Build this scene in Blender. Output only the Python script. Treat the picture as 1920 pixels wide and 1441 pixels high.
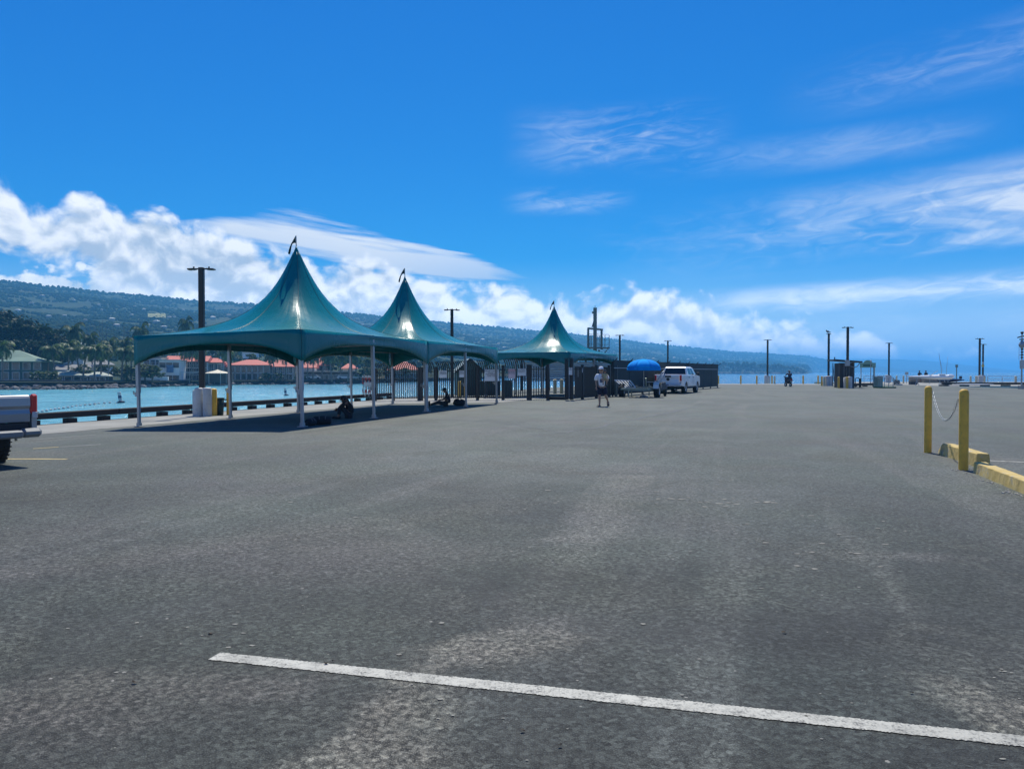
import bpy, bmesh, math, random
from mathutils import Vector, Matrix, noise as mnoise
random.seed(7)
R = math.radians
scene = bpy.context.scene
COL = scene.collection
for _o in list(bpy.data.objects):
    bpy.data.objects.remove(_o)

# ------------------------------------------------------------------ camera
FPX, CX, HOR, CAMH = 1423.0, 960.0, 697.0, 1.55      # focal length in photo pixels, centre column, horizon row, eye height
cam_d = bpy.data.cameras.new('camera')
cam_d.sensor_width = 36.0
cam_d.lens = 36.0 * FPX / 1920.0
cam_d.clip_start, cam_d.clip_end = 0.05, 60000.0
cam = bpy.data.objects.new('camera', cam_d)
COL.objects.link(cam)
cam.location = (0, 0, CAMH)
PITCH = math.atan((720.5 - HOR) / FPX)
cam.rotation_euler = (math.pi / 2 - PITCH, 0, 0)
scene.camera = cam

# ------------------------------------------------------------------ render and view settings
scene.render.engine = 'CYCLES'
scene.cycles.use_denoising = True
scene.cycles.max_bounces = 8
scene.cycles.diffuse_bounces = 3
scene.cycles.glossy_bounces = 3
scene.cycles.volume_bounces = 1
scene.cycles.transparent_max_bounces = 8
scene.cycles.sample_clamp_indirect = 6.0
scene.view_settings.view_transform = 'Standard'
scene.view_settings.look = 'None'
scene.view_settings.gamma = 1.0
scene.view_settings.use_curve_mapping = False
scene.view_settings.exposure = 0.0

# ------------------------------------------------------------------ sun
SUN_EL, SUN_AZ = 57.0, 1.0                             # degrees; azimuth clockwise from straight ahead (+Y)
sun_d = bpy.data.lights.new('sun', 'SUN')
sun_d.energy = 5.0
sun_d.angle = R(0.55)
sun_d.color = (1.0, 0.965, 0.84)
sun = bpy.data.objects.new('sun', sun_d)
COL.objects.link(sun)
sv = Vector((math.sin(R(SUN_AZ)) * math.cos(R(SUN_EL)), math.cos(R(SUN_AZ)) * math.cos(R(SUN_EL)), math.sin(R(SUN_EL))))
sun.rotation_euler = sv.to_track_quat('Z', 'Y').to_euler()
sun.location = (0, 30, 60)

# ------------------------------------------------------------------ node helper
class NT:
    def __init__(self, tree):
        self.t = tree; self.n = tree.nodes; self.l = tree.links
    def new(self, typ, **kw):
        n = self.n.new(typ)
        for k, v in kw.items():
            setattr(n, k, v)
        return n
    def put(self, sock, v):
        if v is None:
            return
        if isinstance(v, bpy.types.NodeSocket):
            self.l.new(v, sock)
        else:
            sock.default_value = v
    def math(self, op, a, b=None, c=None, clamp=False):
        n = self.new('ShaderNodeMath', operation=op, use_clamp=clamp)
        self.put(n.inputs[0], a); self.put(n.inputs[1], b); self.put(n.inputs[2], c)
        return n.outputs[0]
    def vmath(self, op, a, b=None, s=None):
        n = self.new('ShaderNodeVectorMath', operation=op)
        self.put(n.inputs[0], a); self.put(n.inputs[1], b)
        if s is not None:
            self.put(n.inputs['Scale'], s)
        return n.outputs[0]
    def rng(self, v, a, b, c=0.0, d=1.0, smooth=False):
        n = self.new('ShaderNodeMapRange', interpolation_type='SMOOTHSTEP' if smooth else 'LINEAR')
        for s, x in zip(n.inputs[:5], (v, a, b, c, d)):
            self.put(s, x)
        return n.outputs[0]
    def comb(self, x=0.0, y=0.0, z=0.0):
        n = self.new('ShaderNodeCombineXYZ')
        for s, v in zip(n.inputs, (x, y, z)):
            self.put(s, v)
        return n.outputs[0]
    def sep(self, v):
        n = self.new('ShaderNodeSeparateXYZ'); self.put(n.inputs[0], v)
        return n.outputs[0], n.outputs[1], n.outputs[2]
    def noise(self, vec, scale, detail=4.0, rough=0.5, dist=0.0, lac=2.0, w=None, col=False, dim=None):
        n = self.new('ShaderNodeTexNoise')
        if dim:
            n.noise_dimensions = dim
        elif w is not None:
            n.noise_dimensions = '4D'; n.inputs['W'].default_value = w
        self.put(n.inputs['Vector'], vec)
        n.inputs['Scale'].default_value = scale; n.inputs['Detail'].default_value = detail
        n.inputs['Roughness'].default_value = rough; n.inputs['Distortion'].default_value = dist
        n.inputs['Lacunarity'].default_value = lac
        return n.outputs['Color' if col else 'Fac']
    def voro(self, vec, scale, feature='F1', smooth=None, out='Distance', rand=1.0, dim='3D'):
        n = self.new('ShaderNodeTexVoronoi', feature=feature, voronoi_dimensions=dim)
        self.put(n.inputs['Vector'], vec); n.inputs['Scale'].default_value = scale
        n.inputs['Randomness'].default_value = rand
        if smooth is not None:
            n.inputs['Smoothness'].default_value = smooth
        return n.outputs[out]
    def mix(self, f, a, b, blend='MIX'):
        n = self.new('ShaderNodeMix', data_type='RGBA', blend_type=blend)
        self.put(n.inputs[0], f)
        for s, v in ((n.inputs[6], a), (n.inputs[7], b)):
            if isinstance(v, (tuple, list)) and len(v) == 3:
                v = (*v, 1.0)
            self.put(s, v)
        return n.outputs[2]
    def curve(self, v, pts):
        n = self.new('ShaderNodeFloatCurve')
        c = n.mapping.curves[0]
        while len(c.points) < len(pts):
            c.points.new(0.5, 0.5)
        for p, (x, y) in zip(c.points, pts):
            p.location = (x, y); p.handle_type = 'AUTO_CLAMPED'
        n.mapping.update()
        self.put(n.inputs['Value'], v)
        return n.outputs[0]
# ------------------------------------------------------------------ world: clear tropical sky, cumulus over the hills, cirrus streaks
def build_world():
    w = bpy.data.worlds.new('World'); scene.world = w; w.use_nodes = True
    w.cycles.sampling_method = 'MANUAL'; w.cycles.sample_map_resolution = 256
    T = NT(w.node_tree); T.n.clear()
    out = T.new('ShaderNodeOutputWorld'); bg = T.new('ShaderNodeBackground')
    bg.inputs['Strength'].default_value = SKY_STRENGTH
    sky = T.new('ShaderNodeTexSky', sky_type='NISHITA', sun_disc=False)
    sky.sun_elevation = R(SUN_EL); sky.sun_rotation = R(SUN_AZ)
    sky.altitude = 0.0; sky.air_density = SKY_AIR; sky.dust_density = SKY_DUST; sky.ozone_density = SKY_OZONE
    # camera grade of the clear sky: the photograph's sky is a deeper, purer blue than the model's
    rgb = T.new('ShaderNodeSeparateColor'); T.l.new(sky.outputs[0], rgb.inputs[0])
    crgb = T.new('ShaderNodeCombineColor')
    for i, (gain, power) in enumerate(SKY_GRADE):
        v = T.math('POWER', T.math('MULTIPLY', rgb.outputs[i], SKY_STRENGTH), power)
        T.l.new(T.math('MULTIPLY', v, gain / SKY_STRENGTH), crgb.inputs[i])
    base = crgb.outputs[0]
    tc = T.new('ShaderNodeTexCoord')
    d = T.vmath('NORMALIZE', tc.outputs['Generated'])
    x, y, z = T.sep(d)
    az = T.math('ARCTAN2', x, y)
    el = T.math('ARCSINE', z)
    k = 1.0 / SKY_STRENGTH

    # -- cumulus bank lying along the hills
    u = T.rng(az, -0.75, 0.75)                            # curve abscissa
    def ax(px):
        return (math.atan((px - CX) / FPX) + 0.75) / 1.5
    def ey(py):
        return (HOR - py) / FPX
    top_px = [(-300, 405), (0, 392), (80, 424), (180, 412), (270, 434), (350, 448), (450, 462), (560, 500), (640, 500), (705, 486), (770, 518),
              (850, 536), (920, 538), (985, 530), (1050, 556), (1120, 562), (1190, 556), (1250, 572), (1330, 576), (1400, 592), (1500, 612), (1600, 640),
              (1700, 660), (1800, 668), (1900, 676), (2100, 680)]
    bot_px = [(-300, 505), (0, 518), (120, 535), (230, 552), (300, 600), (400, 680), (600, 720), (1000, 720), (2100, 720)]
    S = 4.0
    topc = T.math('DIVIDE', T.curve(u, [(ax(a), ey(b) * S) for a, b in top_px]), S)
    botc = T.math('DIVIDE', T.math('SUBTRACT', T.curve(u, [(ax(a), ey(b) * S + 0.3) for a, b in bot_px]), 0.3), S)
    p = T.comb(az, T.math('MULTIPLY', el, 1.25), 0.0)
    warp = T.vmath('SCALE', T.vmath('SUBTRACT', T.noise(p, 9.0, 3.0, col=True, dim='2D'), (0.5, 0.5, 0.5)), s=0.045)
    pw = T.vmath('ADD', p, warp)
    def body(v):
        n1 = T.noise(v, 12.0, 9.0, 0.60, dim='2D')
        v1 = T.voro(v, 24.0, 'SMOOTH_F1', 0.35, dim='2D')
        v2 = T.voro(v, 58.0, 'SMOOTH_F1', 0.4, dim='2D')
        b = T.math('ADD', T.math('MULTIPLY', n1, 1.25), T.math('ADD', T.math('MULTIPLY', v1, -0.30), T.math('MULTIPLY', v2, -0.20)))
        return b
    n_a = body(pw)
    n_b = body(T.vmath('ADD', pw, (0.004, 0.016, 0.0)))
    elw = T.math('ADD', el, 0.0)
    s_top = T.math('DIVIDE', T.math('SUBTRACT', topc, elw), 0.030)
    s_bot = T.math('DIVIDE', T.math('SUBTRACT', elw, botc), 0.030)
    s = T.math('MINIMUM', T.math('MINIMUM', s_top, s_bot), 2.5)
    dens = T.math('ADD', s, T.math('MULTIPLY', T.math('SUBTRACT', n_a, 0.38), 2.2))
    a_cu = T.rng(dens, -0.12, 0.68, smooth=True)
    # light: sun from above, so lumps are bright on their upper side and grey below
    lit = T.math('ADD', 0.52, T.math('MULTIPLY', T.math('SUBTRACT', n_a, n_b), 1.7))
    rel = T.rng(T.math('SUBTRACT', topc, el), 0.0, 0.11, 0.20, -0.30)
    n_c = T.noise(T.vmath('ADD', pw, (31.0, 7.0, 0.0)), 7.0, 4.0, 0.5, dim='2D')
    lit = T.math('ADD', lit, T.math('ADD', rel, T.math('MULTIPLY', T.math('SUBTRACT', n_c, 0.5), 0.7)))
    edge = T.rng(dens, 0.0, 0.8, 0.16, 0.0)
    lit = T.math('ADD', lit, edge)
    lit = T.rng(lit, 0.12, 0.95, smooth=True)
    c_cu = T.mix(lit, (0.50 * k, 0.60 * k, 0.74 * k), (1.12 * k, 1.13 * k, 1.14 * k))
    c_cu = T.vmath('SCALE', c_cu, s=T.rng(el, 0.02, 0.13, 1.75, 1.0))
    # -- a low second row seen in the gap above the ridge
    low_n = T.noise(T.comb(az, T.math('MULTIPLY', el, 1.6), 4.0), 24.0, 6.0, 0.55, dim='2D')
    low_t = T.math('DIVIDE', T.curve(u, [(ax(a), ey(b) * S) for a, b in [(-300, 545), (40, 545), (110, 536), (220, 528), (330, 545), (450, 560), (700, 620), (2100, 690)]]), S)
    low = T.math('ADD', T.math('DIVIDE', T.math('SUBTRACT', low_t, el), 0.012), T.math('MULTIPLY', T.math('SUBTRACT', low_n, 0.5), 6.0))
    a_low = T.math('MULTIPLY', T.rng(low, -0.1, 0.7, smooth=True), 0.9)
    c_low = T.mix(T.rng(low_n, 0.35, 0.65), (0.75 * k, 0.85 * k, 0.95 * k), (1.3 * k, 1.3 * k, 1.3 * k))

    # -- cirrus: streaks in stretched coordinates, tilted slightly
    tilt = 0.07
    ca = T.math('ADD', T.math('MULTIPLY', az, math.cos(tilt)), T.math('MULTIPLY', el, math.sin(tilt)))
    ce = T.math('SUBTRACT', T.math('MULTIPLY', el, math.cos(tilt)), T.math('MULTIPLY', az, math.sin(tilt)))
    def streak(sx, sy, w, detail=6.0, dist=0.6):
        return T.noise(T.comb(T.math('MULTIPLY_ADD', ca, sx, w * 7.0), T.math('MULTIPLY', ce, sy, ), 0.0), 1.0, detail, 0.56, dist, dim='2D')
    f1 = streak(3.6, 22.0, 0.3, 7.0, 0.9)
    f2 = streak(20.0, 70.0, 3.1, 6.0, 1.3)
    f3 = T.noise(T.comb(T.math('MULTIPLY', az, 3.2), T.math('MULTIPLY', el, 7.5), 9.0), 1.0, 3.0, 0.5, dim='2D')
    wisp = T.math('ADD', T.math('MULTIPLY', f1, 0.62), T.math('MULTIPLY', f2, 0.38))
    # bands of the sky that hold cirrus: (height at left end, height at right end, thickness, strength)
    def band(pl, pr, th, az0, az1, strength, fade=0.22):
        e0, e1 = ey(pl), ey(pr)
        a0, a1 = math.atan((960 - CX) / FPX), math.atan((1920 - CX) / FPX)
        line = T.rng(az, a0, a1, e0, e1)
        g = T.math('ABSOLUTE', T.math('DIVIDE', T.math('SUBTRACT', el, line), th))
        m = T.rng(g, 0.0, 1.0, 1.0, 0.0, smooth=True)
        xm = T.rng(az, az0, az0 + fade, 0.0, 1.0, smooth=True)
        if az1 is not None:
            xm = T.math('MULTIPLY', xm, T.rng(az, az1 - fade, az1, 1.0, 0.0, smooth=True))
        return T.math('MULTIPLY', T.math('MULTIPLY', m, xm), strength)
    bands = [band(485, 430, 0.060, 0.04, None, 0.85, 0.50), band(585, 562, 0.024, 0.16, None, 0.95, 0.25), band(265, 210, 0.045, 0.30, None, 0.36, 0.25),
             band(280, 275, 0.050, -0.02, 0.30, 0.70, 0.13), band(520, 480, 0.020, 0.38, None, 0.8, 0.12), band(385, 380, 0.022, -0.02, 0.17, 0.62, 0.07),
             band(640, 612, 0.028, 0.28, None, 0.45, 0.2), band(330, 318, 0.03, 0.12, 0.60, 0.24, 0.14)]
    m = bands[0]
    for b in bands[1:]:
        m = T.math('MAXIMUM', m, b)
    a_ci = T.math('MULTIPLY', m, T.rng(T.math('ADD', wisp, T.math('MULTIPLY', f3, 0.35)), 0.52, 0.98, smooth=True))
    soft = T.math('MULTIPLY', m, 0.32)
    a_ci = T.math('MINIMUM', T.math('ADD', a_ci, T.math('MULTIPLY', soft, T.rng(f3, 0.3, 0.7))), 0.85)
    c_ci = T.vmath('SCALE', (0.90 * k, 0.95 * k, 1.0 * k), s=T.rng(el, 0.03, 0.16, 1.7, 1.0))

    # -- smooth lens cloud above the cumulus, thinning to streaks on the far end
    lz0, lz1 = math.atan((330 - CX) / FPX), math.atan((1000 - CX) / FPX)
    lt = T.rng(az, lz0, lz1)
    lc = T.math('DIVIDE', T.curve(lt, [(0, ey(442) * S), (0.25, ey(452) * S), (0.5, ey(478) * S), (0.8, ey(506) * S), (1, ey(524) * S)]), S)
    lth = T.curve(lt, [(0, 0.0), (0.12, 0.013), (0.35, 0.030), (0.6, 0.026), (0.85, 0.012), (1, 0.0)])
    lg = T.math('DIVIDE', T.math('SUBTRACT', el, lc), T.math('ADD', lth, 0.0008))
    ls = T.noise(T.comb(T.math('MULTIPLY', az, 5.0), T.math('ADD', T.math('MULTIPLY', el, 70.0), T.math('MULTIPLY', az, 8.0)), 2.0), 1.0, 5.0, 0.55, dim='2D')
    la = T.math('ADD', T.math('SUBTRACT', 1.0, T.math('ABSOLUTE', lg)), T.math('MULTIPLY', T.math('SUBTRACT', ls, 0.5), T.rng(lt, 0.2, 0.9, 1.2, 3.4)))
    a_le = T.math('MULTIPLY', T.rng(la, 0.0, 0.75, smooth=True), T.rng(lt, 0.55, 1.0, 0.95, 0.5))
    a_le = T.math('MULTIPLY', a_le, T.math('MULTIPLY', T.rng(az, lz0, lz0 + 0.06), T.rng(az, lz1, lz1 - 0.06)))
    c_le = T.mix(T.rng(lg, -0.8, 0.8), (0.72 * k, 0.80 * k, 0.92 * k), (0.96 * k, 0.98 * k, 1.0 * k))

    # pale sea air low over the horizon
    a_hz = T.math('MULTIPLY', T.math('POWER', T.rng(el, 0.0, 0.15, 1.0, 0.0), 1.6), 0.95)
    base2 = T.mix(a_hz, base, (1.05 * k, 1.15 * k, 1.2 * k))
    col = T.mix(a_ci, base2, c_ci)
    col = T.mix(a_le, col, c_le)
    col = T.mix(a_low, col, c_low)
    col = T.mix(a_cu, col, c_cu)
    T.l.new(col, bg.inputs['Color'])
    # clouds only exist in a low band: elsewhere the plain sky shader is used
    bg2 = T.new('ShaderNodeBackground'); bg2.inputs['Strength'].default_value = SKY_STRENGTH
    T.l.new(base, bg2.inputs['Color'])
    mx = T.new('ShaderNodeMixShader')
    inside = T.math('MULTIPLY', T.math('GREATER_THAN', z, -0.01), T.math('LESS_THAN', z, 0.44))
    T.l.new(inside, mx.inputs[0]); T.l.new(bg2.outputs[0], mx.inputs[1]); T.l.new(bg.outputs[0], mx.inputs[2])
    T.l.new(mx.outputs[0], out.inputs[0])
SKY_STRENGTH, SKY_AIR, SKY_DUST, SKY_OZONE = 0.10, 0.7, 0.0, 2.0
SKY_GRADE = ((0.13, 1.85), (0.64, 0.98), (0.97, 0.58))
build_world()
# ------------------------------------------------------------------ places: photo pixel + distance -> a real point; slight cross-fall of the pier
TB = Vector((-5.84, 21.2))                    # near right leg of the first tent
D1 = Vector((0.30, 0.954)).normalized()       # direction the tent row and the sea wall run
N1 = Vector((-D1.y, D1.x))                    # towards the sea wall
D3 = Vector((0.455, 0.890)).normalized()      # direction of the pier beyond the fence corner
def gz(x, y):
    u = (x - TB.x) * N1.x + (y - TB.y) * N1.y
    u = min(u, 12.0)
    return -0.021 * (u if u > 0.6 else (0.0 if u < -0.6 else (u + 0.6) ** 2 / 2.4))
def at(px, dist, z=0.0):
    return Vector(((px - CX) / FPX * dist, dist, z))
def zat(py, dist):
    return CAMH + (HOR - py) / FPX * dist
def gp(px, py, z=0.0):                        # ground point seen at a pixel (camera pitch is under one degree: row offset from the horizon)
    cx, cy = (px - CX) / FPX, (720.5 - py) / FPX
    d = Vector((cx, math.cos(PITCH) + cy * math.sin(PITCH), cy * math.cos(PITCH) - math.sin(PITCH)))
    t = (z - CAMH) / d.z
    p = Vector((0, 0, CAMH)) + d * t
    for _ in range(6):
        t = (z + gz(p.x, p.y) - CAMH) / d.z
        p = Vector((0, 0, CAMH)) + d * t
    return p

# ------------------------------------------------------------------ mesh builder
class MB:
    def __init__(self):
        self.v, self.f, self.mi, self.sm = [], [], [], []
    def add(self, vs, fs, m=0, smooth=False):
        o = len(self.v)
        self.v.extend([tuple(p) for p in vs])
        for f in fs:
            self.f.append(tuple(i + o for i in f)); self.mi.append(m); self.sm.append(smooth)
        return self
    def box(self, c, s, rz=0.0, m=0, M=None, bev=0.0):
        hx, hy, hz = s[0] / 2, s[1] / 2, s[2] / 2
        if bev > 0:
            b = min(bev, hx * .9, hy * .9, hz * .9)
            vs, idx = [], {}
            for sx in (-1, 1):
                for sy in (-1, 1):
                    for sz in (-1, 1):
                        for k in range(3):
                            p = [sx * hx, sy * hy, sz * hz]
                            for a in range(3):
                                if a != k:
                                    p[a] -= (sx, sy, sz)[a] * b
                            idx[(sx, sy, sz, k)] = len(vs); vs.append(p)
            fs = []
            for k in range(3):
                a, b2 = [i for i in range(3) if i != k]
                for s0 in (-1, 1):
                    q = []
                    for (p0, p1) in ((-1, -1), (1, -1), (1, 1), (-1, 1)):
                        t = [0, 0, 0]; t[k] = s0; t[a] = p0; t[b2] = p1
                        q.append(idx[(*t, k)])
                    if (s0 > 0) != (k != 1):
                        q.reverse()
                    fs.append(q)
            for k in range(3):          # edge chamfers along axis k
                a, b2 = [i for i in range(3) if i != k]
                for p0 in (-1, 1):
                    for p1 in (-1, 1):
                        t0, t1 = [0, 0, 0], [0, 0, 0]
                        t0[k], t1[k] = -1, 1
                        t0[a] = t1[a] = p0; t0[b2] = t1[b2] = p1
                        fs.append([idx[(*t0, a)], idx[(*t1, a)], idx[(*t1, b2)], idx[(*t0, b2)]])
            for sx in (-1, 1):
                for sy in (-1, 1):
                    for sz in (-1, 1):
                        fs.append([idx[(sx, sy, sz, k)] for k in range(3)])
        else:
            vs = [(sx * hx, sy * hy, sz * hz) for sx in (-1, 1) for sy in (-1, 1) for sz in (-1, 1)]
            fs = [(0, 1, 3, 2), (4, 6, 7, 5), (0, 4, 5, 1), (2, 3, 7, 6), (0, 2, 6, 4), (1, 5, 7, 3)]
        Mx = M if M is not None else Matrix.Rotation(rz, 3, 'Z')
        c = Vector(c)
        return self.add([Mx @ Vector(p) + c for p in vs], fs, m)
    def frame(self, p0, p1):
        d = (Vector(p1) - Vector(p0))
        z = d.normalized()
        x = z.orthogonal().normalized() if abs(z.z) > .98 else Vector((0, 0, 1)).cross(z).normalized()
        return Matrix((x, z.cross(x), z)).transposed(), d.length
    def bar(self, p0, p1, w, h, m=0):
        M, L = self.frame(p0, p1)
        return self.box((Vector(p0) + Vector(p1)) / 2, (w, h, L), M=M, m=m)
    def cyl(self, p0, p1, r0, r1=None, n=12, m=0, caps=True, smooth=True):
        r1 = r0 if r1 is None else r1
        M, L = self.frame(p0, p1)
        p0, p1 = Vector(p0), Vector(p1)
        vs = []
        for p, r in ((p0, r0), (p1, r1)):
            for i in range(n):
                a = 2 * math.pi * i / n
                vs.append(p + M @ Vector((r * math.cos(a), r * math.sin(a), 0)))
        self.add(vs, [(i, (i + 1) % n, n + (i + 1) % n, n + i) for i in range(n)], m, smooth)
        if caps:
            self.add(vs[:n], [tuple(range(n - 1, -1, -1))], m)
            self.add(vs[n:], [tuple(range(n))], m)
        return self
    def lathe(self, prof, c=(0, 0, 0), n=16, m=0, smooth=True, M=None):
        c = Vector(c); M = M or Matrix.Identity(3)
        vs = []
        for r, z in prof:
            for i in range(n):
                a = 2 * math.pi * i / n
                vs.append(c + M @ Vector((r * math.cos(a), r * math.sin(a), z)))
        fs = []
        for k in range(len(prof) - 1):
            for i in range(n):
                j = (i + 1) % n
                fs.append((k * n + i, k * n + j, (k + 1) * n + j, (k + 1) * n + i))
        return self.add(vs, fs, m, smooth)
    def tube(self, pts, r, n=8, m=0, closed=False, smooth=True):
        pts = [Vector(p) for p in pts]
        rs = r if isinstance(r, (list, tuple)) else [r] * len(pts)
        vs = []
        up = None
        for i, p in enumerate(pts):
            a = pts[i - 1] if i > 0 or closed else pts[0]
            b = pts[(i + 1) % len(pts)] if i < len(pts) - 1 or closed else pts[-1]
            t = (b - a).normalized()
            if up is None:
                up = t.orthogonal().normalized()
            x = (up - t * up.dot(t)).normalized(); up = x
            y = t.cross(x)
            for k in range(n):
                an = 2 * math.pi * k / n
                vs.append(p + (x * math.cos(an) + y * math.sin(an)) * rs[i])
        fs = []
        L = len(pts)
        for i in range(L if closed else L - 1):
            j = (i + 1) % L
            for k in range(n):
                q = (k + 1) % n
                fs.append((i * n + k, i * n + q, j * n + q, j * n + k))
        if not closed:
            fs.append(tuple(range(n - 1, -1, -1))); fs.append(tuple((L - 1) * n + k for k in range(n)))
        return self.add(vs, fs, m, smooth)
    def sphere(self, c, r, nu=12, nv=8, m=0):
        rr = r if isinstance(r, (tuple, list)) else (r, r, r)
        vs = [Vector(c) + Vector((0, 0, -rr[2]))]
        for j in range(1, nv):
            t = math.pi * j / nv
            for i in range(nu):
                a = 2 * math.pi * i / nu
                vs.append(Vector(c) + Vector((rr[0] * math.sin(t) * math.cos(a), rr[1] * math.sin(t) * math.sin(a), -rr[2] * math.cos(t))))
        vs.append(Vector(c) + Vector((0, 0, rr[2])))
        fs = [(0, 1 + (i + 1) % nu, 1 + i) for i in range(nu)]
        for j in range(nv - 2):
            for i in range(nu):
                q = (i + 1) % nu
                fs.append((1 + j * nu + i, 1 + j * nu + q, 1 + (j + 1) * nu + q, 1 + (j + 1) * nu + i))
        e = len(vs) - 1
        fs += [(e, 1 + (nv - 2) * nu + i, 1 + (nv - 2) * nu + (i + 1) % nu) for i in range(nu)]
        return self.add(vs, fs, m, True)
    def prism(self, poly, y0, y1, m=0, axis='Y'):
        """extrude a polygon given in (a, z) along an axis"""
        def P(a, z, t):
            return (a, t, z) if axis == 'Y' else ((t, a, z) if axis == 'X' else (a, z, t))
        n = len(poly)
        vs = [P(a, z, y0) for a, z in poly] + [P(a, z, y1) for a, z in poly]
        fs = [(i, (i + 1) % n, n + (i + 1) % n, n + i) for i in range(n)]
        fs += [tuple(range(n - 1, -1, -1)), tuple(range(n, 2 * n))]
        return self.add(vs, fs, m)
    def mesh(self, name, mats):
        me = bpy.data.meshes.new(name)
        me.from_pydata(self.v, [], self.f)
        for mt in (mats if isinstance(mats, (list, tuple)) else [mats]):
            me.materials.append(mt)
        me.polygons.foreach_set('material_index', self.mi)
        me.polygons.foreach_set('use_smooth', self.sm)
        me.update()
        bm = bmesh.new(); bm.from_mesh(me)
        bmesh.ops.recalc_face_normals(bm, faces=bm.faces)
        bm.to_mesh(me); bm.free()
        return me
    def build(self, name, mats, parent=None, loc=None, rz=None, **props):
        return link(name, self.mesh(name, mats), parent, loc, rz, **props)

def link(name, data, parent=None, loc=None, rz=None, **props):
    o = bpy.data.objects.new(name, data)
    COL.objects.link(o)
    if parent is not None:
        o.parent = parent
    if loc is not None:
        o.location = loc
    if rz is not None:
        o.rotation_euler = (0, 0, rz)
    for k, v in props.items():
        if v is not None:
            o[k] = v
    return o
def thing(name, label, category, loc=(0, 0, 0), rz=0.0, group=None):
    return link(name, None, None, loc, rz, label=label, category=category, group=group)
def bevel(o, w=0.01, seg=2):
    m = o.modifiers.new('bevel', 'BEVEL'); m.width = w; m.segments = seg; m.limit_method = 'ANGLE'; m.angle_limit = R(40)
    return o
def solidify(o, t):
    m = o.modifiers.new('solid', 'SOLIDIFY'); m.thickness = t; m.offset = 0.0
    return o
def copy_tree(o, parent=None, **props):
    c = o.copy(); COL.objects.link(c); c.parent = parent
    for k, v in props.items():
        c[k] = v
    for ch in [x for x in KIDS.get(o.name, [])]:
        copy_tree(ch, c)
    return c
KIDS = {}
def index_kids(root):
    """remember the children of a finished thing so that copies can be made without searching the scene each time"""
    KIDS.clear()
    for x in bpy.data.objects:
        if x.parent is not None:
            KIDS.setdefault(x.parent.name, []).append(x)

# ------------------------------------------------------------------ materials
MATS = {}
def mat(name, col, rough=0.6, metal=0.0, var=0.10, vscale=3.0, bump=0.0, bscale=40.0, spec=0.5, col2=None, coat=0.0, trans=0.0, streak=False):
    """principled material with procedural colour variation, optional second colour for wear, and fine relief"""
    if name in MATS:
        return MATS[name]
    mt = bpy.data.materials.new(name); mt.use_nodes = True
    T = NT(mt.node_tree); bs = T.n['Principled BSDF']
    tc = T.new('ShaderNodeTexCoord'); v = tc.outputs['Object']
    if streak:
        v = T.vmath('MULTIPLY', v, (1.0, 1.0, 0.15))
    n = T.noise(v, vscale, 6.0, 0.6)
    lo = tuple(c * (1 - var) for c in col); hi = tuple(min(1, c * (1 + var)) for c in col)
    c = T.mix(T.rng(n, 0.3, 0.7), lo, hi)
    if col2 is not None:
        n2 = T.noise(v, vscale * 2.3, 8.0, 0.65, 0.4)
        c = T.mix(T.rng(n2, 0.56, 0.72), c, col2)
    T.put(bs.inputs['Base Color'], c)
    T.put(bs.inputs['Roughness'], T.rng(n, 0.2, 0.8, max(0.02, rough * 0.88), min(1.0, rough * 1.12)))
    bs.inputs['Metallic'].default_value = metal
    bs.inputs['Specular IOR Level'].default_value = spec
    bs.inputs['Coat Weight'].default_value = coat
    bs.inputs['Coat Roughness'].default_value = 0.06
    bs.inputs['Transmission Weight'].default_value = trans
    if bump > 0:
        b = T.new('ShaderNodeBump'); b.inputs['Strength'].default_value = bump; b.inputs['Distance'].default_value = 0.02
        T.put(b.inputs['Height'], T.noise(tc.outputs['Object'], bscale, 5.0, 0.6))
        T.l.new(b.outputs[0], bs.inputs['Normal'])
    MATS[name] = mt
    return mt
alu = lambda: mat('brushed_aluminium', (0.34, 0.36, 0.38), 0.45, 0.6, 0.08, 6.0)
galv = lambda: mat('galvanised_steel', (0.36, 0.38, 0.39), 0.5, 0.6, 0.12, 5.0)
black_paint = lambda: mat('black_powder_coat', (0.012, 0.013, 0.016), 0.45, 0.0, 0.15, 4.0)
bronze_paint = lambda: mat('dark_bronze_paint', (0.014, 0.014, 0.016), 0.5, 0.0, 0.15, 2.0)
yellow_paint = lambda: mat('weathered_yellow_paint', (0.72, 0.42, 0.05), 0.6, 0.0, 0.14, 6.0, 0.15, 60, col2=(0.50, 0.30, 0.06))
white_paint = lambda: mat('weathered_white_paint', (0.54, 0.53, 0.49), 0.65, 0.0, 0.08, 3.0, 0.1, 60, col2=(0.40, 0.39, 0.35))
concrete = lambda: mat('pale_concrete', (0.42, 0.39, 0.34), 0.9, 0.0, 0.16, 2.0, 0.3, 50, col2=(0.30, 0.28, 0.25))
rubber = lambda: mat('tyre_rubber', (0.018, 0.018, 0.019), 0.8, 0.0, 0.2, 8.0)
glass_dark = lambda: mat('tinted_glass', (0.012, 0.016, 0.02), 0.06, 0.0, 0.1, 2.0, spec=0.6)
chrome = lambda: mat('chrome', (0.75, 0.76, 0.78), 0.14, 1.0, 0.04, 2.0)
dark_timber = lambda: mat('tarred_timber', (0.016, 0.015, 0.017), 0.8, 0.0, 0.3, 3.0, 0.4, 30, col2=(0.032, 0.028, 0.028), streak=False)
leaf = lambda: mat('leaf', (0.045, 0.085, 0.022), 0.45, 0.0, 0.45, 0.6)
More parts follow.
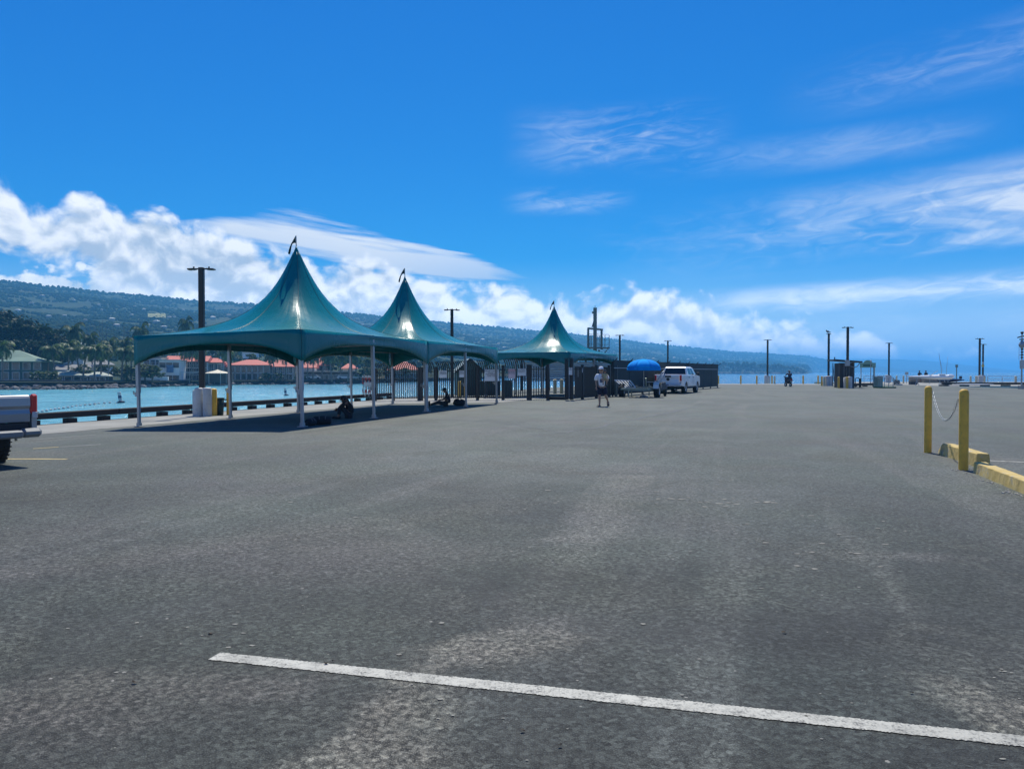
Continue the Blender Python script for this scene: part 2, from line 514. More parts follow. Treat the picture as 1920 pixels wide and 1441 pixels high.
# ------------------------------------------------------------------ ground: the asphalt lot on the pier
def asphalt_material():
    mt = bpy.data.materials.new('worn_asphalt'); mt.use_nodes = True
    T = NT(mt.node_tree); bs = T.n['Principled BSDF']
    g = T.new('ShaderNodeNewGeometry'); P = g.outputs['Position']
    x, y, z = T.sep(P)
    p2 = T.comb(x, y, 0.0)
    # stone chips in the binder
    cell = T.new('ShaderNodeTexVoronoi', voronoi_dimensions='2D'); T.l.new(p2, cell.inputs['Vector']); cell.inputs['Scale'].default_value = 105.0
    cr, cg, cb = T.sep(cell.outputs['Color'])
    chip = T.math('MULTIPLY', T.rng(cell.outputs['Distance'], 0.15, 0.55, 1.0, 0.0), cr)
    cell2 = T.new('ShaderNodeTexVoronoi', voronoi_dimensions='2D'); T.l.new(p2, cell2.inputs['Vector']); cell2.inputs['Scale'].default_value = 46.0
    c2r, _, _ = T.sep(cell2.outputs['Color'])
    pit = T.noise(p2, 24.0, 6.0, 0.78, dim='2D')
    lump = T.noise(p2, 7.5, 4.0, 0.6, 0.3, dim='2D')
    grain = T.math('ADD', T.math('MULTIPLY_ADD', T.math('SUBTRACT', lump, 0.5), 0.30, T.math('MULTIPLY', chip, 0.55)), T.math('ADD', T.math('MULTIPLY', T.math('POWER', c2r, 3.0), 0.45), T.math('MULTIPLY', T.math('SUBTRACT', pit, 0.5), 1.2)))
    rot = T.math('ADD', T.math('MULTIPLY', x, 0.954), T.math('MULTIPLY', y, -0.30))
    lon = T.math('ADD', T.math('MULTIPLY', x, 0.30), T.math('MULTIPLY', y, 0.954))
    # large scale wear: darker fresh patches, pale dusty trails, faint reddish and greenish drift
    big = T.noise(p2, 0.16, 5.0, 0.55, 0.6, dim='2D')
    mid = T.noise(T.vmath('ADD', p2, (17.0, 3.0, 0.0)), 0.75, 6.0, 0.6, 0.8, dim='2D')
    fine = T.noise(p2, 4.5, 5.0, 0.6, dim='2D')
    trail = T.noise(T.comb(T.math('MULTIPLY', rot, 0.9), T.math('MULTIPLY', lon, 0.09), 0.0), 1.0, 5.0, 0.55, 0.7, dim='2D')
    # asphalt pales along the pier: glancing brightness of far ground painted into its colour
    far_glance = T.rng(T.math('ADD', lon, T.math('MULTIPLY', T.math('SUBTRACT', big, 0.5), 9.0)), 1.8, 12.0, smooth=True)
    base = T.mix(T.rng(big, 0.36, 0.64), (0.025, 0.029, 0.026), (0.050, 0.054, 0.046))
    base = T.mix(far_glance, base, T.mix(T.rng(big, 0.36, 0.64), (0.084, 0.097, 0.084), (0.114, 0.127, 0.109)))
    base = T.mix(T.math('MULTIPLY', T.rng(mid, 0.52, 0.72, smooth=True), 0.45), base, (0.120, 0.122, 0.102))
    base = T.mix(T.math('MULTIPLY', T.rng(trail, 0.50, 0.70, smooth=True), 0.55), base, (0.128, 0.131, 0.114))
    # dust: sandy stains with a place and a shape of their own
    def blob(px, py, rx, ry, ang, amt, col, base):
        c = gp(px, py)
        dx = T.math('SUBTRACT', x, c.x); dy = T.math('SUBTRACT', y, c.y)
        ca, sa = math.cos(ang), math.sin(ang)
        a = T.math('DIVIDE', T.math('ADD', T.math('MULTIPLY', dx, ca), T.math('MULTIPLY', dy, sa)), rx)
        b = T.math('DIVIDE', T.math('SUBTRACT', T.math('MULTIPLY', dy, ca), T.math('MULTIPLY', dx, sa)), ry)
        r2 = T.math('ADD', T.math('MULTIPLY', a, a), T.math('MULTIPLY', b, b))
        r2 = T.math('ADD', r2, T.math('MULTIPLY', T.math('SUBTRACT', T.math('ADD', T.math('MULTIPLY', mid, 0.6), T.math('MULTIPLY', fine, 0.4)), 0.5), 4.0))
        f = T.math('MULTIPLY', T.rng(r2, 1.2, -0.3, smooth=True), amt)
        f = T.math('MULTIPLY', f, T.rng(pit, 0.36, 0.62, 0.30, 1.15))
        return T.mix(f, base, col)
    SAND = (0.20, 0.188, 0.148)
    base = blob(930, 1215, 0.55, 0.32, 0.35, 0.90, SAND, base)
    base = blob(760, 1330, 0.30, 0.55, -0.15, 0.95, SAND, base)
    base = blob(700, 1430, 0.45, 0.30, 0.2, 0.85, SAND, base)
    base = blob(620, 1050, 2.4, 0.8, 0.25, 0.6, (0.105, 0.10, 0.088), base)
    base = blob(150, 1320, 1.3, 0.5, 0.3, 0.75, (0.125, 0.115, 0.098), base)
    base = blob(1880, 1330, 0.30, 0.55, 0.15, 0.8, SAND, base)
    base = blob(1660, 1040, 0.9, 0.22, -0.2, 0.7, (0.13, 0.125, 0.112), base)
    base = blob(1142, 958, 0.42, 4.8, -0.26, 0.75, (0.165, 0.158, 0.135), base)
    base = blob(560, 1000, 0.5, 4.0, -0.9, 0.5, (0.15, 0.145, 0.122), base)
    base = blob(1080, 1085, 1.5, 0.75, 0.1, 0.75, (0.017, 0.019, 0.020), base)
    base = blob(1500, 1180, 1.2, 0.55, -0.1, 0.65, (0.020, 0.022, 0.023), base)
    base = blob(640, 1130, 1.0, 0.4, 0.1, 0.35, (0.026, 0.031, 0.028), base)
    base = T.mix(0.10, base, T.noise(p2, 0.5, 3.0, col=True, dim='2D'), 'SOFT_LIGHT')
    near = T.rng(y, 2.5, 30.0, 1.0, 0.30)
    amp = T.math('MULTIPLY', T.math('SUBTRACT', grain, 0.32), T.math('MULTIPLY', near, 2.2))
    val = T.math('MAXIMUM', T.math('ADD', 1.0, amp), 0.12)
    col = T.vmath('SCALE', base, s=val)
    # scattered pale chips of paint and shell
    sp = T.new('ShaderNodeTexVoronoi', voronoi_dimensions='2D'); T.l.new(p2, sp.inputs['Vector']); sp.inputs['Scale'].default_value = 6.0
    s1, _, _ = T.sep(sp.outputs['Color'])
    speck = T.math('MULTIPLY', T.math('LESS_THAN', sp.outputs['Distance'], T.math('MULTIPLY', T.rng(s1, 0.86, 1.0, 0.0, 0.085), T.rng(pit, 0.35, 0.6, 0.2, 1.0))), 0.75)
    col = T.mix(speck, col, (0.34, 0.32, 0.28))
    T.put(bs.inputs['Base Color'], col)
    T.put(bs.inputs['Roughness'], T.rng(mid, 0.3, 0.7, 0.74, 0.86))
    bs.inputs['Specular IOR Level'].default_value = 0.45
    bp = T.new('ShaderNodeBump'); bp.inputs['Strength'].default_value = 0.85; bp.inputs['Distance'].default_value = 0.006
    T.put(bp.inputs['Height'], grain)
    T.l.new(bp.outputs[0], bs.inputs['Normal'])
    return mt

def concrete_slab_material():
    mt = bpy.data.materials.new('broom_finished_concrete'); mt.use_nodes = True
    T = NT(mt.node_tree); bs = T.n['Principled BSDF']
    g = T.new('ShaderNodeNewGeometry'); P = g.outputs['Position']
    n = T.noise(P, 0.5, 6.0, 0.6); m = T.noise(P, 7.0, 6.0, 0.65)
    c = T.mix(T.rng(n, 0.35, 0.65), (0.24, 0.236, 0.21), (0.34, 0.33, 0.29))
    c = T.mix(T.math('MULTIPLY', T.rng(m, 0.5, 0.75), 0.5), c, (0.22, 0.215, 0.19))
    T.put(bs.inputs['Base Color'], c); bs.inputs['Roughness'].default_value = 0.9
    b = T.new('ShaderNodeBump'); b.inputs['Strength'].default_value = 0.3; b.inputs['Distance'].default_value = 0.01
    T.put(b.inputs['Height'], T.noise(P, 60.0, 4.0, 0.6)); T.l.new(b.outputs[0], bs.inputs['Normal'])
    return mt

def poly_sheet(name, pts, mt, lift=0.0, step=2.0, zf=gz, **props):
    """a flat outline filled with a grid-cut sheet that follows the cross-fall"""
    bm = bmesh.new()
    vs = [bm.verts.new((p[0], p[1], 0)) for p in pts]
    bm.faces.new(vs)
    xs = [p[0] for p in pts]; ys = [p[1] for p in pts]
    # cut across the fall only (it bends along one line)
    for u in (-0.6, -0.3, 0.0, 0.3, 0.6, 6.0):
        c = TB + N1 * u
        bmesh.ops.bisect_plane(bm, geom=bm.verts[:] + bm.edges[:] + bm.faces[:], plane_co=(c.x, c.y, 0), plane_no=(N1.x, N1.y, 0))
    for v in bm.verts:
        v.co.z = (zf(v.co.x, v.co.y) if zf else 0.0) + lift
    bmesh.ops.recalc_face_normals(bm, faces=bm.faces)
    for f in bm.faces:
        if f.normal.z < 0:
            f.normal_flip()
    me = bpy.data.meshes.new(name); bm.to_mesh(me); bm.free()
    me.materials.append(mt)
    return link(name, me, **props)

def uvp(u, s):                                # point u metres towards the sea wall, s metres along the tent row
    p = TB + N1 * u + D1 * s
    return (p.x, p.y)
WATER_Z = -2.2
SEA_U = 10.95                                 # sea wall line
E1 = gp(1345, 719.2); E2 = gp(1650, 719.2)    # far edge of the pier
F0 = Vector(uvp(SEA_U, 26.8))
lot = [uvp(SEA_U, -60), uvp(SEA_U, 27.5), (-9.4, 49.0), (4.0, 84.0), (14.0, 100.0), (E1.x - 2, E1.y), (46.0, 98.0), (47.5, 71.2), (140.0, 68.0), (140.0, -40.0), (20.0, -40.0)]
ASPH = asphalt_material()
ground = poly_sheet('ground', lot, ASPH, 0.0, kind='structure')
# vertical faces of the pier down to below the water
def pier_wall():
    mb = MB()
    n = len(lot)
    for i in range(n):
        a, b = lot[i], lot[(i + 1) % n]
        mb.add([(a[0], a[1], gz(*a) - .002), (b[0], b[1], gz(*b) - .002), (b[0], b[1], -3.0), (a[0], a[1], -3.0)], [(0, 1, 2, 3)])
    return mb.build('pier_wall', concrete(), kind='structure')
pier_wall()
SLAB = concrete_slab_material()
poly_sheet('concrete_apron', [uvp(6.35, -30), uvp(SEA_U - .02, -30), uvp(SEA_U - .02, 27.4), uvp(6.35, 27.4)], SLAB, 0.004, kind='structure')
poly_sheet('concrete_apron', [uvp(0.2, 18.6), uvp(6.33, 18.2), uvp(6.33, 27.4), uvp(-0.4, 27.0)], SLAB, 0.004, kind='structure')
poly_sheet('concrete_pavement', [(E1.x - 1.5, 93.5), (45.9, 90.5), (45.9, 97.9), (E1.x - 1.5, E1.y - .1)], SLAB, 0.004, kind='structure')

# ------------------------------------------------------------------ painted lines
def paint_material(name, col, worn):
    mt = bpy.data.materials.new(name); mt.use_nodes = True
    T = NT(mt.node_tree); bs = T.n['Principled BSDF']
    g = T.new('ShaderNodeNewGeometry'); P = g.outputs['Position']
    n = T.noise(P, 11.0, 9.0, 0.75); c = T.voro(P, 95.0, 'F1'); m = T.noise(P, 45.0, 4.0, 0.6)
    w = T.math('ADD', T.math('MULTIPLY', n, 1.0), T.math('ADD', T.math('MULTIPLY', c, 0.25), T.math('MULTIPLY', m, 0.45)))
    x, y, z = T.sep(P)
    crack = T.rng(T.voro(T.comb(T.math('MULTIPLY', x, 0.9), T.math('MULTIPLY', y, 0.35), 0.0), 3.2, 'DISTANCE_TO_EDGE'), 0.0, 0.010, 1.0, 0.0)
    f = T.math('MAXIMUM', T.rng(w, worn, worn + 0.34, smooth=True), T.math('MULTIPLY', crack, 0.3))
    dirt = T.mix(T.rng(T.noise(P, 3.0, 5.0, 0.6), 0.35, 0.7), col, tuple(k * 0.66 for k in col))
    T.put(bs.inputs['Base Color'], T.mix(f, dirt, (0.075, 0.074, 0.070)))
    bs.inputs['Roughness'].default_value = 0.75
    b = T.new('ShaderNodeBump'); b.inputs['Strength'].default_value = 0.5; b.inputs['Distance'].default_value = 0.004
    T.put(b.inputs['Height'], T.math('ADD', c, m)); T.l.new(b.outputs[0], bs.inputs['Normal'])
    return mt
def painted_line(name, a, b, w, mt, ragged=0.006, seg=0.02):
    a, b = Vector(a[:2]), Vector(b[:2])
    d = (b - a); L = d.length; d.normalize(); nn = Vector((-d.y, d.x))
    k = max(2, int(L / seg))
    vs = []
    for i in range(k + 1):
        p = a + d * (L * i / k)
        for s in (-1, 1):
            q = p + nn * (s * w / 2 + random.uniform(-ragged, ragged))
            vs.append((q.x, q.y, gz(q.x, q.y) + 0.004))
    mb = MB(); mb.add(vs, [(2 * i, 2 * i + 2, 2 * i + 3, 2 * i + 1) for i in range(k)])
    return mb.build(name, mt, kind='structure')
WHITE_LINE = paint_material('worn_white_road_paint', (0.56, 0.54, 0.46), 0.78)
FAINT_LINE = paint_material('faded_white_road_paint', (0.30, 0.29, 0.27), 0.84)
YEL_LINE = paint_material('worn_yellow_road_paint', (0.60, 0.46, 0.20), 1.0)
la, lb = gp(402, 1230), gp(1920, 1390)
lb2 = la + (lb - la) * 1.35
painted_line('parking_line', la, lb2, 0.105, WHITE_LINE, 0.0045, 0.007)
painted_line('parking_line', gp(-60, 860.5), gp(125, 860.8), 0.10, YEL_LINE)
painted_line('parking_line', gp(62, 841), gp(110, 837.8), 0.10, YEL_LINE)
painted_line('parking_line', gp(112, 837.7), gp(190, 833), 0.10, FAINT_LINE)
painted_line('parking_line', gp(110, 808), gp(260, 800), 0.12, FAINT_LINE)
painted_line('parking_line', gp(60, 824), gp(180, 815), 0.10, FAINT_LINE)
painted_line('parking_line', gp(1855, 863.5), gp(2040, 871), 0.09, WHITE_LINE, 0.004)
painted_line('parking_line', gp(1240, 765.8), gp(1262, 765.4), 0.14, FAINT_LINE, 0.02)
painted_line('parking_line', gp(1850, 859.6), gp(2040, 865), 0.05, SLAB, 0.004)

TAR = mat('tar_seam', (0.018, 0.019, 0.019), 0.55, 0, .3, 3.0)
def wander(a, b, n=14, amp=.10, w=.035, seed=1):
    rnd = random.Random(seed); a, b = Vector(a[:2]), Vector(b[:2]); d = (b - a); nn = Vector((-d.y, d.x)).normalized()
    pts = [a + d * (i / n) + nn * rnd.uniform(-amp, amp) * (0 < i < n) for i in range(n + 1)]
    vs = []
    for p in pts:
        for s in (-1, 1):
            q = p + nn * s * w * rnd.uniform(.5, 1.2) / 2
            vs.append((q.x, q.y, gz(q.x, q.y) + .003))
    MB().add(vs, [(2 * i, 2 * i + 2, 2 * i + 3, 2 * i + 1) for i in range(n)]).build('tar_seam', TAR, kind='structure')
wander(gp(1060, 812), gp(1310, 762), 18, .12, .10, 2)
wander(gp(930, 790), gp(1060, 812), 10, .10, .06, 3)
wander(gp(560, 812), gp(960, 752), 22, .08, .05, 4)

def litter():
    rnd = random.Random(31)
    pale = MB(); dark = MB()
    def flake(mb, p, s):
        n = rnd.randint(5, 8); a0 = rnd.random() * 6
        mb.add([(p.x + s * rnd.uniform(.5, 1.2) * math.cos(a0 + 6.283 * i / n), p.y + s * rnd.uniform(.3, .8) * math.sin(a0 + 6.283 * i / n), gz(p.x, p.y) + .004 + (.012 * rnd.random() if mb is dark else 0)) for i in range(n)], [tuple(range(n))])
    for (px, py, sx, sy, n, s) in ((1350, 940, 70, 6, 26, .045), (1560, 1010, 90, 30, 20, .03), (1180, 1000, 200, 70, 16, .022), (700, 1060, 250, 80, 18, .02), (350, 1180, 200, 70, 16, .016), (1500, 1260, 300, 90, 18, .010), (880, 1330, 300, 60, 20, .009), (1880, 1330, 60, 60, 14, .012), (1000, 900, 400, 40, 24, .04)):
        for _ in range(n):
            flake(pale, gp(px + rnd.gauss(0, sx), py + rnd.gauss(0, sy)), s * rnd.uniform(.4, 1.3))
    for (px, py) in ((625, 1241), (612, 1246), (252, 1281), (395, 1188), (980, 1372), (1470, 1187), (1710, 1300), (560, 1010), (810, 1085), (1050, 1400)):
        flake(dark, gp(px, py), rnd.uniform(.008, .02))
    pale.build('paint_flakes', mat('pale_flakes', (.26, .25, .21), .9, 0, .3, 9.0), kind='stuff', label='small pale flakes and shell chips scattered over the asphalt')
    dark.build('dry_leaves', mat('dry_leaf', (.05, .035, .02), .9, 0, .3, 9.0), kind='stuff', label='few dark dry leaf scraps near the white line')
litter()

# ------------------------------------------------------------------ sea
def water_material():
    mt = bpy.data.materials.new('sea_water'); mt.use_nodes = True
    T = NT(mt.node_tree); bs = T.n['Principled BSDF']
    g = T.new('ShaderNodeNewGeometry'); P = g.outputs['Position']
    x, y, z = T.sep(P)
    # the shallow harbour over pale sand is turquoise; the open sea beyond is deep blue
    dist = T.math('ADD', y, T.math('MULTIPLY', x, 1.1))
    patch = T.noise(P, 0.035, 4.0, 0.55, 0.5)
    shal = T.rng(T.math('ADD', dist, T.math('MULTIPLY', T.math('SUBTRACT', patch, 0.5), 120.0)), 40.0, 330.0, smooth=True)
    c = T.mix(shal, (0.20, 0.53, 0.60), (0.008, 0.090, 0.21))
    c = T.mix(T.math('MULTIPLY', T.rng(patch, 0.50, 0.66), 0.45), c, (0.07, 0.27, 0.33))
    rip = T.noise(T.comb(T.math('MULTIPLY', x, 0.14), T.math('MULTIPLY', y, 0.55), 0.0), 1.0, 6.0, 0.62, 0.8, dim='2D')
    c = T.mix(T.math('MULTIPLY', T.rng(rip, 0.46, 0.66), 0.55), c, (0.05, 0.25, 0.34))
    T.put(bs.inputs['Base Color'], c)
    bs.inputs['Roughness'].default_value = 0.16
    bs.inputs['IOR'].default_value = 1.33
    bs.inputs['Specular IOR Level'].default_value = 0.5
    w1 = T.noise(T.comb(T.math('MULTIPLY', x, 0.55), y, 0.0), 0.9, 6.0, 0.62, 0.4, dim='2D')
    w2 = T.noise(T.comb(x, T.math('MULTIPLY', y, 1.0), 0.0), 0.16, 4.0, 0.55, dim='2D')
    h = T.math('ADD', T.math('MULTIPLY', w1, 0.42), T.math('MULTIPLY', w2, 1.1))
    b = T.new('ShaderNodeBump'); b.inputs['Strength'].default_value = 1.0; b.inputs['Distance'].default_value = 0.75
    T.put(b.inputs['Height'], h); T.l.new(b.outputs[0], bs.inputs['Normal'])
    return mt
def build_sea():
    # real waves in the harbour, flat sheet to the horizon
    bm = bmesh.new()
    vs, fs = [], []
    x0, x1, y0, y1, nx, ny = -330.0, 20.0, -20.0, 330.0, 440, 360
    for j in range(ny + 1):
        for i in range(nx + 1):
            x = x0 + (x1 - x0) * i / nx; y = y0 + (y1 - y0) * j / ny
            edge = min(1.0, min(i, nx - i, j, ny - j) / 6.0)
            h = 0.34 * mnoise.fractal(Vector((x * 0.16, y * 0.26, 0.3)), 0.8, 2.1, 4)
            vs.append((x, y, WATER_Z + 0.10 * edge * h * 2.0))
    for j in range(ny):
        for i in range(nx):
            a = j * (nx + 1) + i
            fs.append((a, a + 1, a + nx + 2, a + nx + 1))
    o = len(vs)
    B = 15800.0
    outer = [(-B, -300.0), (B, -300.0), (B, B), (-B, B)]
    inner = [(x0, y0), (x1, y0), (x1, y1), (x0, y1)]
    vs += [(p[0], p[1], WATER_Z) for p in outer + inner]
    for k in range(4):
        fs.append((o + k, o + (k + 1) % 4, o + 4 + (k + 1) % 4, o + 4 + k))
    me = bpy.data.meshes.new('sea'); me.from_pydata(vs, [], fs); me.materials.append(water_material())
    me.polygons.foreach_set('use_smooth', [True] * len(me.polygons)); me.update()
    link('sea', me, kind='structure')
build_sea()
# ------------------------------------------------------------------ land across the harbour
def interp(tab, x):
    if x <= tab[0][0]:
        return tab[0][1]
    for (a, va), (b, vb) in zip(tab, tab[1:]):
        if x <= b:
            t = (x - a) / (b - a)
            return va + (vb - va) * t
    return tab[-1][1]
COAST = [(-900, 128), (-300, 146), (0, 158), (130, 160), (250, 178), (430, 215), (560, 224), (680, 236), (760, 275), (820, 305), (900, 390), (1000, 560),
         (1100, 800), (1250, 1150), (1345, 1400), (1500, 1470), (1512, 1520), (1530, 3600), (1700, 4200)]
RIDGE = [(-900, 522), (-300, 524), (0, 527), (100, 538), (200, 549), (300, 559), (380, 566), (450, 571), (560, 579), (660, 589), (760, 598), (860, 606), (960, 617),
         (1090, 630), (1180, 640), (1250, 647), (1300, 652), (1345, 657), (1400, 661), (1450, 665), (1500, 670), (1550, 678), (1600, 684.5), (1650, 690), (1700, 697.5), (1760, 699)]
RDIST = [(-900, 1450), (0, 1500), (500, 2000), (1000, 2900), (1345, 4200), (1760, 5200)]
def land_z(px, r, rough=True):
    r0 = interp(COAST, px) + 7.0; Rr = interp(RDIST, px)
    H = zat(interp(RIDGE, px), Rr) + 1.5
    z0 = -0.55 - 0.45 * min(1, max(0, px / 500.0))
    t = (r - r0) / (Rr - r0)
    if t <= 0:
        return z0 + t * 40.0
    flat = max(0.0, min(1.0, (r - r0 - 30) / 150.0))
    flat = flat * flat * (3 - 2 * flat)
    z = z0 + (H - z0) * (t ** 1.42 if t < 1 else 1.0 - (t - 1) * 3.0) * (flat if t < 1 else 1)
    if rough and t < 1.05:
        x = (px - CX) / FPX * r
        amp = 0.0065 * r * flat * (0.35 if t > 0.93 else 1.0)
        z += amp * mnoise.fractal(Vector((x / (0.11 * r + 60), r / (0.11 * r + 60) * 2.0, 0.0)), 0.9, 2.0, 5)
    return z
def land_point(px, py):
    """walk out over the land until it rises into the given photo row"""
    r = interp(COAST, px) + 12
    while r < interp(RDIST, px) * 1.01:
        z = land_z(px, r)
        if HOR - (z - CAMH) / r * FPX <= py:
            break
        r *= 1.01
    return at(px, r, land_z(px, r)), r

def hill_material():
    mt = bpy.data.materials.new('wooded_slope'); mt.use_nodes = True
    T = NT(mt.node_tree); bs = T.n['Principled BSDF']
    g = T.new('ShaderNodeNewGeometry'); P = g.outputs['Position']
    a = T.noise(P, 0.006, 6.0, 0.6, 0.5); b = T.noise(P, 0.03, 6.0, 0.65, 0.4); c = T.noise(T.vmath('ADD', P, (900.0, 0.0, 0.0)), 0.010, 4.0, 0.55)
    col = T.mix(T.rng(a, 0.35, 0.62), (0.028, 0.044, 0.022), (0.052, 0.070, 0.034))
    col = T.mix(T.math('MULTIPLY', T.rng(b, 0.48, 0.66), 0.5), col, (0.080, 0.090, 0.050))
    col = T.mix(T.math('MULTIPLY', T.rng(c, 0.56, 0.68), 0.55), col, (0.110, 0.085, 0.062))
    T.put(bs.inputs['Base Color'], col)
    bs.inputs['Roughness'].default_value = 1.0; bs.inputs['Specular IOR Level'].default_value = 0.1
    return mt
def foliage_material(name, dark, light, sc, trans=0.25, spec=0.35):
    mt = bpy.data.materials.new(name); mt.use_nodes = True
    T = NT(mt.node_tree); bs = T.n['Principled BSDF']
    g = T.new('ShaderNodeNewGeometry'); P = g.outputs['Position']
    n = T.noise(P, sc, 4.0, 0.6); r = g.outputs['Random Per Island']
    col = T.mix(T.rng(T.math('ADD', T.math('MULTIPLY', n, 0.7), T.math('MULTIPLY', r, 0.35)), 0.3, 0.75), dark, light)
    T.put(bs.inputs['Base Color'], col)
    bs.inputs['Roughness'].default_value = 0.55 if spec > 0 else 1.0; bs.inputs['Specular IOR Level'].default_value = spec
    if trans > 0:
        tr = T.new('ShaderNodeBsdfTranslucent'); T.put(tr.inputs['Color'], T.vmath('MULTIPLY', col, (1.1, 1.35, 0.6)))
        mx = T.new('ShaderNodeMixShader'); mx.inputs[0].default_value = trans
        T.l.new(bs.outputs[0], mx.inputs[1]); T.l.new(tr.outputs[0], mx.inputs[2])
        T.l.new(mx.outputs[0], T.n['Material Output'].inputs[0])
    return mt

def build_hills():
    HM = hill_material()
    # main slope
    px0, px1, npx, nr = -900.0, 1760.0, 420, 150
    vs, fs = [], []
    for i in range(npx + 1):
        px = px0 + (px1 - px0) * i / npx
        r0 = interp(COAST, px) + 4; Rr = interp(RDIST, px)
        for j in range(nr + 1):
            t = (j / nr)
            r = r0 * (Rr * 1.08 / r0) ** t
            vs.append(at(px, r, land_z(px, r)))
    for i in range(npx):
        for j in range(nr):
            a = i * (nr + 1) + j
            fs.append((a, a + nr + 1, a + nr + 2, a + 1))
    me = bpy.data.meshes.new('hill'); me.from_pydata([tuple(v) for v in vs], [], fs); me.materials.append(HM)
    me.polygons.foreach_set('use_smooth', [True] * len(me.polygons)); me.update()
    link('hill', me, kind='structure')
    # far ridges behind the point, across the open sea
    def ridge(name, tab, dist, depth):
        mb = MB(); n = 90
        rows = []
        for i in range(n + 1):
            px = tab[0][0] + (tab[-1][0] - tab[0][0]) * i / n
            H = zat(interp(tab, px), dist)
            H += 0.0006 * dist * mnoise.fractal(Vector((px * 0.05, dist, 0)), 1.0, 2.0, 4)
            for k in range(7):
                t = k / 6
                rows.append(at(px, dist - depth * (1 - t), -3.0 + (H + 3.0) * t ** 1.2))
        fs2 = []
        for i in range(n):
            for k in range(6):
                a = i * 7 + k
                fs2.append((a, a + 7, a + 8, a + 1))
        mb.add(rows, fs2, 0, True)
        mb.build(name, HM, kind='structure')
    ridge('far_hill', [(1380, 667), (1440, 667.5), (1500, 671), (1560, 673.5), (1620, 672.5), (1680, 673.5), (1720, 675), (1760, 678), (1800, 682.5), (1850, 688.5), (1900, 693.5), (1950, 697.4)], 6800.0, 1500.0)
    ridge('headland_hill', [(1560, 680), (1600, 683), (1640, 686), (1680, 690), (1700, 692), (1708, 691), (1718, 690), (1730, 691.5), (1745, 694.5), (1780, 696.6), (1830, 697.6)], 5300.0, 500.0)
build_hills()

def build_hill_forest():
    rnd = random.Random(11)
    FM = foliage_material('hill_foliage', (0.020, 0.034, 0.016), (0.046, 0.064, 0.028), 0.02, 0.0, 0.0)
    bm = bmesh.new(); bmesh.ops.create_icosphere(bm, subdivisions=1, radius=1.0)
    bv = [v.co.copy() for v in bm.verts]; bf = [tuple(v.index for v in f.verts) for f in bm.faces]; bm.free()
    vs, fs = [], []
    for _ in range(42000):
        px = rnd.uniform(-200, 1560)
        f = rnd.random() ** 0.75
        r0 = interp(COAST, px) + 150; Rr = interp(RDIST, px)
        r = r0 * (Rr / r0) ** f
        p = at(px, r, land_z(px, r))
        d = mnoise.noise(Vector((p.x * 0.011, p.y * 0.011, 2.0))) + 0.5 * mnoise.noise(Vector((p.x * 0.04, p.y * 0.04, 5.0)))
        if d < -0.12 and f < 0.97:
            continue
        s = rnd.uniform(1.2, 3.0) * (0.7 + r / 2600.0)
        o = len(vs); rot = rnd.random() * 6.28; c, q = math.cos(rot), math.sin(rot)
        for v in bv:
            k = s * rnd.uniform(0.75, 1.25)
            vs.append((p.x + (v.x * c - v.y * q) * k, p.y + (v.x * q + v.y * c) * k, p.z + v.z * k * 0.85 + s * 0.35))
        fs += [tuple(i + o for i in t) for t in bf]
    me = bpy.data.meshes.new('hillside_forest'); me.from_pydata(vs, [], fs); me.materials.append(FM)
    me.polygons.foreach_set('use_smooth', [True] * len(me.polygons)); me.update()
    link('hillside_forest', me, kind='stuff', label='dark green woodland covering the long slope behind the harbour')
build_hill_forest()

# ------------------------------------------------------------------ trees
BARK = mat('grey_bark', (0.16, 0.13, 0.10), 0.9, 0, 0.25, 3.0, 0.4, 20)
PBARK = mat('palm_bark', (0.20, 0.17, 0.13), 0.9, 0, 0.25, 4.0, 0.4, 20)
LEAF_DARK = foliage_material('dark_broad_leaves', (0.009, 0.020, 0.009), (0.030, 0.054, 0.018), 0.25, 0.2, 0.1)
LEAF_MID = foliage_material('mid_green_leaves', (0.028, 0.055, 0.014), (0.105, 0.150, 0.036), 0.3)
LEAF_PALM = foliage_material('palm_fronds', (0.016, 0.038, 0.010), (0.150, 0.200, 0.060), 0.4, 0.3, 0.4)
LEAF_PINE = foliage_material('pine_needles', (0.010, 0.024, 0.012), (0.028, 0.052, 0.024), 0.3, 0.1)

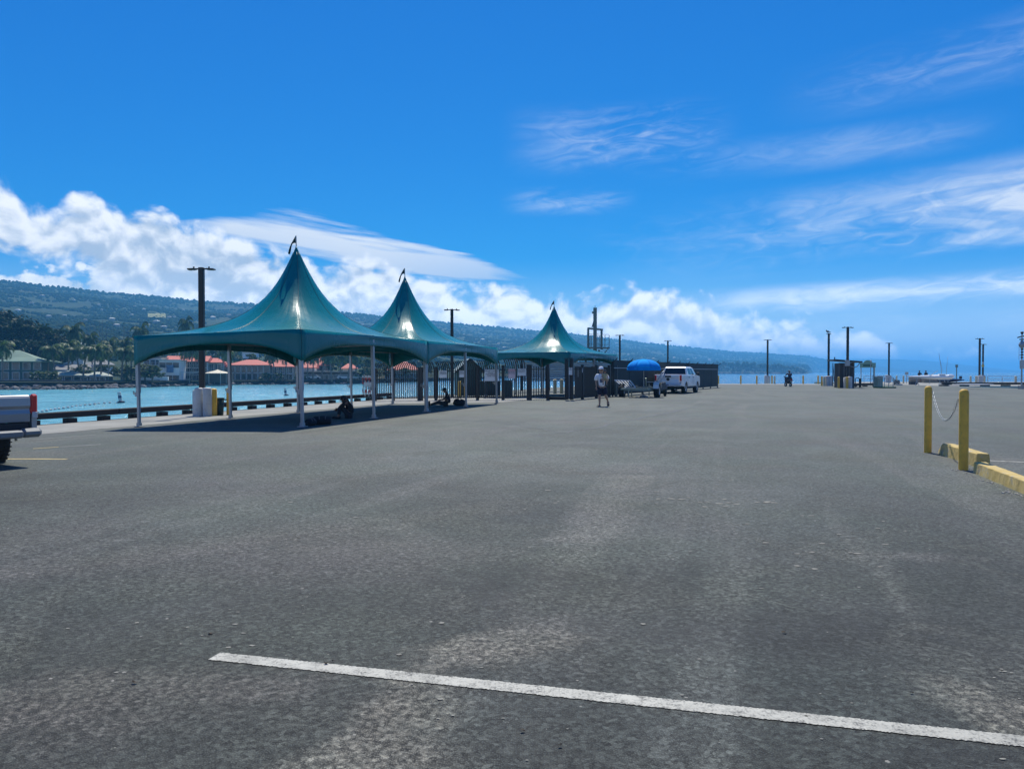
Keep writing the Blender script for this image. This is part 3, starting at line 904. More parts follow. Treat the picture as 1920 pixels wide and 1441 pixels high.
def leaf_cloud(rnd, centres, per, size):
    mb = MB()
    for (c, rad) in centres:
        for _ in range(per):
            v = Vector((rnd.gauss(0, 1), rnd.gauss(0, 1), rnd.gauss(0, 1))).normalized() * rad * rnd.random() ** 0.4
            v.z *= 0.7
            p = c + v
            a = Vector((rnd.gauss(0, 1), rnd.gauss(0, 1), rnd.gauss(0, 0.6))).normalized()
            b = a.cross(Vector((rnd.gauss(0, .5), rnd.gauss(0, .5), 1.0))).normalized()
            s = size * rnd.uniform(0.6, 1.3)
            mb.add([p - a * s, p + b * s * 0.5, p + a * s, p - b * s * 0.5], [(0, 1, 2, 3)])
    return mb
def tree_meshes(seed, h, rx, rz, nclump, per, size, lm):
    rnd = random.Random(seed)
    tr = MB()
    pts = [Vector((0, 0, -0.5)), Vector((rnd.uniform(-.3, .3), rnd.uniform(-.3, .3), h * .22)), Vector((rnd.uniform(-.5, .5), rnd.uniform(-.5, .5), h * .45))]
    r0 = h * 0.035
    tr.tube(pts, [r0 * 1.3, r0, r0 * .8], 8)
    cs = []
    for i in range(nclump):
        a = rnd.random() * 6.283; q = rnd.random() ** 0.5; zz = rnd.uniform(-0.75, 1.0)
        rr = rx * q * math.sqrt(max(0.05, 1 - 0.75 * zz * zz)) * (0.8 + 0.25 * math.sin(3 * a + seed))
        c = Vector((rr * math.cos(a), rr * math.sin(a), h - rz + rz * zz * (0.92 + 0.1 * math.sin(2 * a))))
        cs.append((c, rnd.uniform(0.13, 0.24) * rx))
        if i % 5 == 0:
            tr.tube([pts[2], (pts[2] + c) / 2 + Vector((0, 0, .4)), c], [r0 * .5, r0 * .32, r0 * .1], 5)
    return tr.mesh('trunk', BARK), leaf_cloud(rnd, cs, per, size).mesh('crown', lm)
TREES = {'dark': [tree_meshes(s, 15, 7.5, 5.0, 62, 70, 0.42, LEAF_DARK) for s in (1, 2, 3)],
         'mid': [tree_meshes(s, 8, 4.0, 3.2, 40, 55, 0.34, LEAF_MID) for s in (4, 5)],
         'bush': [tree_meshes(s, 2.6, 2.2, 1.5, 26, 45, 0.22, LEAF_MID) for s in (6, 7)]}
def put_tree(kind, i, name, label, loc, scale, rz, group, cat='tree'):
    t = thing(name, label, cat, loc, rz, group)
    t.scale = (scale, scale, scale) if not isinstance(scale, tuple) else scale
    a, b = TREES[kind][i % len(TREES[kind])]
    link('trunk', a, t); link('crown', b, t)
    return t
def palm_meshes(seed, h, lean):
    rnd = random.Random(seed)
    tr = MB()
    pts, rs = [], []
    for k in range(9):
        t = k / 8
        pts.append(Vector((lean * t ** 1.8, 0.15 * math.sin(t * 3 + seed), -0.4 + (h + .4) * t))); rs.append(0.22 - 0.10 * t + (0.10 if k == 0 else 0))
    tr.tube(pts, rs, 8)
    top = pts[-1]
    cr = MB()
    nf = 19
    for f in range(nf):
        a = 6.283 * f / nf * 2.6 + rnd.uniform(-.2, .2)
        el0 = R(78) - R(105) * (f / nf) + rnd.uniform(-.12, .12)
        L = rnd.uniform(2.5, 3.3)
        d = Vector((math.cos(a), math.sin(a), 0))
        p = top.copy(); e = el0
        rach = [p.copy()]
        ns = 9
        for k in range(ns):
            p = p + (d * math.cos(e) + Vector((0, 0, 1)) * math.sin(e)) * (L / ns)
            rach.append(p.copy()); e -= 0.16 + 0.05 * k * 0.55
        side = Vector((-d.y, d.x, 0))
        cr.tube(rach, [0.045] * 3 + [0.03] * (len(rach) - 3), 4)
        for k in range(1, ns + 1):
            for sub in (0.0, 0.33, 0.66):
                q = rach[k - 1].lerp(rach[k], sub)
                tt = (k - 1 + sub) / ns
                ll = (0.85 - 0.55 * abs(tt - 0.4)) * rnd.uniform(.85, 1.15)
                tang = (rach[k] - rach[k - 1]).normalized()
                for s in (-1, 1):
                    tip = q + side * s * ll * 0.75 + tang * ll * 0.5 - Vector((0, 0, ll * (0.45 + .3 * rnd.random())))
                    w = tang * 0.075
                    cr.add([q - w, q + w, tip + w * .3, tip - w * .3], [(0, 1, 2, 3)])
    nuts = MB()
    for k in range(6):
        a = k * 1.05
        nuts.sphere(top + Vector((0.25 * math.cos(a), .25 * math.sin(a), -.25)), 0.12, 6, 4)
    return tr.mesh('trunk', PBARK), cr.mesh('crown', LEAF_PALM), nuts.mesh('coconuts', LEAF_MID)
PALMS = [palm_meshes(s, h, l) for s, h, l in ((1, 7.0, 0.5), (2, 7.0, 1.4), (3, 7.0, -0.8), (4, 7.0, 0.1))]
palm_list = [  # crown pixel, crown row, distance, variant
    (3, 668, 168, 0), (88, 668, 182, 1), (105, 675, 178, 2), (127, 650, 190, 0), (137, 622, 215, 3), (150, 656, 186, 2), (155, 678, 181, 1),
    (175, 636, 222, 2), (176, 684, 180, 0), (183, 660, 200, 1), (190, 654, 186, 3), (203, 646, 215, 0), (227, 657, 186, 1), (239, 644, 225, 2),
    (246, 668, 190, 3), (261, 622, 260, 0), (348, 610, 300, 3), (344, 652, 212, 0), (360, 654, 208, 3), (371, 655, 216, 0), (414, 658, 214, 1),
    (516, 679, 228, 2), (535, 681, 229, 0), (577, 672, 236, 3), (586, 670, 240, 0), (602, 674, 238, 1), (622, 690, 233, 2), (637, 684, 240, 0), (652, 690, 236, 1), (668, 678, 244, 3)]
order = sorted(palm_list)
ordn = ['first', 'second', 'third', 'fourth', 'fifth', 'sixth', 'seventh', 'eighth', 'ninth', 'tenth', 'eleventh', 'twelfth', 'thirteenth', 'fourteenth', 'fifteenth', 'sixteenth', 'seventeenth', 'eighteenth',
        'nineteenth', 'twentieth', 'twenty-first', 'twenty-second', 'twenty-third', 'twenty-fourth', 'twenty-fifth', 'twenty-sixth', 'twenty-seventh', 'twenty-eighth', 'twenty-ninth', 'thirtieth']
for k, (px, py, dist, v) in enumerate(order):
    gzv = land_z(px, dist)
    top = zat(py, dist)
    s = max(0.55, (top - gzv) / 7.0)
    t = thing('palm_tree', 'coconut palm on the far shore, %s counted from the green-roofed building side' % ordn[k], 'palm tree', at(px, dist, gzv), random.uniform(-.5, .5) , 'coconut palms along the far shore')
    sw = 1.12 if s < 1.7 else 1.35
    t.scale = (sw, sw, s) if s > 1.15 else (sw, sw, sw * .95)
    for nm, me in zip(('trunk', 'crown', 'coconuts'), PALMS[v]):
        link(nm, me, t)
big = [(-30, 596, 215, 1.35), (18, 588, 225, 1.4), (52, 606, 205, 1.2), (85, 612, 228, 1.25), (112, 632, 240, 1.05), (-80, 600, 200, 1.3), (60, 640, 196, .85), (20, 640, 195, .9), (100, 655, 215, .75)]
for k, (px, py, dist, s) in enumerate(big):
    z0 = land_z(px, dist); h = (zat(py, dist) - z0) / 15.0
    put_tree('dark', k, 'broadleaf_tree', 'huge dark spreading tree behind the green-roofed building, %s of its clump' % ordn[k], at(px, dist, z0), (s, s, h), k * 1.3, 'dark trees behind the green-roofed building')
mids = [(20, 690, 560, 0), (205, 690, 192, 0), (232, 690, 195, 1), (158, 695, 187, 1), (272, 683, 190, 0), (285, 692, 188, 1), (262, 692, 186, 1), (470, 664, 262, 0), (505, 668, 255, 1), (540, 668, 262, 0), (440, 660, 290, 1), (400, 655, 300, 0), (330, 660, 300, 1), (620, 668, 258, 0),
        (655, 664, 265, 1), (690, 672, 252, 0), (682, 690, 240, 1), (700, 695, 243, 0), (725, 684, 262, 1), (760, 690, 280, 0), (800, 676, 330, 1), (835, 680, 340, 0), (870, 684, 380, 1), (920, 690, 420, 0), (945, 684, 450, 1), (970, 684, 480, 0),
        (300, 655, 310, 1), (365, 662, 285, 0), (580, 660, 275, 1), (780, 668, 340, 0)]
for k, (px, py, dist, v) in enumerate(sorted(mids)):
    z0 = land_z(px, dist); h = max(0.5, (zat(py, dist) - z0) / 8.0)
    put_tree('mid', v, 'leafy_tree', 'rounded green tree near the far waterfront, %s counted along the shore from the dark clump' % ordn[k], at(px, dist, z0), (max(.8, h * .95), max(.8, h * .95), h), k * 2.1, 'green trees among the waterfront buildings')
for k, (px, py, dist) in enumerate([(88, 706, 170), (100, 707, 171), (72, 709, 169), (522, 708, 228), (498, 709, 226), (243, 706, 184), (560, 707, 231)]):
    put_tree('bush', k, 'shrub', ['pale green shrub at the corner of the green-roofed building', 'pale green shrub below the low pale roof', 'small shrub hard against the green-roofed wall', 'shrub under the red-roofed balconies', 'shrub at the middle of the red-roofed block', 'shrub at the foot of the palm grove', 'shrub beside the end of the red-roofed block'][k],
             at(px, dist, land_z(px, dist)), 0.9, k * 1.7, 'shrubs on the far sea wall', 'shrub')
def pine_meshes(seed):
    rnd = random.Random(seed); tr = MB(); tr.cyl((0, 0, -1), (0, 0, 15.5), 0.3, 0.05, 6)
    cr = MB()
    for k in range(17):
        z = 1.5 + k * 0.85; L = 2.3 * (1 - k / 18.5) + .25
        for j in range(7):
            a = j * .9 + k * .5 + rnd.uniform(-.2, .2)
            for m in range(6):
                q = Vector((math.cos(a), math.sin(a), -0.12)) * (L * (m + 1) / 6) + Vector((0, 0, z))
                for s in (-1, 1):
                    sd = Vector((-math.sin(a), math.cos(a), 0)) * s * .42 * (1.15 - m / 7)
                    f = Vector((math.cos(a), math.sin(a), .2)) * .35
                    cr.add([q, q + f * .6 + sd * .5, q + f + sd, q + sd * .7], [(0, 1, 2, 3)])
    return tr.mesh('trunk', BARK), cr.mesh('crown', LEAF_PINE)
PINES = [pine_meshes(1), pine_meshes(2)]
for k, (px, py) in enumerate([(108, 604), (117, 606), (125, 603), (164, 607), (171, 612), (179, 606), (187, 601), (193, 600), (200, 606), (213, 613), (233, 607), (240, 611)]):
    dist = 430 + (k * 37) % 60
    z0 = land_z(px, dist); h = (zat(py, dist) - z0) / 15.5
    t = thing('pine_tree', 'tall slim dark pine on the lower slope, %s of the row above the palms' % ordn[k], 'pine tree', at(px, dist, z0), k, 'slim pines above the palm grove')
    t.scale = (1.0, 1.0, h)
    link('trunk', PINES[k % 2][0], t); link('crown', PINES[k % 2][1], t)
# low wooded point far along the coast
def build_point():
    rnd = random.Random(5)
    cs = []
    for _ in range(420):
        px = rnd.uniform(1330, 1512)
        r = rnd.uniform(1405, 1475)
        top = interp([(1330, 683), (1360, 681), (1400, 683), (1440, 686), (1465, 682), (1485, 688), (1500, 690), (1512, 696)], px)
        h = (zat(top, r) + 2) * rnd.uniform(0.25, 1.0)
        cs.append((at(px, r, h - 2.2), rnd.uniform(1.4, 3.4)))
    leaf_cloud(rnd, cs, 26, 1.1).build('treeline', LEAF_DARK, kind='stuff', label='dark treeline on the low point far along the coast')
    for k in range(34):
        px = 1336 + k * 5.0 + rnd.uniform(-2, 2); r = rnd.uniform(1405, 1440)
        top = interp([(1330, 680), (1400, 681), (1440, 684), (1465, 684), (1500, 690)], px) + rnd.uniform(-1, 4)
        t = thing('palm_tree', 'tiny palm rising from the low wooded point far along the coast', 'palm tree', at(px, r, -1.0), rnd.random() * 6, 'distant palms on the low wooded point')
        s = (zat(top, r) + 1) / 7.0
        t.scale = (1.5, 1.5, s)
        for nm, me in zip(('trunk', 'crown'), PALMS[k % 4]):
            link(nm, me, t)
    mb = MB()
    pts = [at(1325, 1396, -2.6)]
    ring = [at(px, interp([(1325, 1398), (1400, 1400), (1470, 1402), (1510, 1420), (1516, 1470)], px) + (6 if px % 20 else 0), 0.6) for px in range(1325, 1517, 4)]
    back = [at(px, 1540, 1.0) for px in range(1325, 1517, 4)]
    low = [p + Vector((0, -4, -3.4)) for p in ring]
    n = len(ring)
    mb.add(low + ring + back, [(i, i + 1, n + i + 1, n + i) for i in range(n - 1)] + [(n + i, n + i + 1, 2 * n + i + 1, 2 * n + i) for i in range(n - 1)], 0, True)
    mb.build('low_point_land', mat('lava_rock', (0.045, 0.042, 0.042), 0.95, 0, 0.4, 0.3, 0.5, 3.0), kind='structure')
build_point()
# ------------------------------------------------------------------ sea wall and rocks across the harbour
LAVA = mat('lava_rock', (0.045, 0.042, 0.042), 0.95, 0, 0.4, 0.3, 0.5, 3.0)
def build_far_wall():
    mb = MB(); cap = MB()
    pxs = list(range(-420, 860, 20))
    pts = []
    for px in pxs:
        r = interp(COAST, px) + 7.5
        z0 = -0.30 - 0.55 * min(1, max(0, px / 500.0))
        pts.append((at(px, r), z0))
    for (a, za), (b, zb) in zip(pts, pts[1:]):
        j = random.uniform(-.04, .04)
        mb.add([(a.x, a.y, -2.6), (b.x, b.y, -2.6), (b.x, b.y, zb + j), (a.x, a.y, za), (a.x, a.y + .7, -2.6), (b.x, b.y + .7, -2.6), (b.x, b.y + .7, zb + j), (a.x, a.y + .7, za)],
               [(0, 1, 2, 3), (3, 2, 6, 7), (5, 4, 7, 6)])
        cap.add([(a.x, a.y - .06, za + .003), (b.x, b.y - .06, zb + .003), (b.x, b.y - .06, zb + .12), (a.x, a.y - .06, za + .12), (a.x, a.y + .76, za + .12), (b.x, b.y + .76, zb + .12)], [(0, 1, 2, 3), (3, 2, 5, 4)])
    t = thing('sea_wall', 'long dark lava-stone sea wall in front of the waterfront buildings', 'sea wall')
    mb.build('wall', LAVA, t); cap.build('coping', mat('dull_coping', (0.16, 0.15, 0.14), .9, 0, .2, .5), t)
build_far_wall()
def rock_meshes():
    out = []
    M1 = mat('grey_boulder', (0.17, 0.155, 0.145), 0.9, 0, 0.35, 1.2, 0.6, 6.0)
    M2 = mat('dark_boulder', (0.035, 0.032, 0.031), 0.9, 0, 0.35, 1.2, 0.6, 6.0)
    for s in range(5):
        rnd = random.Random(s)
        bm = bmesh.new(); bmesh.ops.create_icosphere(bm, subdivisions=2, radius=1.0)
        mb = MB()
        k = Vector((rnd.uniform(.8, 1.5), rnd.uniform(.7, 1.0), rnd.uniform(.5, .75)))
        for v in bm.verts:
            n = mnoise.noise(v.co * 1.3 + Vector((s * 9, 0, 0)))
            v.co = Vector((v.co.x * k.x, v.co.y * k.y, v.co.z * k.z)) * (1 + .35 * n)
        mb.add([v.co for v in bm.verts], [tuple(v.index for v in f.verts) for f in bm.faces], 0, False)
        bm.free()
        out.append(mb.mesh('rock', M1 if s < 2 else M2))
    return out
def build_rocks():
    rnd = random.Random(3); rm = rock_meshes()
    t = thing('riprap_bank', 'bank of grey and dark boulders at the foot of the far sea wall', 'rocks')
    for k in range(290):
        px = rnd.uniform(-60, 300) if k < 200 else rnd.uniform(300, 760)
        f = rnd.random()
        dep = 5.5 if px < 300 else 3.0
        r = interp(COAST, px) + dep * f
        s = rnd.uniform(0.35, 0.85) * (1.0 if px < 300 else 0.7)
        o = link('rock', rm[k % 5], t, at(px, r, WATER_Z + 0.05 + f * (.75 if px < 300 else .4)), rnd.random() * 6.28)
        o.scale = (s, s, s); o.rotation_euler = (rnd.uniform(-.3, .3), rnd.uniform(-.3, .3), rnd.random() * 6.28)
    # surf line at the foot of the bank
    mb = MB(); F = mat('foam', (0.75, 0.8, 0.82), .8, 0, .1, 1.0)
    for k in range(46):
        px = -40 + k * 18 + rnd.uniform(-6, 6); w = rnd.uniform(3, 11)
        r = interp(COAST, px) - .6
        a, b = at(px, r), at(px + w, interp(COAST, px + w) - .6)
        d = (b - a) * .5
        pts = []
        for i in range(10):
            an = i * .628
            pts.append(((a + d + d * math.cos(an)).x, (a + d + d * math.cos(an)).y + math.sin(an) * rnd.uniform(.3, .9), WATER_Z + .16))
        mb.add(pts, [tuple(range(10))])
    mb.build('surf', F, kind='stuff', label='white surf along the foot of the rocks')
build_rocks()

# ------------------------------------------------------------------ waterfront buildings
WIN = mat('shaded_window_glass', (0.02, 0.028, 0.035), 0.12, 0, .2, .3)
WTRIM = mat('window_trim', (0.55, 0.53, 0.48), 0.6, 0, .08, 1.0)
RED_ROOF = mat('red_tile_roof', (0.54, 0.125, 0.080), 0.75, 0, 0.18, 0.5, 0.5, 5.0, col2=(0.44, 0.12, 0.085))
GREEN_ROOF = mat('green_metal_roof', (0.155, 0.235, 0.150), 0.5, 0, 0.10, 0.4)
PALE_ROOF = mat('pale_metal_roof', (0.40, 0.44, 0.38), 0.55, 0, 0.10, 0.4)
GREY_ROOF = mat('grey_shingle_roof', (0.22, 0.22, 0.22), 0.8, 0, 0.15, 0.5)
CREAM = mat('cream_stucco', (0.74, 0.66, 0.53), 0.9, 0, 0.08, 0.4)
WHITE_ST = mat('white_stucco', (0.80, 0.79, 0.75), 0.9, 0, 0.08, 0.4)
TEAL_W = mat('weathered_green_boards', (0.060, 0.110, 0.095), 0.85, 0, 0.2, 0.6)
BROWN_W = mat('brown_boards', (0.09, 0.07, 0.055), 0.85, 0, 0.2, 0.6)
CANVAS = mat('cream_canvas', (0.80, 0.70, 0.50), 0.85, 0, 0.06, 0.6)
def building(name, label, px0, px1, dist, y_eave, y_ridge, depth, wall, roof, kind='hip', wins=(), balcony=0, over=0.6, flare=0.0, rot=0.0, cat='building', zb=None, band=None):
    """px0..px1 and the rows give the size of the street face; the body is a real block with its depth behind it"""
    pc = (px0 + px1) / 2
    zb = land_z(pc, dist, False) - .4 if zb is None else zb
    loc = at(pc, dist, zb)
    w = (px1 - px0) / FPX * dist
    he = zat(y_eave, dist) - zb
    hr = zat(y_ridge, dist + depth * .4) - zb
    t = thing(name, label, cat, loc, -math.atan2(loc.x, loc.y) * .6 + rot)
    MB().box((0, depth / 2, he / 2), (w, depth, he)).build('wall', wall, t)
    W, Dp = w / 2 + over, depth
    mb = MB()
    if kind == 'flat':
        mb.box((0, depth / 2, he + .15), (w + 2 * over, depth + 2 * over, .3))
    else:
        ins = min(Dp / 2 + over, W * .75) if kind == 'hip' else 0.0
        y0, y1, ym = -over, depth + over, depth / 2
        rings = [(0.0, 0.0), (0.5, 0.5 - flare), (1.0, 1.0)]
        vs = []
        for t0, zz in rings:
            z = he + (hr - he) * zz + .003
            xi = W - ins * t0
            vs += [(-xi, y0 + (ym - y0) * t0, z), (xi, y0 + (ym - y0) * t0, z), (xi, y1 + (ym - y1) * t0, z), (-xi, y1 + (ym - y1) * t0, z)]
        fs = []
        for k in range(2):
            for i in range(4):
                j = (i + 1) % 4
                fs.append((k * 4 + i, k * 4 + j, k * 4 + 4 + j, k * 4 + 4 + i))
        vs += [(-W, y0, he - .2), (W, y0, he - .2), (W, y1, he - .2), (-W, y1, he - .2)]
        for i in range(4):
            j = (i + 1) % 4
            fs.append((12 + i, 12 + j, j, i))
        fs.append((15, 14, 13, 12))
        mb.add(vs, fs)
    mb.build('roof', roof, t)
    if wins:
        wm = MB().box((0, -.03, 0), (wins[3], .06, wins[4])).mesh('window', WIN)
        fm = MB()
        a, b = wins[3] / 2 + .08, wins[4] / 2 + .08
        fm.box((0, -.05, b), (2 * a + .16, .1, .16)); fm.box((0, -.07, -b), (2 * a + .24, .14, .14))
        fm.box((-a, -.05, 0), (.16, .1, 2 * b - .17)); fm.box((a, -.05, 0), (.16, .1, 2 * b - .17))
        fm = fm.mesh('frame', WTRIM)
        nx, rows = wins[0], wins[1]
        for zf in rows:
            for i in range(nx):
                x = -w / 2 + w * (i + .5) / nx * 1.0
                o = link('window', wm, t, (x, -.004, he * zf))
                link('frame', fm, o)
    for k in range(balcony):
        z = he * (k + 1) / (balcony + 1)
        b = MB(); b.box((0, -.75, z), (w * .96, 1.5, .16))
        bo = b.build('balcony', WTRIM, t)
        r = MB()
        n = int(w / .9)
        for i in range(n + 1):
            r.box((-w * .48 + w * .96 * i / n, -1.44, z + .54), (.06, .06, .9))
        r.box((0, -1.44, z + 1.02), (w * .96, .08, .07))
        r.build('railing', WTRIM, bo)
    if band is not None:
        MB().box((0, -.06, he * .5), (w * 1.002, .10, .22)).build('string_course', band, t)
    return t
building('waterfront_house', 'two-storey dark green house with pale green flared hip roof', -90, 68, 176, 677, 656, 12, TEAL_W, GREEN_ROOF, 'hip', (9, (.32, .78), 0, 1.3, 1.5), 0, 1.6, .14)
building('waterfront_pavilion', 'low building under a long pale metal roof among the palms', 88, 150, 182, 703, 693, 9, BROWN_W, PALE_ROOF, 'hip', (4, (.5,), 0, 1.4, 1.0), 0, .8)
building('waterfront_shed', 'smaller pale-roofed shed beside the utility pole', 152, 198, 184, 704.5, 697, 7, BROWN_W, PALE_ROOF, 'hip', (3, (.5,), 0, 1.2, .9), 0, .6)
building('waterfront_house', 'grey-roofed house behind the low pale roof', 96, 160, 205, 693, 683, 9, WHITE_ST, GREY_ROOF, 'gable', (4, (.6,), 0, 1.2, 1.2))
building('hillside_house', 'white house glimpsed between palms above the low roofs', 166, 198, 225, 683, 671, 9, WHITE_ST, GREY_ROOF, 'hip', (3, (.3, .75), 0, 1.4, 1.5), 0)
building('hillside_house', 'white-roofed house above the tallest palm trunk', 118, 154, 300, 645, 640, 9, CREAM, PALE_ROOF, 'hip', (4, (.7,), 0, 1.6, 1.4))
building('hotel_wing', 'white flat-roofed hotel block nearest the first tent leg', 272, 301, 206, 671, 668, 10, WHITE_ST, GREY_ROOF, 'flat', (3, (.22, .52, .82), 0, 1.4, 1.3), 2, .3)
building('hotel_wing', 'plain white hotel block with a painted mural by the canopy', 300, 335, 203, 676, 673, 11, WHITE_ST, PALE_ROOF, 'flat', (3, (.2, .8), 0, 1.5, 1.3), 0, .3)
building('hotel_wing', 'long white hotel with red roof behind the lamp post', 314, 384, 216, 677, 667, 12, WHITE_ST, RED_ROOF, 'gable', (9, (.28, .55, .82), 0, 1.6, 1.5), 2, .6)
building('hotel_wing', 'red-roofed hotel end block beyond the lamp post', 384, 412, 222, 679, 671, 12, CREAM, RED_ROOF, 'hip', (4, (.3, .75), 0, 1.5, 1.6), 1, .6)
building('hotel_wing', 'pink-roofed low wing behind the cream canopy', 408, 440, 232, 687, 680, 10, CREAM, RED_ROOF, 'hip', (4, (.6,), 0, 1.5, 1.5), 0, .6)
building('waterfront_inn', 'cream two-storey inn with red hip roof and punched windows', 432, 503, 232, 684, 674, 12, CREAM, RED_ROOF, 'hip', (7, (.3, .74), 0, 1.7, 1.9), 0, .8)
building('waterfront_inn', 'cream balconied inn with long red roof', 503, 546, 236, 687, 674.5, 12, CREAM, RED_ROOF, 'gable', (6, (.3, .76), 0, 1.5, 1.8), 1, .8)
building('waterfront_shop', 'white-fronted shop with red gable roof seen between tent legs', 568, 590, 246, 689, 677, 10, WHITE_ST, RED_ROOF, 'gable', (3, (.5,), 0, 1.6, 1.8), 0)
building('waterfront_shop', 'taller orange-gabled shop among trees', 590, 613, 256, 684, 667, 10, CREAM, RED_ROOF, 'hip', (3, (.35, .8), 0, 1.4, 1.6), 0)
building('waterfront_shop', 'red-roofed shop beneath the green trees', 643, 664, 252, 690, 681, 10, CREAM, RED_ROOF, 'hip', (3, (.5,), 0, 1.5, 1.7), 0)
building('waterfront_shop', 'low white-fronted arcade along the shore road', 572, 682, 246, 697, 694.5, 6, BROWN_W, CREAM, 'flat', (12, (.4,), 0, 1.8, 1.6), 0, .5)
building('waterfront_shop', 'large red hip roof showing above the picket fence', 722, 783, 290, 693, 678, 14, CREAM, RED_ROOF, 'hip', (8, (.4,), 0, 1.6, 1.8), 0, .9)
building('hillside_house', 'white house on the slope above the inn roofs', 330, 352, 330, 655, 650, 9, WHITE_ST, GREY_ROOF, 'hip', (3, (.6,), 0, 1.8, 1.6))
building('hillside_house', 'cream house on the slope beside the lamp post', 388, 412, 340, 657, 651, 9, CREAM, GREY_ROOF, 'hip', (3, (.6,), 0, 1.8, 1.6))
building('hillside_house', 'pale house on the slope over the second inn', 455, 480, 345, 659, 655, 9, WHITE_ST, PALE_ROOF, 'hip', (3, (.6,), 0, 1.8, 1.4))
building('hillside_house', 'white house high between two palms over the hotel', 350, 366, 300, 660, 656, 8, WHITE_ST, PALE_ROOF, 'flat', (3, (.3, .75), 0, 1.2, 1.3))
# canopy, awning and mural of the hotel terrace
def terrace():
    d = 205
    c = at(408, d, land_z(408, d))
    t = thing('canopy', 'cream peaked canvas canopy on the hotel terrace', 'canopy', c, .3)
    w = 3.4
    h0, h1 = zat(699.5, d) - c.z, zat(692.5, d) - c.z
    prof = [(w * 1.0, h0), (w * .7, h0 + (h1 - h0) * .3), (w * .28, h0 + (h1 - h0) * .62), (w * .2, h0 + (h1 - h0) * .7), (0.02, h1)]
    solidify(MB().lathe(prof, n=8, smooth=False).build('roof', CANVAS, t), .04)
    for i in range(4):
        a = i * 1.571 + .4
        MB().cyl((2.3 * math.cos(a), 2.3 * math.sin(a), -.5), (2.3 * math.cos(a), 2.3 * math.sin(a), h0 + .45), .06, n=6).build('post', WTRIM, t)
    MB().box((0, 2.2, h0 * .45), (7.5, 2.0, h0 * .95)).build('terrace_room', BROWN_W, t)
    c = at(355, d, land_z(355, d)); z = zat(698, d) - c.z
    t = thing('awning', 'thin white awning edge over the hotel terrace', 'awning', c, .35)
    pts = [(-2.9 + 5.8 * i / 10, 0, z + .55 * ((i - 6) / 6) ** 2 * .6) for i in range(11)]
    mb = MB()
    for a, b in zip(pts, pts[1:]):
        mb.bar(a, b, .9, .18)
    mb.build('fabric', white_paint(), t)
    for x in (-2.5, 0, 2.5):
        MB().cyl((x, 0, -.5), (x, 0, z + .05), .05, n=6).build('post', WTRIM, t)
    c = at(320, 202.6, 0); t = None
    o = MB().box((0, 0, 0), (1.7, .05, 2.0)).build('mural', mat('blue_mural_paint', (0.10, 0.17, 0.28), .8, 0, .6, 1.4, col2=(.45, .45, .42)), loc=(c.x, 202.2, zat(691, 202)), rz=.35)
    o['label'] = 'faded blue mural panel on the white hotel wall'; o['category'] = 'mural'
    wx = at(290, 196)
    o = MB().box((0, 0, 0), (6.5, 1.5, 1.0)).build('terrace_wall', WHITE_ST, loc=(wx.x, wx.y, zat(709.5, 196)), rz=.3)
    o['label'] = 'low pale terrace wall above the rocks by the hotel'; o['category'] = 'wall'
    c = at(203, 186, land_z(203, 186))
    t = thing('utility_pole', 'pale utility pole beside the low pale roof', 'pole', c)
    MB().cyl((0, 0, -.3), (0, 0, zat(668, 186) - c.z), .10, .08, 8).build('shaft', galv(), t)
    MB().box((0, 0, zat(671, 186) - c.z), (1.0, .08, .08)).build('crossarm', BARK, t)
    # parked cars on the shore road
    for k, (px, y, col, lab) in enumerate(((588, 700.5, 'white_car_paint', 'small white car parked below the red gable shop'), (646, 701.5, 'white_car_paint', 'white car parked under the arcade'), (666, 700.5, 'silver_car_paint', 'silver car parked at the end of the arcade'))):
        c = at(px, 241, -.75)
        t = thing('parked_car', lab, 'car', c, .2, 'cars parked on the shore road')
        m = mat(col, (.72, .72, .72) if k < 2 else (.4, .42, .44), .3, 0, .03, 1.0, coat=.5)
        MB().prism([(-2.2, .3), (2.2, .3), (2.25, .8), (1.5, .95), (.8, 1.45), (-1.2, 1.48), (-2.1, .95), (-2.25, .8)], -.85, .85).build('body', m, t)
        MB().prism([(-1.75, .98), (1.25, .98), (.72, 1.38), (-1.15, 1.40)], -.87, .87).build('window', WIN, t)
        for x in (-1.35, 1.35):
            for yy in (-.8, .8):
                MB().cyl((x, yy - .1, .33), (x, yy + .1, .33), .33, n=12).build('wheel', rubber(), t)
terrace()
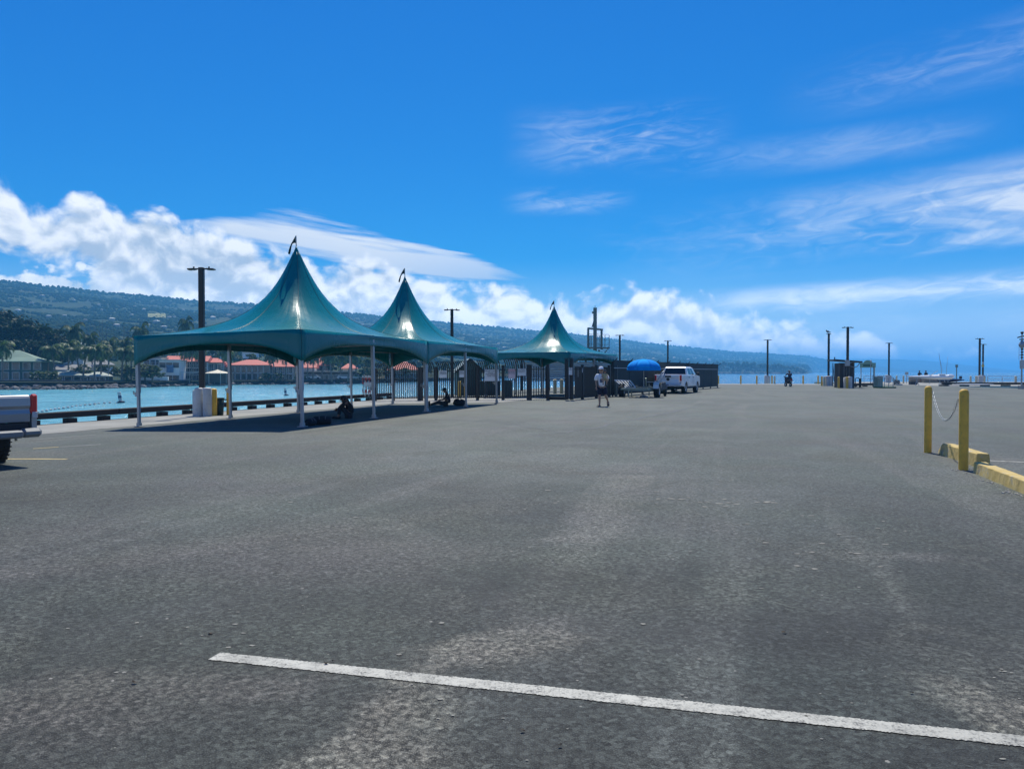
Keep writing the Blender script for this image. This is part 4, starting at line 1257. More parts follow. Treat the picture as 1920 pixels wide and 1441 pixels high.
# houses scattered over the slope
def hill_houses():
    rnd = random.Random(21)
    spots = [(122, 597, 0), (93, 600, 1), (161, 606, 2), (187, 577, 0), (192, 586, 1), (211, 604, 0), (220, 617, 0), (248, 596, 1), (271, 584, 0), (254, 578, 2), (328, 599, 0), (294, 610, 1), (275, 616, 0), (318, 600, 1), (308, 620, 0), (60, 575, 2), (35, 588, 0),
             (425, 625, 0), (140, 568, 1), (80, 560, 2), (345, 585, 2), (360, 612, 1), (400, 600, 0), (430, 596, 2), (680, 612, 0), (870, 630, 1), (905, 640, 0), (945, 655, 0), (935, 648, 2), (960, 662, 1), (930, 663, 0), (1156, 646, 0), (1178, 668, 1), (1264, 673, 0), (1305, 673, 1), (1290, 676, 0), (1225, 675, 2), (1330, 677, 0), (1400, 676, 1)]
    meshes = []
    for k, (rc, wc) in enumerate((((.40, .40, .38), (.36, .35, .32)), ((.30, .34, .33), (.32, .30, .27)), ((.22, .20, .18), (.30, .28, .25)))):
        rm = mat('far_roof_%s' % ('white', 'grey', 'brown')[k], rc, .6, 0, .1, .2); wm = mat('far_wall_%s' % ('white', 'cream', 'tan')[k], wc, .9, 0, .1, .2)
        a = MB(); a.box((0, 0, -.5), (13, 8, 6)); wall = a.mesh('wall', wm)
        b = MB(); b.add([(-7.2, -4.8, 2.4), (7.2, -4.8, 2.4), (7.2, 4.8, 2.4), (-7.2, 4.8, 2.4), (-3.5, 0, 4.6), (3.5, 0, 4.6)], [(0, 1, 5, 4), (1, 2, 5), (2, 3, 4, 5), (3, 0, 4), (3, 2, 1, 0)]); roof = b.mesh('roof', rm)
        c = MB()
        for i in range(4):
            c.box((-4.5 + 3 * i, -4.03, .6), (1.5, .06, 1.5))
        meshes.append((wall, roof, c.mesh('windows', WIN)))
    ordinal = ordn + ['thirty-first', 'thirty-second']
    count = {}
    for k, (px, py, v) in enumerate(sorted(spots)):
        count[v] = count.get(v, 0) + 1
        p, r = land_point(px, py)
        t = thing('hillside_house', 'small %s house far up the wooded slope, %s such from the left' % (('white-roofed', 'grey-roofed', 'brown-roofed')[v], ordinal[count[v] - 1]), 'house', p + Vector((0, 0, 3.0)), rnd.uniform(-.6, .6), 'small houses scattered over the wooded slope')
        s = rnd.uniform(.26, .58) * (0.75 + r / 4000)
        t.scale = (s, s, s)
        for nm, me in zip(('wall', 'roof', 'window'), meshes[v]):
            link(nm, me, t)
    p, r = land_point(292, 596)
    mb = MB(); pts = []
    for i in range(14):
        px = 278 + 34 * i / 13
        for py in (600, 596, 592):
            q, _ = land_point(px, py); pts.append(q + Vector((0, 0, 3.0)))
    mb.add(pts, [(i * 3 + j, i * 3 + 3 + j, i * 3 + 4 + j, i * 3 + 1 + j) for i in range(13) for j in range(2)], 0, True)
    mb.build('hillside_pasture', mat('dry_pasture', (0.22, 0.22, 0.07), 1.0, 0, .25, .02), kind='structure')
hill_houses()
# ------------------------------------------------------------------ peaked canopy tents
def vinyl_material():
    mt = bpy.data.materials.new('teal_vinyl'); mt.use_nodes = True
    T = NT(mt.node_tree); bs = T.n['Principled BSDF']
    tc = T.new('ShaderNodeTexCoord'); P = tc.outputs['Object']
    n = T.noise(P, 0.7, 5.0, 0.6); m = T.noise(T.vmath('MULTIPLY', P, (1.0, 1.0, 0.35)), 2.2, 5.0, 0.6, 0.4)
    c = T.mix(T.rng(n, 0.3, 0.7), (0.001, 0.148, 0.158), (0.002, 0.172, 0.182))
    c = T.mix(T.math('MULTIPLY', T.rng(m, 0.55, 0.75), 0.25), c, (0.003, 0.18, 0.19))
    T.put(bs.inputs['Base Color'], c)
    T.put(bs.inputs['Roughness'], T.rng(m, 0.3, 0.7, 0.25, 0.31))
    bs.inputs['Specular IOR Level'].default_value = 0.24
    b = T.new('ShaderNodeBump'); b.inputs['Strength'].default_value = 0.25; b.inputs['Distance'].default_value = 0.05
    px_, py_, pz_ = T.sep(P)
    fold = T.noise(T.comb(T.math('MULTIPLY', T.math('ARCTAN2', py_, px_), 7.0), T.math('MULTIPLY', pz_, 0.5), 0.0), 1.0, 3.0, 0.5, dim='2D')
    T.put(b.inputs['Height'], T.math('ADD', T.noise(P, 1.6, 3.0, 0.5), T.math('MULTIPLY', fold, 0.9))); T.l.new(b.outputs[0], bs.inputs['Normal'])
    return mt
VINYL = vinyl_material()
TA, TBW, EH, PH = 8.6, 5.8, 2.74, 3.20
def tent_profile(t):
    return interp([(0, 1.0), (0.03, 0.925), (0.07, 0.832), (0.13, 0.702), (0.20, 0.565), (0.29, 0.425), (0.38, 0.318), (0.46, 0.240), (0.55, 0.170), (0.65, 0.108), (0.75, 0.062), (0.85, 0.028), (0.93, 0.010), (1, 0.0)], t)
def smooth_profile(t):
    w, s = 0.0, 0.0
    for k in range(-2, 3):
        q = min(1, max(0, t + k * .018))
        g = (1, 2, 3, 2, 1)[k + 2]
        s += g * tent_profile(q); w += g
    return s / w if 0.02 < t < 0.98 else tent_profile(t)
def make_tent(label, centre, d, tilt):
    rz = math.atan2(-d.x, d.y)
    root = thing('canopy_tent', label, 'tent', (centre.x, centre.y, gz(centre.x, centre.y) + .01), rz, 'teal peaked canopy tents')
    root.rotation_euler = (0, -tilt, rz)
    hx, hy = TBW / 2, TA / 2
    per = []
    N = 28
    cs = [(hx, -hy), (hx, hy), (-hx, hy), (-hx, -hy)]
    for k in range(4):
        a, b = cs[k], cs[(k + 1) % 4]
        for i in range(N):
            t = i / N
            per.append((a[0] + (b[0] - a[0]) * t, a[1] + (b[1] - a[1]) * t, k, t))
    rings = [0.012, .03, .05, .075, .1, .13, .165, .2, .24, .29, .34, .39, .44, .5, .56, .62, .68, .74, .8, .85, .9, .95, 1.0]
    vs, fs = [], []
    for t in rings:
        s = min(1.0, max(0.0, (t - .30) / .70)); s = s * s * (3 - 2 * s)
        for (x, y, k, tt) in per:
            ang = math.atan2(y / hy, x / hx)
            rr = 0.5 * (hx + hy)
            m = (abs(math.cos(ang)) ** 2.5 + abs(math.sin(ang)) ** 2.5) ** (-1 / 2.5)
            ex, ey = hx * m * math.cos(ang), hy * m * math.sin(ang)
            # high on the peak the cross-section is round, lower down it takes the rectangle of the frame
            round_k = max(0.0, 1 - t / .35)
            ax = ex + (rr * .82 * math.cos(ang) - ex) * round_k * .6; ay = ey + (rr * .82 * math.sin(ang) - ey) * round_k * .6
            px, py = t * (ax + (x - ax) * s), t * (ay + (y - ay) * s)
            z = EH + PH * smooth_profile(t)
            # cloth between the ridge lines is slightly slack
            z -= 0.05 * math.sin(math.pi * tt) * math.sin(math.pi * t) ** 1.5
            vs.append((px, py, z))
    n = len(per)
    top = len(vs); vs.append((0, 0, EH + PH + .02))
    for r in range(len(rings) - 1):
        for i in range(n):
            j = (i + 1) % n
            fs.append((r * n + i, r * n + j, (r + 1) * n + j, (r + 1) * n + i))
    for i in range(n):
        fs.append((top, (i + 1) % n, i))
    mb = MB(); mb.add(vs, fs, 0, True)
    can = solidify(mb.build('canopy', VINYL, root), .006)
    # welded seams along the ridges and down the middle of each face
    seam_m = mat('teal_welt', (0.002, 0.10, 0.105), .45)
    for i in list(range(0, n, N)) + list(range(N // 2, n, N)):
        pts = [Vector(vs[r * n + i]) + Vector((0, 0, .004)) for r in range(1, len(rings))]
        sm = MB(); sm.tube(pts, .012, 5); sm.build('seam', seam_m, root)
    # arched valance, one sheet per side
    for k in range(4):
        a, b = Vector((*cs[k], 0)), Vector((*cs[(k + 1) % 4], 0))
        out = Vector(((a + b).x, (a + b).y, 0)).normalized()
        mb = MB(); M_ = 36; rows = 5
        vv = []
        for i in range(M_ + 1):
            t = i / M_
            q = abs(2 * t - 1)
            dep = 0.33 + 0.56 * q ** 3.0
            for j in range(rows + 1):
                f = j / rows
                p = a.lerp(b, t) + out * (0.012 + 0.03 * math.sin(math.pi * f) * math.sin(9 * t + k))
                vv.append((p.x, p.y, EH - .004 - dep * f))
        mb.add(vv, [(i * (rows + 1) + j, (i + 1) * (rows + 1) + j, (i + 1) * (rows + 1) + j + 1, i * (rows + 1) + j + 1) for i in range(M_) for j in range(rows)], 0, True)
        solidify(mb.build('valance', VINYL, root), .005)
        mb = MB(); ins = -out * .05
        mb.bar(a + ins + Vector((0, 0, EH - .10)), b + ins + Vector((0, 0, EH - .10)), .07, .07)
        mb.build('eave_beam', alu(), root)
    # legs
    leg = MB()
    leg.box((0, 0, 1.02), (.075, .075, 2.0)); leg.box((0, 0, 1.86), (.098, .098, 1.68))
    leg_me = leg.mesh('leg', alu())
    foot = MB().box((0, 0, .012), (.22, .22, .024), bev=.004).box((0, 0, .07), (.11, .11, .10)).mesh('foot_plate', galv())
    brk = MB(); brk.box((-.085, 0, .98), (.07, .05, .14)); brk.cyl((-.17, 0, 1.0), (.03, 0, 1.0), .016, n=8); brk.box((-.18, 0, 1.03), (.02, .03, .11))
    brk_me = brk.mesh('leg_adjuster', galv())
    spots = [(hx, -hy), (hx, hy), (-hx, hy), (-hx, -hy), (hx, 0), (-hx, 0)]
    for (x, y) in spots:
        xi = x - .06 * (1 if x > 0 else -1); yi = y - (.06 if y > 0 else (-.06 if y < 0 else 0))
        lo = link('leg', leg_me, root, (xi, yi, 0))
        link('foot_plate', foot, lo); link('leg_adjuster', brk_me, lo)
    # finial with a drooping pennant
    f = MB(); f.cyl((0, 0, EH + PH - .05), (0, 0, EH + PH + .34), .018, n=8); f.build('finial', galv(), root)
    pn = MB(); pp = []
    for i in range(9):
        t = i / 8
        x = -.30 * t ** .9; zt = EH + PH + .36 - .12 * t - .50 * t * t; zb_ = zt - .26 * (1 - t) - .015
        y = .05 * math.sin(5 * t)
        pp += [(x, y, zt), (x + .01, -y, zb_)]
    pn.add(pp, [(2 * i, 2 * i + 1, 2 * i + 3, 2 * i + 2) for i in range(8)], 0, True)
    solidify(pn.build('pennant', mat('dark_green_cloth', (.008, .035, .035), .8), root), .006)
    return root
T1C = TB + D1 * (TA / 2) + N1 * (TBW / 2)
T2C = T1C + D1 * TA
RF3 = Vector((3.42, 45.3)); N3 = Vector((-D3.y, D3.x))
T3C = RF3 + D3 * (TA / 2) + N3 * (TBW / 2)
make_tent('nearest and largest teal peaked tent, beside the grey pickup', T1C, D1, .020)
make_tent('middle teal peaked tent, joined to the back of the nearest one', T2C, D1, .020)
make_tent('farthest teal peaked tent, behind the black picket fence', T3C, D3, .0)

# ------------------------------------------------------------------ bull rails along the pier edges
def bull_rail(name, label, a, b, block_gap, mt, w=.28, hb=.17, hr=.21, bl=.36, zoff=0.0, zf=gz):
    a, b = Vector(a[:2]), Vector(b[:2]); L = (b - a).length; d = (b - a) / L
    rz = math.atan2(d.y, d.x)
    t = thing(name, label, 'bull rail', (a.x, a.y, zf(*a) + zoff), rz)
    dz = zf(*b) - zf(*a)
    blk = MB().box((0, 0, hb / 2 - .02), (bl, w * .96, hb + .04)).mesh('block', mt)
    n = int(L / block_gap)
    for i in range(n + 1):
        x = min(i * block_gap + .2, L - .2)
        link('block', blk, t, (x, 0, dz * x / L))
    k = max(1, int(round(L / 4.35)))
    tim = MB().box((0, 0, hb + .02 + hr / 2 + .002), (L / k - .02, w, hr), bev=.02).mesh('timber', mt)
    for i in range(k):
        x = (i + .5) * L / k
        o = link('timber', tim, t, (x, 0, dz * x / L))
        o.rotation_euler = (0, -math.atan2(dz, L), 0)
    return t
bull_rail('bull_rail', 'dark timber bull rail on blocks along the harbour edge beside the tents', uvp(SEA_U - .22, -14), uvp(SEA_U - .22, 26.9), 1.45, dark_timber())

# ------------------------------------------------------------------ lamp posts and bollards
def lamp_meshes():
    m = {}
    m['pole'] = MB().box((0, 0, 2.9), (.20, .20, 5.8), bev=.02).mesh('pole', bronze_paint())
    h = MB(); h.box((0, 0, 0), (.30, .26, .055), bev=.012); h.box((-.02, 0, -.033), (.22, .2, .012))
    m['head'] = h.mesh('lamp_head', bronze_paint())
    m['arm'] = MB().box((0, 0, 0), (.16, .06, .05)).mesh('arm', bronze_paint())
    m['cell'] = MB().cyl((0, 0, 0), (0, 0, .07), .032, n=8).mesh('photocell', bronze_paint())
    b = MB(); b.lathe([(.02, 1.02), (.33, 1.02), (.36, .98), (.36, -.1)], n=20)
    m['base'] = b.mesh('pedestal', white_paint())
    m['plate'] = MB().box((0, 0, 1.035), (.34, .34, .03)).mesh('base_plate', bronze_paint())
    return m
LM = lamp_meshes()
def lamp(label, px, dist, base=True, rz=0.0, h=5.85):
    p = at(px, dist); z = gz(p.x, p.y)
    t = thing('lamp_post', label, 'lamp post', (p.x, p.y, z), rz, 'dark twin-headed lamp posts')
    o = link('pole', LM['pole'], t); o.scale = (1, 1, h / 5.8)
    for s in (-1, 1):
        a = link('arm', LM['arm'], t, (s * .17, 0, h - .06))
        hd = link('lamp_head', LM['head'], a, (s * .20, 0, -.01)); hd.rotation_euler = (0, s * .04, 0)
        link('photocell', LM['cell'], a, (s * .13, 0, .02))
    if base:
        link('pedestal', LM['base'], t); link('base_plate', LM['plate'], t)
    return t
lamp('tall lamp post on the white pedestal beside the first tent', 379, 30.0)
lamp('lamp post rising behind the middle tent', 847.5, 50.2, False, .1)
lamp('lamp post just right of the farthest tent', 1162, 87, False)
lamp('lamp post above the white pickup truck', 1252, 104, False)
lamp('lamp post on the far pier edge nearest the scooter rider', 1439, 101, True)
lamp('lamp post with a bird on top, left of the ticket kiosk', 1553.5, 84.5, True, .9)
lamp('tallest-looking lamp post standing in front of the ticket kiosk', 1589, 72.5, True)
lamp('lamp post right of the arched green sign', 1666.5, 112, True)
lamp('taller lamp post of the pair near the canoe', 1836.5, 97, True)
lamp('shorter lamp post of the pair, with a yellow sign', 1842.8, 117, True)
def bollard_mesh(nm, m, r, h):
    mb = MB(); mb.lathe([(.005, h), (r * .55, h - .004), (r * .9, h - .03), (r, h - .06), (r, -.1)], n=18)
    return mb.mesh(nm, m)
BOL_W = bollard_mesh('white_bollard', white_paint(), .17, 1.12)
BOL_Y = bollard_mesh('yellow_bollard', yellow_paint(), .10, 1.08)
BOL_T = bollard_mesh('cream_bollard', mat('cream_paint', (.62, .55, .36), .65, 0, .1, 3.0, col2=(.5, .45, .32)), .11, 1.05)
def bollard(me, label, px, dist, s=1.0, group=None, p=None):
    p = p or at(px, dist)
    o = link(me.name.split('.')[0], me, None, (p.x, p.y, gz(p.x, p.y)), 0.0, label=label, category='bollard', group=group)
    o.scale = (s, s, 1.0)
    return o
G = 'bollards around the lamp pedestals'
bollard(BOL_W, 'white bollard on the left face of the nearest lamp pedestal', 373, 29.55, 1.0, G)
bollard(BOL_W, 'white bollard in front of the nearest lamp pedestal', 388.5, 29.45, 1.0, G)
bollard(BOL_Y, 'yellow bollard on the right face of the nearest lamp pedestal', 399, 29.7, 1.5, G)
bollard(BOL_Y, 'slim yellow bollard behind the middle leg of the nearest tent', 428.5, 30.2, .85, G)
for k, (px, dist, me, lab) in enumerate((
        (1541, 84, BOL_Y, 'yellow bollard left of the bird-topped lamp'), (1545.5, 83.6, BOL_T, 'cream bollard beside the bird-topped lamp'), (1551, 83.8, BOL_W, 'white bollard before the bird-topped lamp'), (1557, 83.8, BOL_W, 'white bollard right of the bird-topped lamp'),
        (1572.5, 72.4, BOL_Y, 'yellow bollard at the left corner of the ticket kiosk'), (1586, 71.9, BOL_T, 'cream bollard left of the kiosk lamp'), (1593.5, 71.8, BOL_W, 'white bollard right of the kiosk lamp'), (1588.5, 71.6, BOL_Y, 'yellow bollard directly before the kiosk lamp'),
        (1447.5, 99.5, BOL_Y, 'yellow bollard right of the far-edge lamp'), (1452.5, 98.8, BOL_T, 'cream bollard beyond the far-edge lamp'), (1436, 99.8, BOL_W, 'white bollard left of the far-edge lamp'),
        (1663, 110, BOL_W, 'white bollard before the lamp by the arched sign'), (1830, 95.8, BOL_T, 'cream bollard left of the lamp pair'), (1838, 95.6, BOL_W, 'white bollard before the lamp pair'), (1846, 96.0, BOL_T, 'cream bollard right of the lamp pair'))):
    bollard(me, lab, px, dist, 1.25 if me is BOL_W else 1.0, G)
for k, px in enumerate((1389, 1419, 1506, 1534, 1347, 1480)):
    if px == 1480:
        continue
    bollard(BOL_Y, ['first yellow edge bollard right of the dark screened fence', 'second yellow edge bollard right of the dark screened fence', 'yellow edge bollard right of the scooter rider', 'yellow edge bollard nearest the bird-topped lamp', 'yellow edge bollard hard by the end of the screened fence'][k], px, 97.5, 1.0, 'yellow bollards along the far pier edge')
# two posts with a sagging chain in the foreground
PB1, PB2 = gp(1739.6, 848.2), gp(1806.3, 880.8)
POST = bollard_mesh('yellow_post', yellow_paint(), .070, 1.28)
bollard(POST, 'farther of the two yellow posts joined by a chain', 0, 0, .95, 'chained yellow posts', PB1)
bollard(POST, 'nearer of the two yellow posts joined by a chain', 0, 0, 1.0, 'chained yellow posts', PB2)
def build_chain():
    t = thing('chain', 'galvanised chain sagging between the two yellow posts', 'chain', (0, 0, 0))
    a = PB1 + Vector((.05, -.06, 1.18)); b = PB2 + Vector((-.055, .06, 1.12))
    pts = []
    N = 46
    for i in range(N + 1):
        s = i / N
        p = a.lerp(b, s); p.z -= 0.56 * (4 * s * (1 - s)) * .78
        pts.append(p)
    ln = MB(); path = []
    for i in range(14):
        an = 6.283 * i / 14
        path.append((.020 * math.cos(an) + (.016 if math.cos(an) > 0 else -.016), .013 * math.sin(an), 0))
    ln.tube(path, .0042, 6, closed=True)
    me = ln.mesh('chain_link', galv())
    for i in range(N):
        o = link('chain_link', me, t, (pts[i] + pts[i + 1]) / 2)
        d = (pts[i + 1] - pts[i])
        q = d.to_track_quat('X', 'Z')
        o.rotation_mode = 'QUATERNION'
        from mathutils import Quaternion
        o.rotation_quaternion = q @ Quaternion((1, 0, 0), math.pi / 2 if i % 2 else 0.0)
        L = d.length / .062
        o.scale = (max(.9, L), 1, 1)
build_chain()
# painted concrete curb pieces
def curb_material():
    mt = bpy.data.materials.new('chipped_yellow_curb'); mt.use_nodes = True
    T = NT(mt.node_tree); bs = T.n['Principled BSDF']
    tc = T.new('ShaderNodeTexCoord'); P = tc.outputs['Object']
    n = T.noise(P, 5.0, 8.0, 0.68, 0.3); m = T.noise(P, 26.0, 6.0, 0.7)
    c = T.mix(T.rng(n, 0.35, 0.65), (0.56, 0.39, 0.11), (0.64, 0.49, 0.20))
    c = T.mix(T.rng(T.math('ADD', T.math('MULTIPLY', n, .6), T.math('MULTIPLY', m, .4)), 0.54, 0.64), c, (0.42, 0.39, 0.33))
    c = T.mix(T.math('MULTIPLY', T.rng(T.noise(P, 2.0, 6.0, .7, w=4.0), .58, .7), .7), c, (0.16, 0.13, 0.09))
    T.put(bs.inputs['Base Color'], c); bs.inputs['Roughness'].default_value = 0.85
    b = T.new('ShaderNodeBump'); b.inputs['Strength'].default_value = .6; b.inputs['Distance'].default_value = .02
    T.put(b.inputs['Height'], T.math('ADD', n, m)); T.l.new(b.outputs[0], bs.inputs['Normal'])
    return mt
CURB = curb_material()
def curb(label, a, b, w, h, slope0, slope1):
    a, b = Vector(a), Vector(b); L = (b - a).length
    rz = math.atan2((b - a).y, (b - a).x)
    mb = MB()
    prof = [(-w / 2, -.05), (-w / 2 * .82, h * .94), (-w / 2 * .70, h), (w / 2 * .70, h), (w / 2 * .82, h * .94), (w / 2, -.05)]
    n = max(6, int(L / .06)); vs = []
    rnd = random.Random(int(L * 100))
    for i in range(n + 1):
        x = L * i / n
        e = 1.0
        if slope0 and x < slope0:
            e = .35 + .65 * x / slope0
        if slope1 and x > L - slope1:
            e = .45 + .55 * (L - x) / slope1
        for (y, z) in prof:
            vs.append((x, y + rnd.uniform(-.004, .004), (z * e if z > 0 else z) + rnd.uniform(-.003, .003)))
    k = len(prof)
    fs = [(i * k + j, i * k + j + 1, (i + 1) * k + j + 1, (i + 1) * k + j) for i in range(n) for j in range(k - 1)]
    fs += [tuple(range(k)), tuple(n * k + j for j in range(k - 1, -1, -1))]
    mb.add(vs, fs)
    o = mb.build('concrete_curb', CURB, None, a, rz, label=label, category='curb', group='yellow curb pieces')
    return bevel(o, .008)
c0, c1, c2, c3 = gp(1770, 850.5), gp(1845, 876), gp(1838, 886), gp(1965, 938)
curb('yellow curb block behind the nearer chained post', c0, c1 + (c1 - c0) * -.02, .23, .22, .22, 0)
curb('long worn yellow curb running off the picture edge', c2, c3 + (c3 - c2) * 1.2, .21, .165, 0, 0)
def crumbs():
    rnd = random.Random(8); mb = MB()
    for k in range(70):
        s = rnd.random()
        p = c2.lerp(c3, s * .9) + Vector((-.18 - abs(rnd.gauss(0, .06)), rnd.uniform(-.05, .05), 0)) if k < 50 else PB2 + Vector((rnd.uniform(-.2, .25), rnd.uniform(-.12, .05), 0))
        r = rnd.uniform(.004, .016)
        mb.box((p.x, p.y, r * .3), (r * 2.4, r * 1.6, r * .8), rz=rnd.random() * 3)
    mb.build('concrete_crumbs', concrete(), kind='stuff')
crumbs()
# litter bin by the lamp
def bin_(label, px, dist, w, h, m):
    p = at(px, dist); t = thing('litter_bin', label, 'bin', (p.x, p.y, gz(p.x, p.y)), .3)
    b = MB(); b.lathe([(.02, 0), (w * .42, 0), (w * .5, h * .92), (w * .46, h * .92), (w * .4, .05), (.02, .05)], n=20); b.build('body', m, t)
    r = MB(); r.lathe([(w * .44, h * .9), (w * .54, h * .9), (w * .54, h * .97), (w * .44, h * .97), (w * .44, h * .9)], n=20); r.build('rim', m, t)
    l = MB(); l.box((w * .62, 0, h * .86), (.10, .12, .05)); l.build('handle', m, t)
bin_('dark green litter bin between the lamp pedestal and the slim yellow bollard', 411, 30.1, .36, .72, mat('dark_green_plastic', (.010, .040, .042), .5))
# ------------------------------------------------------------------ black picket fence with out-curved tops
def line_hit(px, a, b):
    """where the fence line a-b stands under a given photo column"""
    k = (px - CX) / FPX
    d = b - a
    s = (k * a.y - a.x) / (d.x - k * d.y)
    return a + d * s
FP0, FC = gp(737, 751.2), gp(1067, 750.0)
FR = FC + Vector((D3.x, D3.y, 0)) * 36
def picket_mesh(curved=True, h=1.76):
    mb = MB()
    pts = [(0, 0, .12), (0, 0, h)]
    if curved:
        pts += [(0, -.03, h + .16), (0, -.11, h + .31), (0, -.23, h + .43), (0, -.37, h + .50)]
    for a, b in zip(pts, pts[1:]):
        mb.bar(a, b, .046, .034)
    return mb.mesh('picket', black_paint())
PK_C, PK_S = picket_mesh(), picket_mesh(False, 1.86)
def fence_run(label, a, b, posts, pk, gap=.125, skip=()):
    d = (b - a); L = d.length; d.normalize(); rz = math.atan2(d.y, d.x)
    t = thing('picket_fence', label, 'fence', a, rz, 'black picket fence sections')
    t.location.z = 0.0
    def zl(x):
        p = a + d * x; return gz(p.x, p.y)
    n = int(L / gap)
    for i in range(n + 1):
        x = i * L / n
        if any(abs(x - q) < .07 for q in posts):
            continue
        link('picket', pk, t, (x, 0, zl(x)))
    for z in (.19, 1.70):
        mb = MB(); mb.bar((0, .03, z + zl(0)), (L, .03, z + zl(L)), .05, .045); mb.build('rail', black_paint(), t)
    pm = MB().box((0, 0, .92), (.15, .15, 2.0), bev=.01).box((0, 0, 1.94), (.17, .17, .04)).mesh('post', black_paint())
    for x in posts:
        link('post', pm, t, (x, .03, zl(x)))
    return t
def xs(a, b, pxs):
    d = (b - a).normalized()
    return [(line_hit(p, a, b) - a).dot(d) for p in pxs]
P725 = line_hit(727, FP0, FC); P992 = line_hit(992, FP0, FC); P1028 = line_hit(1028, FP0, FC); P1062 = line_hit(1061, FP0, FC); P703 = line_hit(701, FP0, FC); P680 = line_hit(681, FP0, FC)
fence_run('section of black picket fence from the harbour edge to the gate', P703, P992, xs(P703, P992, (703, 737, 785, 790, 817, 895, 943, 990)), PK_C)
fence_run('black picket gate leaf left of the open gateway', P992, P1028, xs(P992, P1028, (994, 1027)), PK_S)
def wing():
    a, b = P680, P703
    d = (b - a); L = d.length; d.normalize(); rz = math.atan2(d.y, d.x)
    t = thing('fence_wing', 'red and white warning fence wing reaching out over the water', 'fence', (a.x, a.y, gz(a.x, a.y)), rz)
    RW = [mat('red_reflective', (.42, .05, .045), .5, 0, .15, 2.0), white_paint()]
    n = 7
    for i in range(n):
        x = L * i / (n - 1)
        mb = MB(); mb.bar((x, 0, .22), (x, 0, 1.35), .034, .03); mb.build('picket', black_paint(), t)
        for (z0, z1, c) in ((1.28, 1.42, 0), (1.42, 1.55, 1), (.48, .70, 0), (1.02, 1.24, i % 2), (.30, .46, 1) if i % 2 else (.72, .9, 1)):
            q = MB(); q.bar((x, -.004, z0), (x + (.03 if i % 2 else -.03), -.004, z1), .07, .05); q.build('sleeve', RW[c], t)
    MB().box((L / 2, -.05, 1.02), (L * .75, .02, .26)).build('warning_plate', white_paint(), t)
    for z in (.24, 1.30):
        MB().bar((0, .03, z), (L, .03, z), .04, .04).build('rail', black_paint(), t)
wing()
# gateway columns, threshold and notices
for k, px in enumerate((1062.5, 1071.5)):
    p = line_hit(px, FP0, FC) if k == 0 else FC + Vector((.14, .0, 0))
    t = thing('gate_column', ['black gate column at the open gateway', 'black corner column of the fence, covered with notices'][k], 'gate post', (p.x, p.y, gz(p.x, p.y)), math.atan2((FC - FP0).y, (FC - FP0).x))
    MB().box((0, 0, 1.13), (.19, .19, 2.2), bev=.02).build('shaft', black_paint(), t)
    MB().box((0, 0, 2.28), (.24, .24, .05)).build('cap', black_paint(), t)
d = (P1062 - P1028)
o = MB().bar((0, 0, .08), (d.length, 0, .08), .12, .16).build('gate_track', black_paint(), None, (P1028.x, P1028.y + .35, 0), math.atan2(d.y, d.x), label='low black beam across the open gateway', category='gate track')
# along the side of the enclosure
ra, rb = FC + Vector((.35, .4, 0)), line_hit(1158, FC, FR)
fence_run('side run of black picket fence behind the walking person', ra, rb, xs(ra, rb, (1093, 1119, 1143, 1156)), PK_S, .13)
def sign(label, px, py0, py1, w_px, line=(None, None), text=(), back=None, off=.10, red=False):
    a, b = line if line[0] is not None else (FP0, FC)
    p = line_hit(px, a, b); dist = p.y
    d = (b - a).normalized(); nrm = Vector((d.y, -d.x, 0))
    if nrm.y > 0:
        nrm = -nrm
    p = p + nrm * off
    w = w_px / FPX * dist; h = (py1 - py0) / FPX * dist; zc = zat((py0 + py1) / 2, dist)
    t = thing('notice_sign', label, 'sign', (p.x, p.y, zc), math.atan2(nrm.x, -nrm.y) if False else math.atan2(d.y, d.x), 'notices fixed to the fence')
    MB().box((0, 0, 0), (w, .012, h), bev=.003).build('plate', back or mat('white_sign_sheet', (.70, .70, .68), .45, 0, .05, 2.0), t)
    n = len(text); y = h / 2
    for i, (s, sz) in enumerate(text):
        hh = h * sz
        y -= hh * 1.1
        cu = bpy.data.curves.new('lettering', 'FONT'); cu.body = s; cu.align_x = 'CENTER'; cu.size = hh * 1.15; cu.extrude = .002
        cu.materials.append(mat('red_ink', (.45, .03, .03), .6) if red and i == 0 else mat('black_ink', (.03, .03, .035), .6))
        tmp = bpy.data.objects.new('lettering', cu)
        o = link('lettering', bpy.data.meshes.new_from_object(tmp), t, (0, -.009, y)); o.rotation_euler = (math.pi / 2, 0, 0)
        bpy.data.objects.remove(tmp)
        # keep the words inside the plate
        est = .56 * len(s) * cu.size
        if est > w * .92:
            o.scale.x = w * .92 / est
    return t
sign('grey notice plate on the fence left of the green hut', 832, 694.5, 708, 15.5, text=(('NOTICE', .2), ('RESTRICTED AREA', .14), ('NO TRESPASSING', .14)))
sign('notice plate in front of the green hut door', 869.5, 694.5, 707, 15, text=(('SECURITY ZONE', .2), ('AUTHORIZED', .14), ('PERSONNEL ONLY', .14)))
sign('large security notice sheet with several lines of black lettering', 923, 692.5, 714, 28, text=(('SECURITY NOTICE', .17), ('MARSEC 1', .13), ('SECURITY MEASURES IN EFFECT', .09), ('ALL PERSONS AND VEHICLES', .06), ('ENTERING THIS FACILITY', .06), ('ARE SUBJECT TO SEARCH', .06)))
sign('pinkish white notice with red heading on the fence', 960.5, 691.5, 709, 13.5, text=(('WARNING', .2), ('NO ENTRY', .15), ('AREA CLOSED', .12)), back=mat('pink_white_sheet', (.66, .52, .54), .5), red=True)
sign('smaller white notice right of the pinkish one', 979.5, 691, 704, 16, text=(('ALL VISITORS', .18), ('MUST SHOW', .16), ('PHOTO I.D.', .16)))
